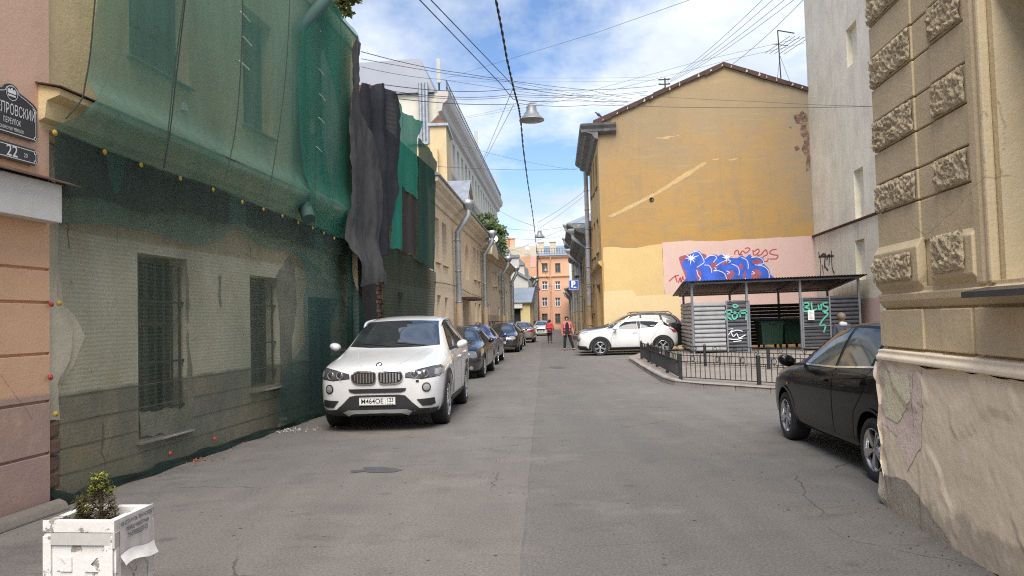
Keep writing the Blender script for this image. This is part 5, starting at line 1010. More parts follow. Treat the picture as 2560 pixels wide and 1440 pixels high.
# ---------------------------------------------------------------- hanging lamps and cables
LAMPG = plain('lamp_grey_paint', (.20, .21, .22), .45, .2, .2, 5); LGL = glass_mat('lamp_glass', (.32, .33, .33), .25)
def lamp(p, lab, sc=1.0, tilt=0.0):
    p = V(p); l = thing('hanging_street_lamp', lab, 'street lamp', p, 0, 'bell lamps hung over the street')
    M = Matrix.Translation(p) @ Matrix.Rotation(tilt, 4, 'Y') @ Matrix.Diagonal((sc*1.04, sc*1.04, sc*.76, 1))
    mb = MB(); mb.lathe([(.11, .26), (.115, .12), (.16, .06), (.17, .0), (.20, -.03), (.245, -.10), (.275, -.14), (.275, -.165), (.26, -.165), (.24, -.11), (.16, -.03), (.1, .0)], 28, M); mb.build('shade', LAMPG, l)
    mb = MB(); mb.lathe([(0, .30), (.08, .30), (.105, .262), (.0, .262)], 20, M); mb.tube([M @ V((-.02, 0, .3)), M @ V((-.05, 0, .36)), M @ V((.05, 0, .37))], .015*sc, 6); mb.tube([M @ V((.1, 0, .26)), M @ V((.13, 0, .33)), M @ V((.04, 0, .37))], .01*sc, 6); mb.build('cap', LAMPG, l)
    mb = MB(); mb.lathe([(.258, -.160), (.2, -.185), (.1, -.2), (0, -.205)], 24, M); mb.build('glass', LGL, l)
lamp(AT(1329, 288, 16.5), 'nearest and largest grey bell lamp hanging over the street', .95)
lamp(AT(1349, 588, 40), 'second grey bell lamp hanging over the street, against the sky', .95)
lamp(AT(1364, 675, 72), 'third bell lamp down the street, in front of the far top windows', .95)
lamp(AT(1376, 714, 100), 'smallest and farthest bell lamp over the street', .95)
def cable(lab, pts, r=.010, sag=0.0, n=14, name='overhead_cable', two=False, local=0):
    """pts = [(px, py, Y)]"""
    P_ = [AT(*p) for p in pts]; out = []
    for i in range(len(P_)-1):
        a, b = P_[i], P_[i+1]
        for j in range(n): t = j/n; q = a.lerp(b, t); q.z -= sag*4*t*(1-t); out.append(q)
    out.append(P_[-1]); mb = MB()
    if two:
        for ph in (0, PI): mb.tube([q+V((.013*math.cos(i*1.1+ph), 0, .013*math.sin(i*1.1+ph))) for i, q in enumerate(out)], r, 6)
    else: mb.tube(out, r*.72, 5)
    o = mb.build(name, CABLE, None); tag(o, lab, 'cable', 'cables over the street'); return o
cable('thick twisted cable running down the middle of the street above the lamps', [(1234, -30, 11.6), (1252, 60, 12.6), (1268, 150, 14.2), (1284, 220, 15.6), (1297, 268, 16.5), (1302, 300, 17.4), (1308, 370, 20.3), (1320, 460, 26), (1331, 530, 33.5), (1337, 578, 40), (1342, 630, 53), (1356, 664, 72), (1370, 700, 100)], .012, 0, 14, two=True)
cable('lower cable of the pair from the upper left down to the near lamp junction', [(1040, -10, 9), (1252, 210, 15.5), (1283, 248, 16.5)], .011)
cable('upper cable of the pair from the upper left down to the near lamp junction', [(1068, -10, 9), (1258, 188, 15.8), (1284, 216, 16.5)], .011)
cable('cable from the junction past the near lamp to the gable roof', [(1284, 216, 16.5), (1360, 230, 22), (1480, 245, 31), (1575, 258, 37)], .012)
cable('lamp suspension wire from the junction over the near lamp to the right', [(1283, 248, 16.5), (1330, 254, 16.6), (1420, 252, 24), (1600, 255, 36.9)], .012)
cable('topmost dark cable from the black sheet sloping down to the gable', [(903, 129, 16), (1150, 182, 24), (1480, 226, 34), (1580, 246, 37)], .013, .05)
cable('second cable from the black sheet sloping down to the gable', [(903, 147, 16), (1280, 205, 28), (1570, 254, 37)], .010, .05)
cable('third cable from the black sheet sloping right across the office roof', [(903, 167, 17), (1100, 198, 24), (1560, 262, 37)], .009, .05)
cable('dark level cable from the slate sheet to the insulator bracket', [(962, 212, 17), (1280, 222, 26), (1640, 214, 36.7)], .014, .12)
cable('level cable just below the dark cable to the insulator bracket', [(980, 228, 17), (1280, 236, 26), (1620, 228, 36.7)], .012, .12)
cable('level cable grazing the top of the bright teal net', [(985, 233, 17.6), (1280, 241, 26), (1615, 232, 36.7)], .010, .12)
cable('long lowest cable from the teal net across the gable to the pale wall', [(995, 247, 18), (1300, 259, 27), (1480, 262, 30), (2186, 266, 26)], .014, .08)
cable('thin cable just above the lowest one across the gable to the pale wall', [(1600, 238, 36.8), (1900, 254, 32), (2186, 266, 26)], .010, .03)
cable('thin rising cable crossing the clouds to the upper right', [(1108, 198, 60), (1280, 146, 45), (1490, 82, 36), (1735, -4, 28)], .012)
for i, (x0, x1, y1) in enumerate(((1664, 1912, -6), (1668, 1938, -6), (1672, 1968, -6), (1676, 1992, -6))):
    cable(('leftmost', 'second', 'third', 'rightmost')[i]+' cable of the fan rising from the insulator bracket', [(x0, 205, 36.7), (x1, y1, 18)], .009, .15)
cable('thick cable rising from the gable ridge to the top of the pale wall', [(1832, 160, 37), (2008, 0, 26)], .014, .1)
cable('upper long thin cable crossing the gable ridge toward the pale wall', [(1140, 297, 50), (1480, 226, 42), (1760, 150, 38), (2012, 93, 34.5)], .010)
cable('lower long thin cable crossing the gable ridge toward the pale wall', [(1152, 298, 50), (1490, 236, 42), (1830, 148, 38), (2012, 108, 34.5)], .010)
cable('left guy wire dropping from the junction to the cream roof', [(1282, 222, 16.6), (1198, 425, 40)], .009)
cable('right guy wire dropping from the junction to the cream roof', [(1284, 262, 16.6), (1203, 418, 40)], .009)
cable('faint upper level cable behind the insulators', [(1110, 190, 45), (1660, 192, 42)], .008, .1)
cable('faint lower level cable behind the insulators', [(1110, 201, 45), (1655, 200, 42)], .008, .1)
cable('thin cable from the yellow annex down to the right cornice', [(1120, 352, 45), (1442, 425, 46)], .011, .2)
cable('thin level cable at mid height between the two house rows', [(1092, 416, 30), (1445, 422, 45)], .011, .1)
cable('far rising cable from the second lamp to the gable cornice', [(1345, 556, 40), (1468, 472, 48)], .012, .1)
cable('far rising cable just below the other one to the gable cornice', [(1345, 572, 40), (1468, 482, 48)], .010, .1)
cable('far cable sloping from the office block down to the second lamp', [(1212, 498, 70), (1340, 566, 42)], .014, .3)
cable('farthest level cable through the second lamp', [(1258, 570, 60), (1425, 563, 70)], .016, .3)
cable('farthest rising cable below the second lamp', [(1240, 640, 62), (1462, 545, 60)], .014, .2)
cable('faint level cable over the far orange roof', [(1260, 592, 70), (1420, 585, 80)], .014, .4)
# ---------------------------------------------------------------- planter with a dwarf spruce
q = [G(110, 1303, .60).xy, G(284, 1304, .60).xy, G(379, 1261, .60).xy]; e1 = q[1]-q[0]; e1n = e1.normalized(); e2n = V((-e1n.y, e1n.x))
wA = e1.length; wB = .40
PO = V((q[0].x, q[0].y, 0)); E1 = V((e1n.x, e1n.y, 0)); E2 = V((e2n.x, e2n.y, 0)); E3 = V((0, 0, 1))
E2r = (q[2]-q[1]); wB = E2r.length; E2 = V((E2r.x, E2r.y, 0)).normalized()
pp_ = lambda u, v, z: PO+E1*u+E2*v+E3*z
WHC = plaster('chipped_white_concrete', (.70, .69, .67), (.50, .49, .46), (.76, .75, .73), .35, .4, 3, .35, (), .4, 0, .8, .1)
def chipped(mname):
    m, t = new_mat(mname); p = geo(t); n_ = noise_n(t, p, 9, 6, .65); f = noise_n(t, p, 50, 4)
    c = mixc(t, ramp(t, noise_n(t, p, 4, 5), .4, .7, 0, .5), (.70, .69, .67), (.52, .51, .48)); c = mixc(t, ramp(t, n_, .60, .615), c, (.26, .24, .21)); c = mixc(t, ramp(t, f, .6, .8, 0, .25), c, (.4, .38, .35))
    finish(t, c, .8, mth(t, 'SUBTRACT', mth(t, 'MULTIPLY', f, .3), ramp(t, n_, .60, .615)), .6, .012); return m
WHC = chipped('chipped_white_concrete')
pl = thing('planter', 'square chipped white concrete planter with taped notices at the lower left', 'planter', pp_(wA/2, wB/2, 0))
mb = MB(); T = .045
def pbox(mb, a, b):
    vs = [pp_(u, v, z) for z in (a[2], b[2]) for u, v in ((a[0], a[1]), (b[0], a[1]), (b[0], b[1]), (a[0], b[1]))]; mb.add(vs, [(3, 2, 1, 0), (4, 5, 6, 7), (0, 1, 5, 4), (1, 2, 6, 5), (2, 3, 7, 6), (3, 0, 4, 7)])
pbox(mb, (0, 0, 0), (wA, T, .6)); pbox(mb, (0, wB-T, 0), (wA, wB, .6)); pbox(mb, (0, T+.001, 0), (T, wB-T-.001, .6)); pbox(mb, (wA-T, T+.001, 0), (wA, wB-T-.001, .6))
for a in ((-.012, -.012), ): 
    pbox(mb, (-.004, -.006, .545), (wA+.004, -.001, .605)); pbox(mb, (wA+.001, -.006, .545), (wA+.006, wB+.004, .605)); 
for u0 in (.0, wA-.045): pbox(mb, (u0, -.012, .0), (u0+.045, -.001, .528))
for v0 in (.0, wB-.045): pbox(mb, (wA+.001, v0, .0), (wA+.012, v0+.045, .528))
o = mb.build('tub', WHC, pl, bevel=.008)
for pts in (((.085, .425), (.147, .425), (.147, .35), (.085, .35), (.116, .388)), ((.213, .425), (.282, .425), (.246, .388), (.282, .35), (.213, .35))):
    mb = MB(); mb.prism([(u*wA/.36, v) for u, v in pts], lambda u, v, d: pp_(u, d, v), -.008, -.001); mb.build('relief', WHC, o, bevel=.003)
for v0 in (.12, .26):
    mb = MB(); mb.prism([(v0, .36), (v0+.05, .41), (v0+.08, .36), (v0+.05, .30)], lambda u, v, d: pp_(wA+d, u, v), .001, .008); mb.build('relief', WHC, o, bevel=.003)
SOIL = plaster('planter_soil', (.10, .065, .05), (.05, .035, .03), (.20, .15, .12), .7, .6, 14, 0, (), 1, 0)
mb = MB(); n = 14; vs = [pp_(T+(wA-2*T)*i/n, T+(wB-2*T)*j/n, .535+.02*noise.noise(V((i*.9, j*.9, 0)))+.02*rnd.random()) for j in range(n+1) for i in range(n+1)]; mb.add(vs, [(j*(n+1)+i, j*(n+1)+i+1, (j+1)*(n+1)+i+1, (j+1)*(n+1)+i) for j in range(n) for i in range(n)], 0, True); mb.build('soil', SOIL, pl)
TAPE = plain('grey_tape', (.47, .46, .44), .35, var=.08, scale=20); PAPER = plain('wet_paper', (.60, .59, .60), .6, var=.08, scale=12)
mb = MB(); pbox(mb, (.045, -.0125, .485), (wA-.01, -.0121, .545)); pbox(mb, (wA+.0, -.0125, .47), (wA+.0125, .05, .545)); mb.build('tape', TAPE, pl)
mb = MB(); mb.add([pp_(wA+.0165+.004*math.sin(i*2.0), .03+(wB-.05)*i/8, z+.004*math.cos(i)) for z in (.38, .47, .6) for i in range(9)], [(j*9+i, j*9+i+1, (j+1)*9+i+1, (j+1)*9+i) for j in range(2) for i in range(8)], 0, True)
pa = mb.build('notice', PAPER, pl)
mb = MB()
for body, z, sz in (('НЕ СТАВИТЬ ТРАНСПОРТ', .575, .026), ('ПЕРЕД ВОРОТАМИ', .54, .024), ('ЗАПРЕЩЕНО', .505, .032)): text_into(mb, body, sz, lambda a, b: pp_(wA+.0225, .03+(wB-.05)/2+a, z+b), .0008, .95)
mb.build('lettering', plain('grey_ink', (.12, .12, .16), .7), pa, fix=False)
mb = MB(); vs = []; 
for j in range(5):
    for i in range(9): vs.append(pp_(wA+.024+.03*(j/4)**1.4+.006*math.sin(i*1.1+j*.8)*j/4, .02+(wB-.04)*i/8, .425-.012*j-.004*i*j/8+.012*math.sin(i*.7)))
mb.add(vs, [(j*9+i, j*9+i+1, (j+1)*9+i+1, (j+1)*9+i) for j in range(4) for i in range(8)], 0, True); mb.build('peeling_sheet', PLATEW, pl)
# spruce
sp_ = thing('dwarf_spruce', 'small bushy dwarf spruce with bright yellow green tips in the white planter', 'shrub', pp_(wA/2, wB*.55, .53))
base = pp_(wA*.5, wB*.5, .53); mb = MB(); mb.tube([base, base+V((.01, 0, .12)), base+V((0, 0, .24))], [.014, .01, .004], 6)
tips = []
for k in range(95):
    t_ = rnd.random(); a = rnd.random()*2*PI; h_ = .02+.235*t_; r_ = (.066*(1-t_)**.6+.02)*(.55+.5*rnd.random())*(1.0+.35*math.sin(a*2+2)*(1-t_))
    tips.append(base+V((r_*math.cos(a), r_*math.sin(a), h_)))
for k in range(45):
    a = rnd.random()*2*PI; tips.append(base-E1*.10+V((.035*math.cos(a)*rnd.random(), .035*math.sin(a), .03+.11*rnd.random())))
for k, p in enumerate(tips):
    if k % 4 == 0: mb.tube([base+V((0, 0, max(.01, p.z-base.z-.05))), p], [.004, .0015], 4)
mb.build('stem', plain('spruce_bark', (.07, .045, .03), .9), sp_)
def needles(pts, n, ln, seed, rad):
    r = random.Random(seed); mb = MB()
    for p in pts:
        for k in range(n):
            d = V((r.gauss(0, 1), r.gauss(0, 1), r.gauss(.45, .8))).normalized(); s = p+V((r.gauss(0, rad), r.gauss(0, rad), r.gauss(0, rad))); e = s+d*ln*(.7+.6*r.random()); w_ = d.cross(V((r.random(), r.random(), r.random()))).normalized()*.0022
            mb.add([s-w_, s+w_, e+w_*.5, e-w_*.5], [(0, 1, 2, 3)])
    return mb
needles(tips, 22, .02, 3, .009).build('needles', plain('spruce_needles', (.06, .058, .02), .7, var=.5, scale=30), sp_, fix=False)
bt = [p+V((0, 0, .012)) for p in tips if p.z > base.z+.15 or rnd.random() < .16]
needles(bt, 14, .014, 4, .006).build('bright_tips', plain('spruce_new_tips', (.36, .40, .06), .6, var=.3, scale=30), sp_, fix=False)
# ---------------------------------------------------------------- trees
def tree(name, lab, loc, h, blobs, nleaf, leaf, col, seed, trunk=.2):
    r = random.Random(seed); t_ = thing(name, lab, 'tree', loc); L = V(loc); mb = MB()
    top = L+V((0, 0, h*.9)); mb.tube([L, L+V((.1, 0, h*.4)), L+V((-.1, .1, h*.7)), top], [trunk, trunk*.7, trunk*.4, .03], 8)
    for b, br in blobs: c = L+V(b); mb.tube([L+V((0, 0, max(.5, b[2]-br*1.3))), L.lerp(c, .5)+V((0, 0, b[2]*.3)), c], [trunk*.35, trunk*.2, .02], 6)
    mb.build('trunk', plain(name+'_bark', (.10, .08, .06), .9, bump=.4), t_); mb = MB()
    for b, br in blobs:
        c = L+V(b); cl = [c+V((r.gauss(0, 1), r.gauss(0, 1), r.gauss(0, 1))).normalized()*br*(.35+.75*r.random()) for _ in range(max(6, int(16*br)))]
        for k in range(nleaf):
            q = r.choice(cl)+V((r.gauss(0, .2), r.gauss(0, .2), r.gauss(0, .16)))*br*.75; d = V((r.gauss(0, 1), r.gauss(0, 1), r.gauss(0, 1))).normalized(); e = d.cross(V((r.gauss(0, 1), r.gauss(0, 1), .3))).normalized()*leaf*.4; s = leaf*(.7+.6*r.random())
            mb.add([q, q+d*s*.5+e, q+d*s, q+d*s*.5-e], [(0, 1, 2, 3)])
    m, t = new_mat(name+'_leaf'); p = geo(t); c_ = mixc(t, ramp(t, noise_n(t, p, 1.1, 4), .3, .7), tuple(x*.6 for x in col), tuple(x*1.4 for x in col))
    bs = nd(t, 'ShaderNodeBsdfPrincipled', None, Base_Color=c_, Roughness=.55); tl = nd(t, 'ShaderNodeBsdfTranslucent', None, Color=c_); mx = nd(t, 'ShaderNodeMixShader', None, _0=.35, _1=bs.outputs[0], _2=tl.outputs[0]); nd(t, 'ShaderNodeOutputMaterial', None, Surface=mx.outputs[0])
    mb.build('crown', m, t_, fix=False)
tc = AT(1238, 572, 70)
tree('courtyard_tree', 'leafy green tree rising behind the cream house roofs', (tc.x-.6, 70, 0), tc.z, [((.5, 0, tc.z-.2), 1.0), ((-.6, .5, tc.z+.5), 1.1), ((1.1, 0, tc.z-1.2), .8), ((-.9, 0, tc.z-1.0), 1.3), ((.3, 0, tc.z-2.0), 1.3)], 1000, .26, (.15, .21, .08), 5)
tc = AT(855, 4, 19)
tree('rooftop_tree', 'thin pale leafed tree showing over the teal net at the top', (tc.x-1.8, 19.5, 0), tc.z-.3, [((1.7, -.5, tc.z), .45), ((1.2, -.5, tc.z+.4), .6), ((.2, 0, tc.z+.5), 1.0), ((2.0, -.4, tc.z+.25), .35), ((.9, 0, tc.z-.1), .4)], 170, .17, (.17, .19, .05), 8, .12)
# ---------------------------------------------------------------- debris by the left wall
def chunk(name, lab, px, py, s, mat, cat, seed):
    r = random.Random(seed); p = G(px, py); t_ = MB(); bm = bmesh.new(); bmesh.ops.create_cube(bm, size=1); bmesh.ops.subdivide_edges(bm, edges=bm.edges, cuts=3, use_grid_fill=True)
    for v in bm.verts: v.co = v.co+v.co.normalized()*.14*noise.noise(v.co*2.6+V((seed, 0, 0)))
    M = Matrix.Translation(p+V((0, 0, s[2]*.42))) @ Matrix.Rotation(r.random()*3, 4, 'Z') @ Matrix.Diagonal((*s, 1)); t_.add([M @ v.co for v in bm.verts], [tuple(v.index for v in f.verts) for f in bm.faces]); bm.free()
    o = t_.build(name, mat, None); return tag(o, lab, cat)
chunk('brick', 'loose pale brick lying by the net left of the white car', 770, 1043, (.24, .12, .1), plaster('dusty_brick', (.36, .25, .18), (.2, .14, .1), (.46, .36, .28), .6, .5, 8, 0, (), .8, 0), 'brick', 2)
chunk('rubble_bag', 'crumpled dusty bag of rubble caught under the net edge', 684, 1067, (.42, .22, .16), plaster('dusty_plastic', (.42, .40, .38), (.22, .2, .18), (.6, .59, .57), .7, .6, 10, 0, (), 1, 0, .6), 'rubble', 6)
r = random.Random(31); mb = MB()
def bits(mb, cx_, cy_, n, sx, sy, s0, s1):
    for k in range(n):
        p = V((cx_+r.gauss(0, sx), cy_+r.gauss(0, sy), .0)); s = s0+(s1-s0)*r.random()**2; M = Matrix.Translation(p+V((0, 0, s*.3))) @ Matrix.Rotation(r.random()*6, 4, V((r.random(), r.random(), r.random()+.1)).normalized())
        mb.add([M @ V(v)*1.0 for v in ((s, 0, 0), (-s*.8, .1*s, 0), (0, s*.7, 0), (0, -s*.8, .1*s), (0, 0, s*.5), (.1*s, 0, -s*.5))], [(0, 2, 4), (2, 1, 4), (1, 3, 4), (3, 0, 4), (2, 0, 5), (1, 2, 5), (3, 1, 5), (0, 3, 5)])
for y in [7.4+.22*i for i in range(40)]: bits(mb, lx(y, .12), y, 5, .07, .12, .006, .022)
o = mb.build('wall_foot_grit', plaster('grit', (.24, .2, .165), (.12, .1, .09), (.4, .37, .33), .7, .6, 20, 0, (), .5, 0), None); o['kind'] = 'stuff'; tag(o, 'scattered grit and crumbs along the foot of the netted wall', 'grit')
mb = MB(); p = G(495, 1152); bits(mb, p.x, p.y, 60, .14, .10, .006, .03); o = mb.build('brick_crumbs', plain('red_brick_crumbs', (.33, .12, .07), .9, var=.4), None); o['kind'] = 'stuff'; tag(o, 'small red brick crumbs at the net edge', 'crumbs')
mb = MB(); p = G(715, 1076); bits(mb, p.x, p.y, 160, .2, .12, .004, .02); o = mb.build('plaster_crumbs', plain('white_plaster_crumbs', (.6, .58, .55), .9), None); o['kind'] = 'stuff'; tag(o, 'white plaster dust and crumbs beside the rubble bag', 'crumbs')
mb = MB()
for k in range(150): bits(mb, r.uniform(-3.2, 2.6), r.uniform(4.8, 14), 1, .1, .1, .004, .011)
for k in range(70): bits(mb, r.uniform(2.55, 2.8), r.uniform(4.5, 6.4), 1, .05, .1, .003, .010)
o = mb.build('road_grit', plain('dark_grit', (.05, .047, .044), .9, var=.5), None); o['kind'] = 'stuff'; tag(o, 'sparse dark grit lying on the road', 'grit')
# ================================================================== people
SKIN = plain('skin', (.50, .30, .22), .6, var=.06)
def skin_obj(name, nodes, edges, root, mat, parent, sub=2, smooth=True):
    me = bpy.data.meshes.new(name); keys = list(nodes); ix = {k: i for i, k in enumerate(keys)}
    me.from_pydata([nodes[k][0] for k in keys], [(ix[a], ix[b]) for a, b in edges], []); o = bpy.data.objects.new(name, me); COL.objects.link(o)
    sk = o.modifiers.new('skin', 'SKIN'); sk.use_smooth_shade = True; sv = me.skin_vertices[0].data
    for k in keys: r_ = nodes[k][1]; sv[ix[k]].radius = r_ if isinstance(r_, tuple) else (r_, r_); sv[ix[k]].use_root = (k == root)
    o.modifiers.new('sub', 'SUBSURF').levels = sub
    dg = bpy.context.evaluated_depsgraph_get(); m2 = bpy.data.meshes.new_from_object(o.evaluated_get(dg)); bpy.data.objects.remove(o)
    for p in m2.polygons: p.use_smooth = True
    m2.name = name; m2.materials.clear(); return link(name, m2, mat, parent, True)
def person(label, loc, rz, h, P, hair, coat, legs, shoes, hairlen=0, top=None, bag=None, cat='person', open_coat=False, hood=None):
    """P overrides joints of a 1.70 m standing figure (x right, y forward, z up)"""
    J = dict(pel=(0, 0, .95), sp=(0, 0, 1.12), ch=(0, -.01, 1.30), nk=(0, 0, 1.455), hb=(0, .015, 1.52), hd=(0, .02, 1.60), cr=(0, .005, 1.655), nose=(0, .115, 1.575),
             shl=(-.18, 0, 1.395), ell=(-.235, -.03, 1.12), wrl=(-.25, .05, .89), shr=(.18, 0, 1.395), elr=(.235, -.03, 1.12), wrr=(.25, .05, .89),
             hil=(-.09, 0, .90), knl=(-.10, .02, .50), anl=(-.105, -.01, .09), tol=(-.12, .13, .035), hir=(.09, 0, .90), knr=(.10, .02, .50), anr=(.105, -.01, .09), tor=(.12, .13, .035))
    J.update(P); k = h/1.70; J = {a: V(b)*k for a, b in J.items()}
    R_ = dict(pel=(.155, .12), sp=(.135, .105), ch=(.15, .11), nk=.052, hb=.066, hd=.088, cr=.066, nose=.014, shl=.055, ell=.043, wrl=.028, shr=.055, elr=.043, wrr=.028, hil=.092, knl=.058, anl=.038, tol=.034, hir=.092, knr=.058, anr=.038, tor=.034)
    N = {a: (J[a], tuple(x*k for x in R_[a]) if isinstance(R_[a], tuple) else R_[a]*k) for a in J}
    E = [('pel', 'sp'), ('sp', 'ch'), ('ch', 'nk'), ('nk', 'hb'), ('hb', 'hd'), ('hd', 'cr'), ('hd', 'nose')]
    for s in 'lr': E += [('ch', 'sh'+s), ('sh'+s, 'el'+s), ('el'+s, 'wr'+s), ('pel', 'hi'+s), ('hi'+s, 'kn'+s), ('kn'+s, 'an'+s), ('an'+s, 'to'+s)]
    for s, sg in (('l', 1), ('r', -1)):
        d = (J['wr'+s]-J['el'+s]).normalized(); a = V((0, 1, 0)); pm = J['wr'+s]+d*.075*k; N['pm'+s] = (pm, (.022*k, .034*k)); E.append(('wr'+s, 'pm'+s))
        for f, (o_, ln) in enumerate(((.03, .06), (.01, .075), (-.01, .07), (-.028, .055))):
            q = pm+a*o_*k+d*.03*k; e = q+(d+V((sg*.25, .1, 0))).normalized()*ln*k; N['f%s%d' % (s, f)] = (q, .009*k); N['g%s%d' % (s, f)] = (e, .0075*k); E += [('pm'+s, 'f%s%d' % (s, f)), ('f%s%d' % (s, f), 'g%s%d' % (s, f))]
        th = J['wr'+s]+d*.035*k+a*.04*k; N['th'+s] = (th, .011*k); N['ti'+s] = (th+d*.045*k+a*.015*k, .009*k); E += [('wr'+s, 'th'+s), ('th'+s, 'ti'+s)]
    t_ = thing('person', label, cat, loc, rz)
    skin_obj('body', N, E, 'pel', SKIN, t_, 1)
    sub = lambda ks, f: {a: (N[a][0], tuple(x*f for x in N[a][1]) if isinstance(N[a][1], tuple) else N[a][1]*f) for a in ks}
    c = sub(['pel', 'sp', 'ch', 'shl', 'ell', 'wrl', 'shr', 'elr', 'wrr'], 1.28); c['hem'] = (J['pel']-V((0, 0, .10*k)), (.175*k, .14*k)); c['col'] = (J['ch']+V((0, 0, .11*k)), (.085*k, .075*k))
    Ec = [('hem', 'pel'), ('pel', 'sp'), ('sp', 'ch'), ('ch', 'col')]
    for s in 'lr': Ec += [('ch', 'sh'+s), ('sh'+s, 'el'+s), ('el'+s, 'wr'+s)]
    for s in 'lr': d = (J['wr'+s]-J['el'+s]).normalized(); c['wr'+s] = (J['wr'+s]-d*.02*k, .043*k)
    skin_obj('jacket', c, Ec, 'pel', coat, t_, 2)
    if open_coat:
        mb = MB(); pts = [(-.05, 1.42), (.05, 1.42), (.095, 1.25), (.09, 1.05), (.115, .80), (-.115, .80), (-.09, 1.05), (-.095, 1.25)]
        v_, f_ = cdt([V(p)*k for p in pts], .03); mb.add([(p.x, .168*k-.35*abs(p.x)*abs(p.x)*6-.07*max(0, p.y/k-1.28), p.y) for p in v_], f_, 0, True); mb.build('top', top, t_, True)
    l = sub(['pel', 'hil', 'knl', 'anl', 'hir', 'knr', 'anr'], 1.16)
    for s in 'lr': l['an'+s] = (J['an'+s], .068*k); l['kn'+s] = (J['kn'+s], .082*k)
    skin_obj('trousers', l, [('pel', 'hil'), ('hil', 'knl'), ('knl', 'anl'), ('pel', 'hir'), ('hir', 'knr'), ('knr', 'anr')], 'pel', legs, t_, 2)
    for s in 'lr': skin_obj('shoe', {'a': (J['an'+s]-V((0, .03*k, .045*k)), .045*k), 'b': (J['an'+s].lerp(J['to'+s], .5)-V((0, 0, .01*k)), .045*k), 'c': (J['to'+s], .038*k)}, [('a', 'b'), ('b', 'c')], 'a', shoes, t_, 2)
    mb = MB(); c0 = J['hd']+V((0, -.012, .018))*k; n = 18; pr = [(math.sin(a_)*.104, math.cos(a_)*.112) for a_ in [i*PI/14 for i in range(13)]]
    vs = [c0+V((r_*math.cos(2*PI*j/n), r_*1.08*math.sin(2*PI*j/n), z_))*k for r_, z_ in pr for j in range(n)]; fs = []
    for i in range(len(pr)-1):
        for j in range(n):
            f = (i*n+j, i*n+(j+1) % n, (i+1)*n+(j+1) % n, (i+1)*n+j); m_ = (vs[f[0]]+vs[f[2]])/2-c0
            if m_.z > .045*k or m_.y < .03*k: fs.append(f)
    mb.add(vs, fs, 0, True)
    if hairlen: mb.tube([J['hb']+V((0, -.06, .03))*k, J['nk']+V((0, -.06, .02))*k], [.07*k, .05*k], 10)
    mb.build('hair', hair, t_, True)
    mb = MB()
    for x in (-.032, .032): mb.lathe([(0, -.012), (.011, -.006), (.013, 0), (.011, .006), (0, .012)], 8, Matrix.Translation(J['hd']+V((x, .078, -.0))*k))
    mb.box(J['hb']+V((-.024, .07, -.004))*k, J['hb']+V((.024, .083, .004))*k); mb.build('face', plain('dark_eyes', (.06, .03, .025), .5), t_, True)
    if hood is not None: skin_obj('hood', {'a': (J['nk']+V((-.09, -.05, -.02))*k, .05*k), 'b': (J['nk']+V((0, -.10, -.03))*k, .06*k), 'c': (J['nk']+V((.09, -.05, -.02))*k, .05*k)}, [('a', 'b'), ('b', 'c')], 'b', hood, t_, 2)
    return t_, J
PINKJ = plain('coral_jacket', (.55, .13, .14), .8, var=.15, scale=12); REDJ = plain('red_jacket', (.52, .04, .06), .8, var=.15, scale=12)
BLK = plain('black_cloth', (.014, .014, .016), .9); NVY = plain('navy_trousers', (.025, .03, .05), .9); HAIRR = plain('auburn_hair', (.09, .03, .02), .7, var=.3, scale=30); HAIRD = plain('dark_hair', (.02, .015, .013), .7); HAIRB = plain('light_brown_hair', (.13, .09, .06), .7, var=.3, scale=30)
p = G(1419, 876); w_, J = person('woman in open coral jacket and black clothes facing the camera with a dark handbag', (p.x, p.y, 0), PI, 1.66, dict(knl=(-.18, .05, .5), anl=(-.30, .04, .09), tol=(-.35, .16, .035), knr=(.12, .05, .5), anr=(.15, .02, .09), tor=(.17, .15, .035), ell=(-.27, -.05, 1.12), wrl=(-.30, .08, .93)), HAIRR, PINKJ, BLK, BLK, 1, BLK, None, 'woman', True)
bag = thing('handbag', 'dark brown handbag hanging from the woman in the coral jacket', 'handbag', w_.matrix_basis @ (J['wrl']+V((-.05, .0, -.3))))
b_ = w_.matrix_basis @ J['wrl']; mb = MB(); mb.box(b_+V((-.03, -.13, -.38)), b_+V((.24, .02, -.17))); mb.build('bag', plain('brown_leather', (.055, .025, .02), .5), bag, bevel=.03)
mb = MB(); mb.tube([b_+V((.0, -.05, -.18)), b_+V((.03, -.05, -.06)), b_+V((.12, -.05, -.06)), b_+V((.2, -.05, -.18))], .01, 6); mb.build('handle', BLK, bag)
p = G(1380, 860); person('person in bright red jacket and dark trousers walking away down the street', (p.x-.05, p.y+1.5, 0), 0, 1.52, dict(knl=(-.1, .12, .52), anl=(-.1, .02, .11), tol=(-.1, .13, .05), knr=(.09, -.02, .5), anr=(.09, -.22, .12), tor=(.1, -.13, .04), ell=(-.26, .06, 1.12), wrl=(-.25, .16, .93), elr=(.27, -.10, 1.12), wrr=(.28, -.06, .90)), HAIRD, REDJ, NVY, BLK)
p = AT(2104, 800, 16); person('man in navy hooded jacket standing behind the black hatchback, seen from behind', (p.x, p.y, .1), .1, 1.40, {}, HAIRB, plain('navy_jacket', (.035, .04, .06), .85, scale=10), NVY, BLK, 0, None, None, 'man', False, plain('grey_hood', (.42, .42, .43), .9))
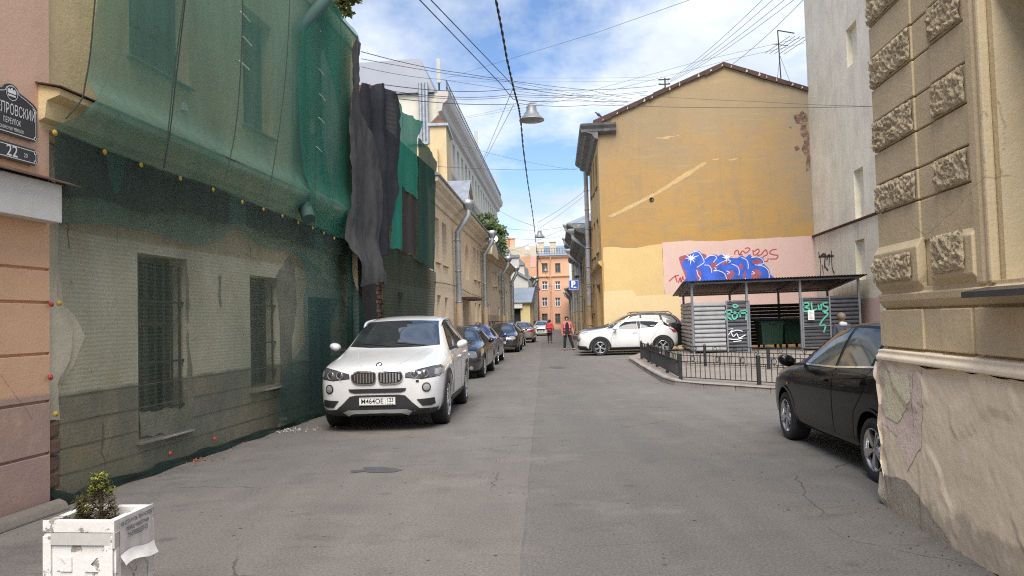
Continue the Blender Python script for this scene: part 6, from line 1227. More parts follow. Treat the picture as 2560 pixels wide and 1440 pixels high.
# ================================================================== cars
def lerp_t(a, b, t): return tuple(x+(y-x)*t for x, y in zip(a, b))
def body_mesh(st, sharp, wheels, tr, arch, w_in):
    """st: (u, zb, w, zbelt, ztop, wtop) stations front to rear -> closed shell with wheel arches cut"""
    out = []
    for i, s in enumerate(st):
        if i in sharp and 0 < i < len(st)-1:
            for j in (i-1, i+1):
                d = abs(st[j][0]-s[0]); out.append(lerp_t(s, st[j], min(.35, sharp[i]/d)))
        else: out.append(s)
    bm = bmesh.new(); rings = []; L = st[-1][0]
    for (u, zb, w, zbelt, ztop, wtop) in out:
        x = L/2-u; hb = zbelt-zb; cab = max(0, min(1, (ztop-zbelt-.12)/.3))
        rim = zbelt+.012
        half = [(0, zb), (w*.55, zb), (w-.10, zb+.015), (w-.025, zb+.10*hb+.03), (w-.006, zb+.36*hb), (w, zb+.68*hb), (w-.014, zbelt-.05), (w-.062, rim-.004),
                (w-.062+(wtop-w+.062)*.5, rim+(ztop-rim)*(.48 if cab > .3 else .5)), (wtop, ztop-.055*cab-.012), (wtop-.09, ztop-.012*cab-.002), (wtop*.45, ztop+.008), (0, ztop+.014)]
        ring = [bm.verts.new((x, y, z)) for y, z in half]; ring += [bm.verts.new((x, -y, z)) for y, z in reversed(half[1:-1])]
        rings.append(ring)
    n = len(rings[0]); cl = bm.edges.layers.float.new('crease_edge')
    for a, b in zip(rings, rings[1:]):
        for j in range(n): bm.faces.new((a[j], a[(j+1) % n], b[(j+1) % n], b[j]))
    k = (n//2)
    for ring, rev in ((rings[0], True), (rings[-1], False)):
        m_ = lambda j: ring[-j % n]
        for j in range(k):
            vs = [ring[j], ring[j+1], m_(j+1), m_(j)]; vs = list(dict.fromkeys(vs))
            if len(vs) >= 3: bm.faces.new(vs if not rev else vs[::-1])
    bm.edges.ensure_lookup_table()
    for a, b in zip(rings, rings[1:]):
        for j in (7, n-7):
            e = bm.edges.get((a[j], b[j]))
            if e: e[cl] = .45
    for ring in (rings[0], rings[-1]):
        for j in range(n):
            e = bm.edges.get((ring[j], ring[(j+1) % n]))
            if e: e[cl] = .35
    bmesh.ops.recalc_face_normals(bm, faces=bm.faces)
    me = bpy.data.meshes.new('body'); bm.to_mesh(me); bm.free(); o = bpy.data.objects.new('body', me); COL.objects.link(o); o.modifiers.new('s', 'SUBSURF').levels = 2
    me.materials.append(None); me.materials.append(None)
    cut = MB()
    for u in wheels:
        for sg in (-1, 1):
            M = Matrix.Translation((L/2-u, sg*(w_in+.4), tr)) @ Matrix.Rotation(PI/2, 4, 'X'); cut.lathe([(0, -.4), (arch, -.4), (arch, .4), (0, .4)], 40, M, 1)
    cm = cut.build('cut', [BLACKP, BLACKP]); cm.data.polygons.foreach_set('use_smooth', [False]*len(cm.data.polygons))
    b = o.modifiers.new('b', 'BOOLEAN'); b.object = cm; b.operation = 'DIFFERENCE'; b.solver = 'EXACT'
    dg = bpy.context.evaluated_depsgraph_get(); m2 = bpy.data.meshes.new_from_object(o.evaluated_get(dg)); bpy.data.objects.remove(o); bpy.data.objects.remove(cm)
    return m2
class Car:
    def __init__(c, name, label, loc, heading, sp, pm, cat='car', group=None, wheelm=None):
        c.sp = sp; c.pm = pm; c.L = sp['st'][-1][0]; c.root = thing(name, label, cat, loc, heading, group)
        me = body_mesh(sp['st'], sp['sharp'], sp['wheels'], sp['tr'], sp['tr']+sp.get('gap', .055), sp['win'])
        me.materials.clear(); me.materials.append(pm); me.materials.append(BLACKP)
        bm = bmesh.new(); bm.from_mesh(me); c.bvh = BVHTree.FromBMesh(bm); bm.free()
        c.body = link('body', me, None, c.root, True)
        for p in me.polygons: p.use_smooth = p.material_index == 0
        me.set_sharp_from_angle(angle=math.radians(35))
        for u in sp['wheels']:
            for sg in (-1, 1): c.wheel(u, sg, wheelm or SILVER)
    def wheel(c, u, sg, rm):
        r = c.sp['tr']; w = c.sp.get('tw', .215); rr = r*c.sp.get('rimk', .68); M = Matrix.Translation((c.L/2-u, sg*(c.sp['half']-.01), r)) @ Matrix.Rotation(-sg*PI/2, 4, 'X')
        mb = MB(); pr = [(rr*.5, -w*.95), (rr, -w*.98), (r*.93, -w), (r*.985, -w*.92), (r, -w*.8), (r, -w*.2), (r*.985, -w*.06), (r*.93, 0), (rr*1.03, .004), (rr*1.0, -.012), (rr*.97, -.075), (0, -.085)]
        mb.lathe(pr, 40, M); o = mb.build('wheel', RUBBER, c.root, True)
        mb = MB(); mb.lathe([(rr*.93, -.03), (rr*.95, .0), (rr*1.01, .003), (rr*1.01, -.014), (rr*.94, -.04)], 36, M); n = c.sp.get('spokes', 5); dbl = c.sp.get('dbl', True)
        for i in range(n):
            a0 = 2*PI*i/n+.3
            for da in ((-.14, .14) if dbl else (0,)):
                a = a0+da; p0 = V((math.cos(a0+da*.55)*r*.12, math.sin(a0+da*.55)*r*.12, -.022)); p1 = V((math.cos(a)*rr*.95, math.sin(a)*rr*.95, -.008)); mb.bar(M @ p0, M @ p1, .034 if dbl else .06, .028)
        mb.lathe([(0, -.008), (r*.13, -.012), (r*.2, -.03), (r*.2, -.06)], 20, M); mb.build('rim', rm, o, True)
    def hit(c, o, d):
        h = c.bvh.ray_cast(V(o), V(d).normalized()); return h[0], h[1]
    def patch(c, name, poly, plane, mat, off=.004, step=.07, both=False, parent=None, sm=0, d=None, smooth=True):
        res = []
        for sg in ((1, -1) if both else (1,)):
            q = smooth_poly(poly, sm) if sm else poly
            vs, fs = cdt([V(p) for p in q], step); P_ = []
            for p in vs:
                if plane == 'side': o, dd = V((c.L/2-p.x, sg*4, p.y)), V((0, -sg, 0))
                elif plane == 'front': o, dd = V((5, sg*p.x, p.y)), V((-1, 0, 0))
                elif plane == 'rear': o, dd = V((-5, sg*p.x, p.y)), V((1, 0, 0))
                elif plane == 'fq': dd = V((-1, -sg*.7, 0)).normalized(); o = V((c.L/2, sg*p.x, p.y))-dd*4
                elif plane == 'rq': dd = V((1, -sg*.7, 0)).normalized(); o = V((-c.L/2, sg*p.x, p.y))-dd*4
                else: o, dd = V((c.L/2-p.x, sg*p.y, 4)), V((0, 0, -1))
                h, nn = c.hit(o, dd)
                if h is not None and nn.dot(dd) > 0: nn = -nn
                P_.append(h+nn*off if h is not None else None)
            mb = MB(); ok = [f for f in fs if all(P_[i] is not None for i in f)]
            use = sorted({i for f in ok for i in f}); mp = {i: j for j, i in enumerate(use)}
            if not ok: continue
            mb.add([P_[i] for i in use], [tuple(mp[i] for i in f) for f in ok], 0, smooth); res.append(mb.build(name, mat, parent or c.root, True, fix=False))
        return res
    def grow(c, poly, g):
        cx_ = sum(p[0] for p in poly)/len(poly); cy_ = sum(p[1] for p in poly)/len(poly); n = len(poly); out = []
        for i in range(n):
            a, b, d = V(poly[i-1]), V(poly[i]), V(poly[(i+1) % n]); e1 = (b-a).normalized(); e2 = (d-b).normalized(); n1 = V((e1.y, -e1.x)); n2 = V((e2.y, -e2.x)); m = (n1+n2); m = m.normalized() if m.length > 1e-6 else n1
            if m.dot(b-V((cx_, cy_))) < 0: m = -m
            out.append(b+m*g)
        return out
    def door(c, poly, handle=None, off=.004):
        c.patch('door_gap', c.grow(poly, .007), 'side', INK, off*.4, .08, True)
        ds = c.patch('door', poly, 'side', c.pm, off, .08, True)
        if handle:
            for sg, d in zip((1, -1), ds):
                h, nn = c.hit((c.L/2-handle[0], sg*4, handle[1]), (0, -sg, 0)); mb = MB(); mb.bar(h+V((.09, sg*.022, 0)), h+V((-.09, sg*.022, .008)), .02, .028); mb.bar(h+V((.08, 0, 0)), h+V((.08, sg*.02, 0)), .018); mb.bar(h+V((-.08, 0, .006)), h+V((-.08, sg*.02, .006)), .018); mb.build('handle', c.sp.get('handlem') or c.pm, d, True, .006)
    def mirrors(c, u, z, y, mat=None, s=1.0):
        for sg in (1, -1):
            h, _ = c.hit((c.L/2-u, sg*4, z-.05), (0, -sg, 0)); b = V((c.L/2-u+.02, sg*y, z)); mb = MB()
            vs = []
            for k, (x_, f) in enumerate(((.11, .35), (.08, .8), (.02, 1.0), (-.06, 1.0), (-.075, .93))):
                vs += [b+V((x_, sg*f*s*.088*math.cos(a), f*s*.068*math.sin(a)*(1.12 if math.sin(a) < 0 else 1)+.012*math.cos(a))) for a in [j*PI/7 for j in range(14)]]
            mb.add(vs, [(k*14+j, k*14+(j+1) % 14, (k+1)*14+(j+1) % 14, (k+1)*14+j) for k in range(4) for j in range(14)]+[tuple(range(14)), tuple(reversed(range(56, 70)))], 0, True)
            o = mb.build('wing_mirror', mat or c.pm, c.root, True)
            mb = MB(); mb.bar(h, b+V((0, -sg*.05, -.055)), .06, .03); mb.build('mirror_arm', BLACKP, o, True)
    def plate(c, front, z, txt, region, y=0.0, w=.52):
        h, _ = c.hit((5 if front else -5, y, z), (-1 if front else 1, 0, 0)); sg = 1 if front else -1; X = h.x+sg*.03
        mb = MB(); mb.box((X-.01, y-w/2, z-.056), (X+.004, y+w/2, z+.056)); o = mb.build('licence_plate', PLATEW, c.root, True, .003)
        fn = lambda a, b: V((X+sg*.0055, y+sg*a, z+b)); mb = MB()
        text_into(mb, txt, .098, lambda a, b: fn(a-w*.14, b), .0012, .92); text_into(mb, region, .075, lambda a, b: fn(a+w*.36, b+.016), .0015, .9)
        text_into(mb, 'RUS', .03, lambda a, b: fn(a+w*.33, b-.036), .0, 1)
        mb.prism([(w*.22, -.05), (w*.226, -.05), (w*.226, .05), (w*.22, .05)], lambda u, v, d: fn(u, v)+V((sg*d, 0, 0)), -.001, .0005)
        for (a, b, cc, dd_) in ((-w/2+.006, w/2-.006, -.05, -.047), (-w/2+.006, w/2-.006, .047, .05)): mb.prism([(a, cc), (b, cc), (b, dd_), (a, dd_)], lambda u, v, d: fn(u, v)+V((sg*d, 0, 0)), -.001, .0005)
        mb.build('plate_text', INK, o, True, fix=False)
        for (z0, z1, m) in ((-.028, -.034, PLATEW), (-.034, -.04, SIGNB), (-.04, -.046, REDL)):
            mb = MB(); mb.prism([(w*.40, z1), (w*.45, z1), (w*.45, z0), (w*.40, z0)], lambda u, v, d: fn(u, v)+V((sg*d, 0, 0)), -.001, .0006); mb.build('flag', m, o, True)
    def arches(c, mat=BLACKP, t=.07, off=.012):
        for u in c.sp['wheels']:
            r0, r1 = c.sp['tr']+c.sp.get('gap', .055)+.004, c.sp['tr']+c.sp.get('gap', .055)+t; z = c.sp['tr']
            a = [PI*(-.08)+i*PI*1.16/16 for i in range(17)]; c.patch('arch_trim', [(u+r1*math.cos(x), z+r1*math.sin(x)) for x in a]+[(u+r0*math.cos(x), z+r0*math.sin(x)) for x in reversed(a)], 'side', mat, off, .05, True)
    def strip(c, name, pts, w, plane, mat, off=.006, both=False, parent=None):
        P_ = [V(p) for p in pts]; n = len(P_); a = []; b = []
        for i in range(n):
            d = (P_[min(i+1, n-1)]-P_[max(i-1, 0)]).normalized(); m = V((-d.y, d.x))*w/2; a.append(P_[i]+m); b.append(P_[i]-m)
        return c.patch(name, a+b[::-1], plane, mat, off, .05, both, parent)
    def wipers(c, u, z, span):
        mb = MB()
        for y in (-.05, .5): h, _ = c.hit((5, y, z), (-1, 0, 0)); h2, _ = c.hit((5, y-span, z+.05), (-1, 0, 0)); mb.tube([h+V((.02, 0, .01)), h2+V((.02, 0, .01))], .009, 5)
        mb.build('wiper', BLACKP, c.root, True)
def disc(n, r, c=(0, 0), k=1.0): return [(c[0]+r*math.cos(2*PI*i/n), c[1]+r*k*math.sin(2*PI*i/n)) for i in range(n)]
# ---------------------------------------------------------------- white SUV
WHITE = paint('pearl_white_paint', (.70, .70, .70), .0, .3)
SUV = dict(st=[(0, .27, .60, .80, .86, .42), (.05, .24, .76, .84, .90, .50), (.22, .22, .885, .90, .965, .58), (.55, .20, .925, .95, 1.03, .66), (.9, .20, .935, .99, 1.085, .70), (1.36, .20, .94, 1.05, 1.16, .77), (2.10, .20, .94, 1.08, 1.605, .655), (2.8, .20, .94, 1.10, 1.685, .65), (3.5, .20, .94, 1.13, 1.67, .63), (4.15, .21, .935, 1.15, 1.60, .60), (4.50, .25, .91, 1.12, 1.18, .60), (4.60, .33, .84, 1.0, 1.06, .55), (4.65, .40, .70, .92, .98, .5)],
    sharp={5: .08, 6: .12, 9: .1, 10: .06}, wheels=(.87, 3.68), tr=.365, half=.93, win=.66, rimk=.67, tw=.245, gap=.05)
def at_heading(px, py, u_ref, sp, heading, side=1): pass
HD = -PI/2                                    # facing the camera
car = Car('white_suv', 'white parked SUV with twin kidney grille facing the camera', (-1.89, 13.43, 0), HD-.036, SUV, WHITE)
c = car
c.patch('windscreen', [(-.605, 1.575), (-.3, 1.592), (0, 1.597), (.3, 1.592), (.605, 1.575), (.665, 1.40), (.73, 1.19), (.4, 1.17), (0, 1.165), (-.4, 1.17), (-.73, 1.19), (-.665, 1.40)], 'front', GLASS, .007, .05)
c.patch('window_surround', [(1.6, 1.09), (1.95, 1.32), (2.3, 1.545), (2.8, 1.595), (3.5, 1.58), (4.05, 1.49), (4.22, 1.32), (4.2, 1.17), (3.5, 1.135), (2.5, 1.10)], 'side', INK, .002, .08, True)
for w in ([(1.74, 1.125), (2.0, 1.31), (2.32, 1.52), (2.66, 1.565), (2.66, 1.125)], [(2.72, 1.13), (2.72, 1.57), (3.2, 1.565), (3.5, 1.55), (3.58, 1.15)], [(3.64, 1.155), (3.57, 1.54), (3.95, 1.48), (4.12, 1.32), (4.1, 1.18)]): c.patch('side_window', w, 'side', SIDEG, .006, .08, True)
c.patch('rear_window', [(-.55, 1.5), (.55, 1.5), (.68, 1.2), (-.68, 1.2)], 'rear', GLASS, .005, .08)
c.door([(1.55, .42), (1.52, 1.04), (2.68, 1.085), (2.68, .42)], (2.5, .96)); c.door([(2.71, .42), (2.71, 1.085), (3.62, 1.12), (3.60, .98), (3.30, .72), (3.22, .42)], (3.5, 1.0))
c.arches(BLACKP, .075, .014); c.patch('sill_cladding', [(1.29, .21), (1.29, .38), (3.26, .38), (3.26, .21)], 'side', BLACKP, .010, .08, True)
hp = [(.405, .775), (.415, .835), (.62, .885), (.78, .912), (.86, .918), (.885, .89), (.88, .81), (.86, .775), (.72, .762), (.64, .75), (.55, .765)]
c.patch('headlight_bezel', c.grow(hp, .008), 'front', INK, .003, .04, True); hl = c.patch('headlight', hp, 'front', plain('headlight_housing', (.085, .085, .09), .12, .3, .15, coat=1.0), .007, .04, True)
for sg, o in zip((1, -1), hl):
    mb = MB()
    for y in (.54, .68):
        h, n_ = c.hit((5, sg*y, .825), (-1, 0, 0)); q = V((1, sg*.25, 0)).to_track_quat('Z', 'Y').to_matrix().to_4x4(); mb.lathe([(.054, .002), (.057, .008), (.052, .010), (.049, .003)], 20, Matrix.Translation(h+V((.012, 0, 0))) @ q)
    mb.build('light_ring', plain('ring_grey', (.32, .32, .33), .3), o, True)
    for y in (.54, .68): mb = MB(); h, n_ = c.hit((5, sg*y, .825), (-1, 0, 0)); q = V((1, sg*.25, 0)).to_track_quat('Z', 'Y').to_matrix().to_4x4(); mb.lathe([(.046, .003), (.03, .012), (0, .016)], 20, Matrix.Translation(h+V((.012, 0, 0))) @ q); mb.build('projector', GLASS, o, True)
    c.patch('indicator', [(.80, .80), (.80, .87), (.90, .90), (.90, .81)] if sg == 1 else [(-.80, .80), (-.80, .87), (-.90, .90), (-.90, .81)], 'front', LENS, .012, .04, False, o)
kd = smooth_poly([(.028, .83), (.06, .852), (.20, .857), (.32, .85), (.365, .81), (.35, .745), (.295, .705), (.18, .695), (.07, .70), (.034, .735)], 4)
ko = [tuple(p) for p in kd]
c.patch('grille_surround', c.grow(ko, .013), 'front', CHROME, .020, .04, True); kg = c.patch('grille', ko, 'front', INK, .026, .04, True)
for sg, o in zip((1, -1), kg):
    mb = MB()
    for i in range(7):
        y = .062+i*.043; za, zb__ = .71+(.012 if i in (0, 6) else 0)+(.02 if i == 6 else 0), .845-(.015 if i == 6 else 0); h, _ = c.hit((5, sg*y, .70), (-1, 0, 0)); h2, _ = c.hit((5, sg*y, .845), (-1, 0, 0)); mb.bar(V((h.x+.032, sg*y, za)), V((h2.x+.032, sg*y, zb__)), .012, .02)
    mb.build('grille_bars', CHROME, o, True)
c.patch('lower_intake', [(-.42, .625), (.42, .625), (.40, .585), (.33, .565), (-.33, .565), (-.40, .585)], 'front', BLACKP, .012, .05)
c.patch('bumper_trim', [(-.40, .52), (-.30, .535), (.30, .535), (.40, .52), (.50, .42), (.60, .335), (.90, .325), (.91, .24), (-.91, .24), (-.90, .325), (-.60, .335), (-.50, .42)], 'front', BLACKP, .012, .06)
c.patch('corner_intake', [(.56, .46), (.80, .475), (.81, .39), (.76, .365), (.64, .365)], 'front', BLACKP, .010, .04, True)
c.patch('skid_plate', [(-.50, .30), (-.42, .325), (.42, .325), (.50, .30), (.44, .245), (.38, .275), (-.38, .275), (-.44, .245)], 'front', SILVER, .022, .05)
for sg in (1, -1):
    h, n_ = c.hit((5, sg*.70, .63), (-1, 0, 0)); q = n_.to_track_quat('Z', 'Y').to_matrix().to_4x4(); mb = MB(); mb.lathe([(.066, .0), (.066, .012), (.052, .014)], 24, Matrix.Translation(h) @ q); o = mb.build('fog_light', INK, c.root, True); mb = MB(); mb.lathe([(.052, .01), (.03, .016), (0, .018)], 20, Matrix.Translation(h) @ q); mb.build('lens', LENS, o, True)
c.plate(True, .445, 'M464OE', '123')
h, n_ = c.hit((c.L/2-.16, 0, 4), (0, 0, -1)); n_ = (n_+V((.8, 0, 0))).normalized(); q = n_.to_track_quat('Z', 'Y').to_matrix().to_4x4(); M = Matrix.Translation(h+n_*.012) @ q
mb = MB(); mb.lathe([(.041, -.02), (.041, .0), (.030, .003)], 28, M); ro = mb.build('emblem', INK, c.root, True)
mb = MB(); mb.lathe([(.0425, -.004), (.044, .002), (.041, .004)], 28, M); mb.lathe([(.030, .0035), (.0285, .005)], 28, M); mb.build('emblem_ring', CHROME, ro, True)
for k, m in ((0, PLATEW), (1, plain('emblem_blue', (.03, .16, .5), .4))):
    mb = MB()
    for qd in (k, k+2): mb.add([M @ V((0, 0, .0042))]+[M @ V((.029*math.cos(a), .029*math.sin(a), .0042)) for a in [(qd*PI/2)+i*PI/12 for i in range(7)]], [(0, i, i+1) for i in range(1, 7)])
    mb.build('emblem_quarter', m, ro, True)
c.mirrors(1.72, 1.19, 1.06, None, 1.0); c.wipers(1.35, 1.185, .5)
c.patch('washer_cover', [(.555, .735), (.60, .735), (.60, .705), (.555, .705)], 'front', INK, .01, .03)
for sg in (1, -1):
    mb = MB(); pts = [V((c.L/2-u, sg*y, z)) for u, y, z in ((2.1, .65, 1.56), (2.25, .655, 1.63), (2.6, .655, 1.69), (3.3, .64, 1.70), (3.9, .62, 1.655), (4.1, .61, 1.58))]; pts = [V((p.x, p.y, c.hit((p.x, p.y, 4), (0, 0, -1))[0].z+(.045 if 0 < i < 5 else .0))) for i, p in enumerate(pts)]; mb.tube(smooth_poly(pts, 4, False), .02, 8); mb.build('roof_rail', WHITE, c.root, True)
c.strip('bonnet_crease_shade', [(.24, .93), (.36, 1.0), (.47, 1.08), (.56, 1.14)], .006, 'front', plain('crease_shade_white', (.5, .5, .48), .4), .004, True)  # greyer strip paints the shade of the bonnet crease
c.patch('taillight', [(.6, .98), (.6, 1.12), (.85, 1.14), (.9, 1.0)], 'rq', REDL, .006, .05, True)
# ---------------------------------------------------------------- black hatchback
BLACKC = paint('black_car_paint', (.004, .004, .005), .0, .25, .3, .15, .08)
HATCH = dict(st=[(0, .24, .55, .62, .68, .40), (.05, .22, .68, .68, .76, .48), (.22, .2, .80, .78, .87, .55), (.5, .19, .845, .86, .945, .60), (.86, .19, .86, .91, 1.01, .63), (1.10, .19, .863, .935, 1.05, .65), (1.85, .19, .866, .965, 1.455, .57), (2.5, .19, .866, .99, 1.525, .57), (3.1, .19, .862, 1.02, 1.505, .55), (3.62, .21, .85, 1.05, 1.42, .52), (3.90, .26, .82, 1.04, 1.08, .55), (3.99, .34, .76, .92, .97, .5), (4.02, .40, .62, .84, .9, .45)],
    sharp={5: .08, 6: .12, 9: .09, 10: .06}, wheels=(.85, 3.37), tr=.305, half=.855, win=.62, rimk=.66, spokes=5, dbl=True, handlem=None)
yF = 9.5
c = Car('black_hatchback', 'glossy black hatchback parked by the corner house, half hidden by its plinth', (4.12, 8.33, 0), PI/2-.0425, HATCH, BLACKC); c.root.scale = (1, 1, .955)
c.patch('windscreen', [(-.53, 1.42), (0, 1.45), (.53, 1.42), (.66, 1.07), (0, 1.05), (-.66, 1.07)], 'front', GLASS, .005, .08)
c.patch('window_surround', [(1.22, .985), (1.56, 1.23), (1.92, 1.42), (2.4, 1.465), (3.0, 1.455), (3.42, 1.375), (3.66, 1.20), (3.6, 1.09), (2.5, 1.015)], 'side', INK, .002, .07, True)
for w in ([(1.46, 1.015), (1.68, 1.22), (1.98, 1.395), (2.36, 1.435), (2.40, 1.03)], [(2.47, 1.035), (2.44, 1.438), (2.98, 1.428), (3.16, 1.40), (3.24, 1.075)], [(3.3, 1.08), (3.23, 1.36), (3.42, 1.31), (3.56, 1.2), (3.54, 1.11)]): c.patch('side_window', w, 'side', glass_mat('tinted_side_glass', (.07, .08, .075), .05, .6), .006, .07, True)
c.patch('rear_window', [(-.5, 1.36), (.5, 1.36), (.6, 1.1), (-.6, 1.1)], 'rear', GLASS, .005, .08)
c.door([(1.26, .36), (1.22, .96), (2.44, 1.015), (2.44, .33)], (2.22, .87)); c.door([(2.47, .33), (2.47, 1.02), (3.28, 1.065), (3.2, .82), (2.98, .62), (2.93, .33)], (3.12, .91))
c.strip('shoulder_strip', [(.95, .80), (1.6, .85), (2.4, .90), (3.2, .97)], .012, 'side', BLACKC, .012, True)  # raised strip in the body colour along the shoulder
c.strip('window_trim', [(1.3, .995), (2.4, 1.022), (3.55, 1.088)], .018, 'side', CHROME, .008, True)
c.patch('sill_cladding', [(1.22, .2), (1.22, .26), (2.98, .26), (2.98, .2)], 'side', BLACKP, .006, .08, True); c.arches(BLACKC, .03, .012)
c.patch('headlight', [(.42, .62), (.42, .78), (.58, .85), (.76, .86), (.80, .76), (.70, .64)], 'fq', LENS, .006, .05, True)
c.patch('grille', [(-.4, .45), (.4, .45), (.36, .62), (-.36, .62)], 'front', INK, .01, .05); c.patch('taillight', [(.5, .8), (.5, .98), (.72, 1.0), (.76, .82)], 'rq', REDL, .006, .05, True)
c.mirrors(1.42, 1.05, .99, None, 1.0); c.wipers(1.05, 1.08, .45); c.patch('side_marker', [(.98, .72), (1.03, .72), (1.03, .75), (.98, .75)], 'side', AMBER, .012, .03, True)
# ---------------------------------------------------------------- white crossover, side on
WHITE2 = paint('clean_white_paint', (.72, .72, .71), .0, .25)
CROS = dict(st=[(0, .30, .55, .70, .76, .4), (.04, .24, .70, .84, .90, .5), (.18, .22, .82, .93, .99, .58), (.5, .2, .875, .98, 1.05, .62), (.88, .2, .89, 1.01, 1.09, .65), (1.15, .2, .885, 1.03, 1.13, .66), (1.80, .2, .88, 1.05, 1.44, .55), (2.4, .2, .88, 1.07, 1.495, .55), (3.0, .2, .885, 1.10, 1.475, .52), (3.46, .21, .885, 1.12, 1.42, .47), (3.84, .26, .87, 1.08, 1.13, .56), (4.02, .34, .80, .92, .97, .5), (4.10, .40, .66, .80, .86, .45)],
    sharp={5: .1, 6: .14, 9: .06, 10: .08}, wheels=(.88, 3.44), tr=.335, half=.885, win=.62, rimk=.68, gap=.05, spokes=5, dbl=True)
jx0, jy = AT(1451, 850, 31.6).x, 32.45
c = Car('white_crossover', 'white compact crossover with black wheel arches parked side on', (jx0+2.02, jy, 0), PI-.05, CROS, WHITE2)
c.patch('windscreen', [(-.55, 1.45), (0, 1.48), (.55, 1.45), (.68, 1.15), (0, 1.12), (-.68, 1.15)], 'front', GLASS, .005, .08)
c.patch('windscreen_side', [(1.18, 1.10), (1.55, 1.32), (1.76, 1.41), (1.84, 1.41), (1.55, 1.24), (1.4, 1.10)], 'side', GLASS, .006, .05, True)
c.patch('side_window', [(1.62, 1.06), (1.72, 1.22), (1.95, 1.36), (2.42, 1.375), (2.42, 1.06)], 'side', SIDEG, .006, .06, True)
c.patch('door_pillar', [(2.43, 1.06), (2.43, 1.375), (2.55, 1.375), (2.55, 1.07)], 'side', INK, .005, .06, True)
c.patch('side_window', [(2.56, 1.075), (2.56, 1.375), (3.05, 1.355), (3.32, 1.31), (3.25, 1.25), (3.1, 1.12)], 'side', SIDEG, .006, .06, True)
c.patch('rear_window', [(3.50, 1.20), (3.53, 1.40), (3.66, 1.33), (3.92, 1.10), (3.84, 1.06)], 'side', GLASS, .006, .05, True); c.patch('rear_window', [(-.46, 1.42), (.46, 1.42), (.6, 1.14), (-.6, 1.14)], 'rear', GLASS, .005, .08)
c.door([(1.36, .34), (1.33, .70), (1.50, 1.02), (2.46, 1.055), (2.46, .34)], (2.3, .92)); c.door([(2.49, .34), (2.49, 1.055), (3.02, 1.09), (3.14, .84), (2.98, .66), (2.94, .34)], (3.05, 1.18))
c.arches(BLACKP, .075, .014); c.patch('sill_cladding', [(1.28, .22), (1.28, .33), (3.05, .33), (3.05, .22)], 'side', BLACKP, .01, .08, True)
c.patch('bumper_trim', [(.1, .22), (.02, .42), (.30, .40), (.46, .22)], 'side', BLACKP, .01, .05, True); c.patch('bumper_trim', [(-.75, .24), (.75, .24), (.7, .42), (-.7, .42)], 'front', BLACKP, .01, .06)
c.patch('taillight', [(3.66, 1.10), (3.80, 1.03), (3.98, .97), (4.02, .88), (3.86, .88), (3.82, .96)], 'side', REDL, .008, .04, True)
c.patch('indicator', [(.10, .92), (.30, .985), (.46, .98), (.30, .93)], 'side', LENS, .008, .04, True)
for sg in (1, -1):
    h, n_ = c.hit((5, sg*.64, .72), (-1, 0, 0)); q = V((1, sg*.5, 0)).to_track_quat('Z', 'Y').to_matrix().to_4x4(); mb = MB(); mb.lathe([(.11, 0), (.11, .02), (.08, .035), (0, .04)], 22, Matrix.Translation(h-V((.01, 0, 0))) @ q); mb.build('headlight', LENS, c.root, True)
c.patch('grille', [(-.5, .60), (.5, .60), (.58, .82), (-.58, .82)], 'front', INK, .008, .06); c.plate(True, .50, 'K218HM', '178'); c.mirrors(1.52, 1.10, 1.0)
# ---------------------------------------------------------------- dark SUV behind it
DARKG = paint('anthracite_paint', (.028, .027, .027), .2, .3)
SUV2 = dict(SUV); SUV2['st'] = [(u*1.022, zb, w+.02, zt*1.0+.06, ztp+.07, wt-.03*(ztp > 1.3)) for u, zb, w, zt, ztp, wt in SUV['st']]; SUV2['wheels'] = (.92, 3.8); SUV2['half'] = .95
tx_ = AT(1704, 850, 35).x
c = Car('dark_suv', 'anthracite SUV with chrome window line parked behind the white crossover', (tx_-2.30, 34.9, 0), PI-.04, SUV2, DARKG)
c.patch('windscreen', [(-.60, 1.585), (0, 1.61), (.60, 1.585), (.73, 1.22), (0, 1.2), (-.73, 1.22)], 'front', GLASS, .005, .08)
c.patch('window_surround', [(1.62, 1.15), (2.3, 1.59), (2.8, 1.655), (3.5, 1.645), (4.15, 1.56), (4.36, 1.33), (4.3, 1.23), (3.5, 1.19)], 'side', INK, .003, .07, True); c.strip('window_trim', [(1.62, 1.15), (2.3, 1.60), (2.8, 1.665), (3.5, 1.655), (4.15, 1.57), (4.37, 1.33), (4.31, 1.225), (3.5, 1.185), (1.7, 1.14)], .022, 'side', CHROME, .010, True)
SG2 = glass_mat('pale_side_glass', (.30, .31, .27), .06)
for w in ([(1.76, 1.18), (2.34, 1.56), (2.7, 1.62), (2.7, 1.18)], [(2.78, 1.19), (2.78, 1.625), (3.56, 1.61), (3.62, 1.21)], [(3.72, 1.22), (3.66, 1.605), (4.1, 1.525), (4.28, 1.33), (4.24, 1.255)]): c.patch('side_window', w, 'side', SG2, .007, .07, True)
c.patch('rear_window', [(-.55, 1.58), (.55, 1.58), (.68, 1.26), (-.68, 1.26)], 'rear', GLASS, .005, .08); c.patch('taillight', [(4.52, 1.0), (4.52, 1.14), (4.66, 1.12), (4.7, 1.02)], 'side', REDL, .006, .04, True)
c.door([(1.58, .42), (1.55, 1.08), (2.72, 1.12), (2.72, .42)], (2.5, 1.0)); c.door([(2.75, .42), (2.75, 1.12), (3.7, 1.15), (3.68, 1.0), (3.4, .75), (3.3, .42)], (3.55, 1.03))
for sg in (1, -1): mb = MB(); mb.tube([V((c.L/2-u, sg*.58, z)) for u, z in ((2.3, 1.70), (2.4, 1.77), (4.0, 1.75), (4.15, 1.65))], .02, 6); mb.build('roof_rail', DARKM, c.root, True)
c.mirrors(1.75, 1.22, 1.06); c.wipers(1.38, 1.22, .5); c.patch('headlight', [(.5, .78), (.52, .9), (.85, .94), (.9, .82)], 'fq', LENS, .006, .05, True)
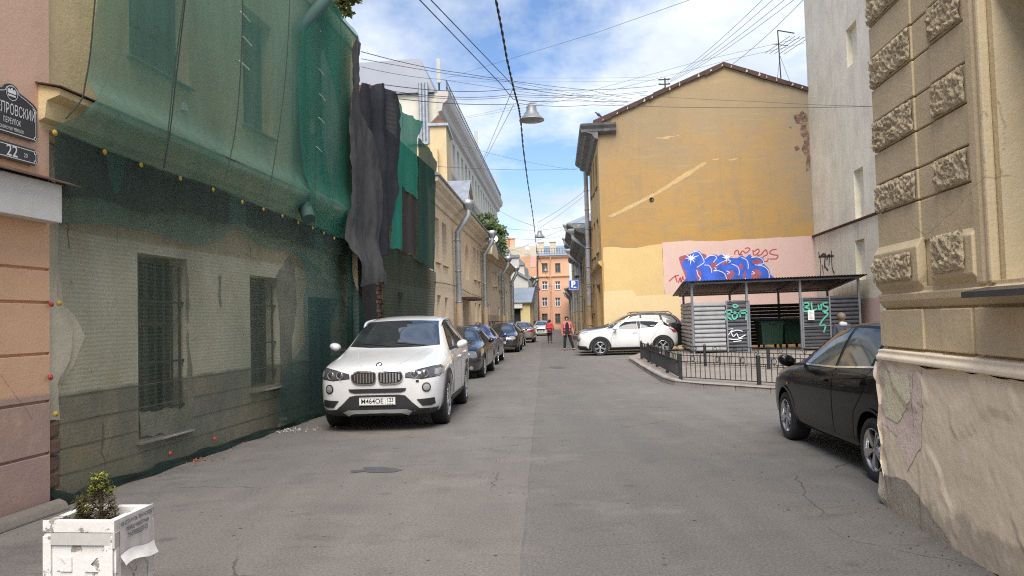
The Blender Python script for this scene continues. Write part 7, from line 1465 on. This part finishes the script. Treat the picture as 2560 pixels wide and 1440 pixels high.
# ---------------------------------------------------------------- saloons down the left kerb
SED = dict(st=[(0, .24, .55, .62, .68, .42), (.05, .21, .70, .68, .75, .5), (.25, .19, .83, .76, .84, .58), (.6, .18, .875, .82, .90, .63), (1.0, .18, .89, .86, .95, .66), (1.38, .18, .895, .89, 1.0, .67), (2.15, .18, .895, .92, 1.38, .53), (2.7, .18, .895, .93, 1.435, .53), (3.2, .18, .89, .94, 1.40, .51), (3.95, .19, .885, .95, 1.04, .62), (4.35, .21, .87, .95, 1.02, .64), (4.52, .28, .80, .88, .95, .58), (4.58, .36, .66, .78, .86, .5)],
    sharp={5: .1, 6: .14, 8: .12, 9: .08, 10: .06}, wheels=(.88, 3.55), tr=.315, half=.885, win=.64, rimk=.68)
WAG = dict(SED); WAG['st'] = SED['st'][:8]+[(3.3, .18, .89, .95, 1.42, .52), (4.1, .19, .885, .97, 1.36, .5), (4.42, .22, .87, .97, 1.03, .62), (4.55, .28, .80, .88, .95, .58), (4.6, .36, .66, .78, .86, .5)]; WAG['sharp'] = {5: .1, 6: .14, 9: .1, 10: .06}
def saloon(name, label, loc, hd, pm, front=None, sp=SED, group='cars parked along the left kerb', lens=LENS):
    c = Car(name, label, loc, hd, sp, pm, 'car', group); wag = sp is WAG
    c.patch('windscreen', [(-.53, 1.345), (0, 1.375), (.53, 1.345), (.67, 1.03), (0, 1.0), (-.67, 1.03)], 'front', GLASS, .005, .09)
    e = [(3.45, 1.36), (4.1, 1.27), (4.2, 1.05)] if wag else [(3.25, 1.33), (3.7, 1.12), (3.72, 1.0)]
    c.patch('window_surround', [(1.6, .95), (2.2, 1.32), (2.7, 1.375)]+e+[(2.6, .965)], 'side', INK, .002, .09, True)
    for w in ([(1.75, .975), (2.22, 1.29), (2.62, 1.35), (2.62, .98)], [(2.69, .985), (2.69, 1.35), (3.2, 1.315), (3.42, 1.0)] if not wag else [(2.69, .985), (2.69, 1.35), (3.35, 1.335), (3.45, 1.0)]): c.patch('side_window', w, 'side', SIDEG, .006, .09, True)
    c.patch('rear_window', [(-.5, 1.34), (.5, 1.34), (.62, 1.08), (-.62, 1.08)], 'rear', GLASS, .005, .09)
    c.door([(1.52, .33), (1.48, .92), (2.64, .95), (2.64, .33)], (2.45, .82)); c.door([(2.67, .33), (2.67, .95), (3.5, .97), (3.42, .8), (3.15, .6), (3.08, .33)], (3.35, .85))
    c.arches(pm, .03, .008)
    if front: front(c, lens)
    else:
        c.patch('headlight', [(.5, .58), (.5, .70), (.8, .72), (.84, .62)], 'fq', lens, .006, .05, True); c.patch('grille', [(-.4, .55), (.4, .55), (.4, .66), (-.4, .66)], 'front', INK, .008, .06)
    c.patch('taillight', [(.42, .74), (.42, .84), (.60, .90), (.86, .88), (.9, .76), (.7, .72)], 'rq', REDL, .006, .05, True)
    c.patch('bumper_trim', [(-.7, .24), (.7, .24), (.66, .36), (-.66, .36)], 'rear', BLACKP, .008, .06); c.plate(False, .62, 'B730PO', '98')
    c.mirrors(1.72, 1.0, 1.0); return c
def volvo_front(c, lens):
    c.patch('headlight', [(.40, .58), (.40, .72), (.70, .755), (.84, .73), (.86, .60), (.70, .57)], 'fq', plain('smoked_lens', (.16, .165, .17), .12, .2, coat=1), .006, .05, True)
    c.patch('grille', [(-.33, .56), (.33, .56), (.36, .71), (-.36, .71)], 'front', INK, .010, .05); c.strip('bumper_strip', [(-.82, .50), (0, .50), (.82, .50)], .07, 'front', BLACKP, .014)
    c.patch('lower_intake', [(-.6, .24), (.6, .24), (.55, .38), (-.55, .38)], 'front', BLACKP, .01, .06); c.patch('fog_light', disc(12, .05, (.6, .31)), 'front', LENS, .014, .04, True)
def passat_front(c, lens):
    c.patch('headlight', [(.36, .62), (.38, .74), (.66, .80), (.82, .79), (.85, .68), (.6, .60)], 'fq', lens, .006, .05, True); c.patch('grille_surround', [(-.36, .78), (.36, .78), (.31, .44), (.22, .40), (-.22, .40), (-.31, .44)], 'front', CHROME, .008, .05); c.patch('grille', [(-.32, .765), (.32, .765), (.28, .585), (-.28, .585)], 'front', INK, .013, .05)
    mb = MB()
    for k in range(4): z = .61+.038*k; h, _ = c.hit((5, 0, z), (-1, 0, 0)); h2, _ = c.hit((5, .26, z), (-1, 0, 0)); mb.bar(V((h.x+.016, 0, z)), V((h2.x+.018, .27, z)), .01); mb.bar(V((h.x+.016, 0, z)), V((h2.x+.018, -.27, z)), .01)
    mb.build('grille_bars', CHROME, c.root, True)
    h, _ = c.hit((5, 0, .68), (-1, 0, 0)); mb = MB(); M = Matrix.Translation(h+V((.02, 0, 0))) @ Matrix.Rotation(PI/2, 4, 'Y'); mb.lathe([(.062, 0), (.07, .008), (.06, .012), (.055, .006)], 24, M)
    for a, b in (((-.03, .045), (0, .008)), ((.03, .045), (0, .008)), ((-.05, .02), (-.024, -.05)), ((-.024, -.05), (0, -.005)), ((0, -.005), (.024, -.05)), ((.024, -.05), (.05, .02))): mb.bar(h+V((.03, a[0], a[1])), h+V((.03, b[0], b[1])), .012, .008)
    mb.build('emblem', CHROME, c.root, True); c.plate(True, .50, 'O517KT', '78')
    c.patch('bumper_trim', [(-.8, .22), (.8, .22), (.78, .38), (-.78, .38)], 'front', BLACKP, .01, .06); c.strip('lower_strip', [(-.7, .25), (0, .25), (.7, .25)], .02, 'front', CHROME, .016)
def white_front(c, lens):
    c.patch('headlight', [(.42, .62), (.44, .70), (.75, .76), (.85, .72), (.7, .62)], 'fq', plain('dark_lens', (.08, .08, .09), .15, coat=1), .006, .05, True); c.patch('grille', [(-.42, .68), (.42, .68), (.30, .36), (-.30, .36)], 'front', INK, .01, .05); c.plate(True, .46, 'T902AC', '178'); c.patch('fog_light', [(.62, .34), (.62, .46), (.78, .48), (.76, .36)], 'front', INK, .01, .05, True)
NAVYC = paint('navy_black_paint', (.012, .014, .02), .3, .25); BLUEC = paint('deep_blue_paint', (.012, .03, .20), .4, .25); SILV = paint('champagne_silver_paint', (.36, .345, .31), .6, .35); MAROON = paint('maroon_paint', (.10, .035, .03), .3, .3); WHITE3 = paint('white_saloon_paint', (.68, .69, .70), .0, .28); GRAPH = paint('graphite_paint', (.03, .032, .036), .3, .3)
def at_kerb(px_r, Y, sp=SED):
    """place a car so that its right flank passes through photo column px_r at depth Y"""
    return AT(px_r, 850, Y).x-.90
HF, HB = -PI/2-.06, PI/2-.06
y = 20.6; saloon('black_saloon', 'dark navy black saloon with smoked headlights directly behind the white SUV', (at_kerb(1222, 21.5), y+2.29, 0), HF-.01, NAVYC, volvo_front)
y = 26.6; saloon('blue_saloon', 'deep blue saloon seen from behind with red tail light', (at_kerb(1251, 27), y+2.29, 0), HB, BLUEC)
cw = saloon('black_estate', 'black estate car with roof bars and chrome grille facing the camera', (at_kerb(1305, 38)-.02, 37+2.3, 0), HF, paint('black_estate_paint', (.008, .008, .009), 0, .25), passat_front, WAG)
mb = MB()
for u in (2.5, 3.5):
    mb.bar((cw.L/2-u, -.78, 1.52), (cw.L/2-u, .78, 1.52), .045, .03)
    for sg in (1, -1): mb.bar((cw.L/2-u, sg*.56, 1.38), (cw.L/2-u, sg*.56, 1.52), .05)
mb.build('roof_bars', DARKM, cw.root, True)
saloon('maroon_saloon', 'brownish maroon saloon tucked in behind the black estate', (at_kerb(1313, 44.5), 44+2.3, 0), HB, MAROON)
saloon('silver_saloon', 'champagne silver saloon with red tail lights seen from behind', (at_kerb(1341, 53), 52+2.3, 0), HB, SILV)
saloon('small_white_saloon', 'white car mostly hidden beyond the silver saloon', (at_kerb(1338, 62)-.3, 62+2.3, 0), HB, WHITE3)
wx = AT(1355, 820, 74).x; saloon('white_saloon', 'white saloon with dark grille facing the camera far down the street', (wx, 73+2.3, 0), HF-.01, WHITE3, white_front)
saloon('graphite_saloon', 'dark grey car parked behind the farthest white saloon', (wx+.4, 80+2.3, 0), HF, GRAPH)
saloon('maroon_hatchback', 'dark red car farthest away near the orange building', (wx-.2, 90+2.3, 0), HF, MAROON)
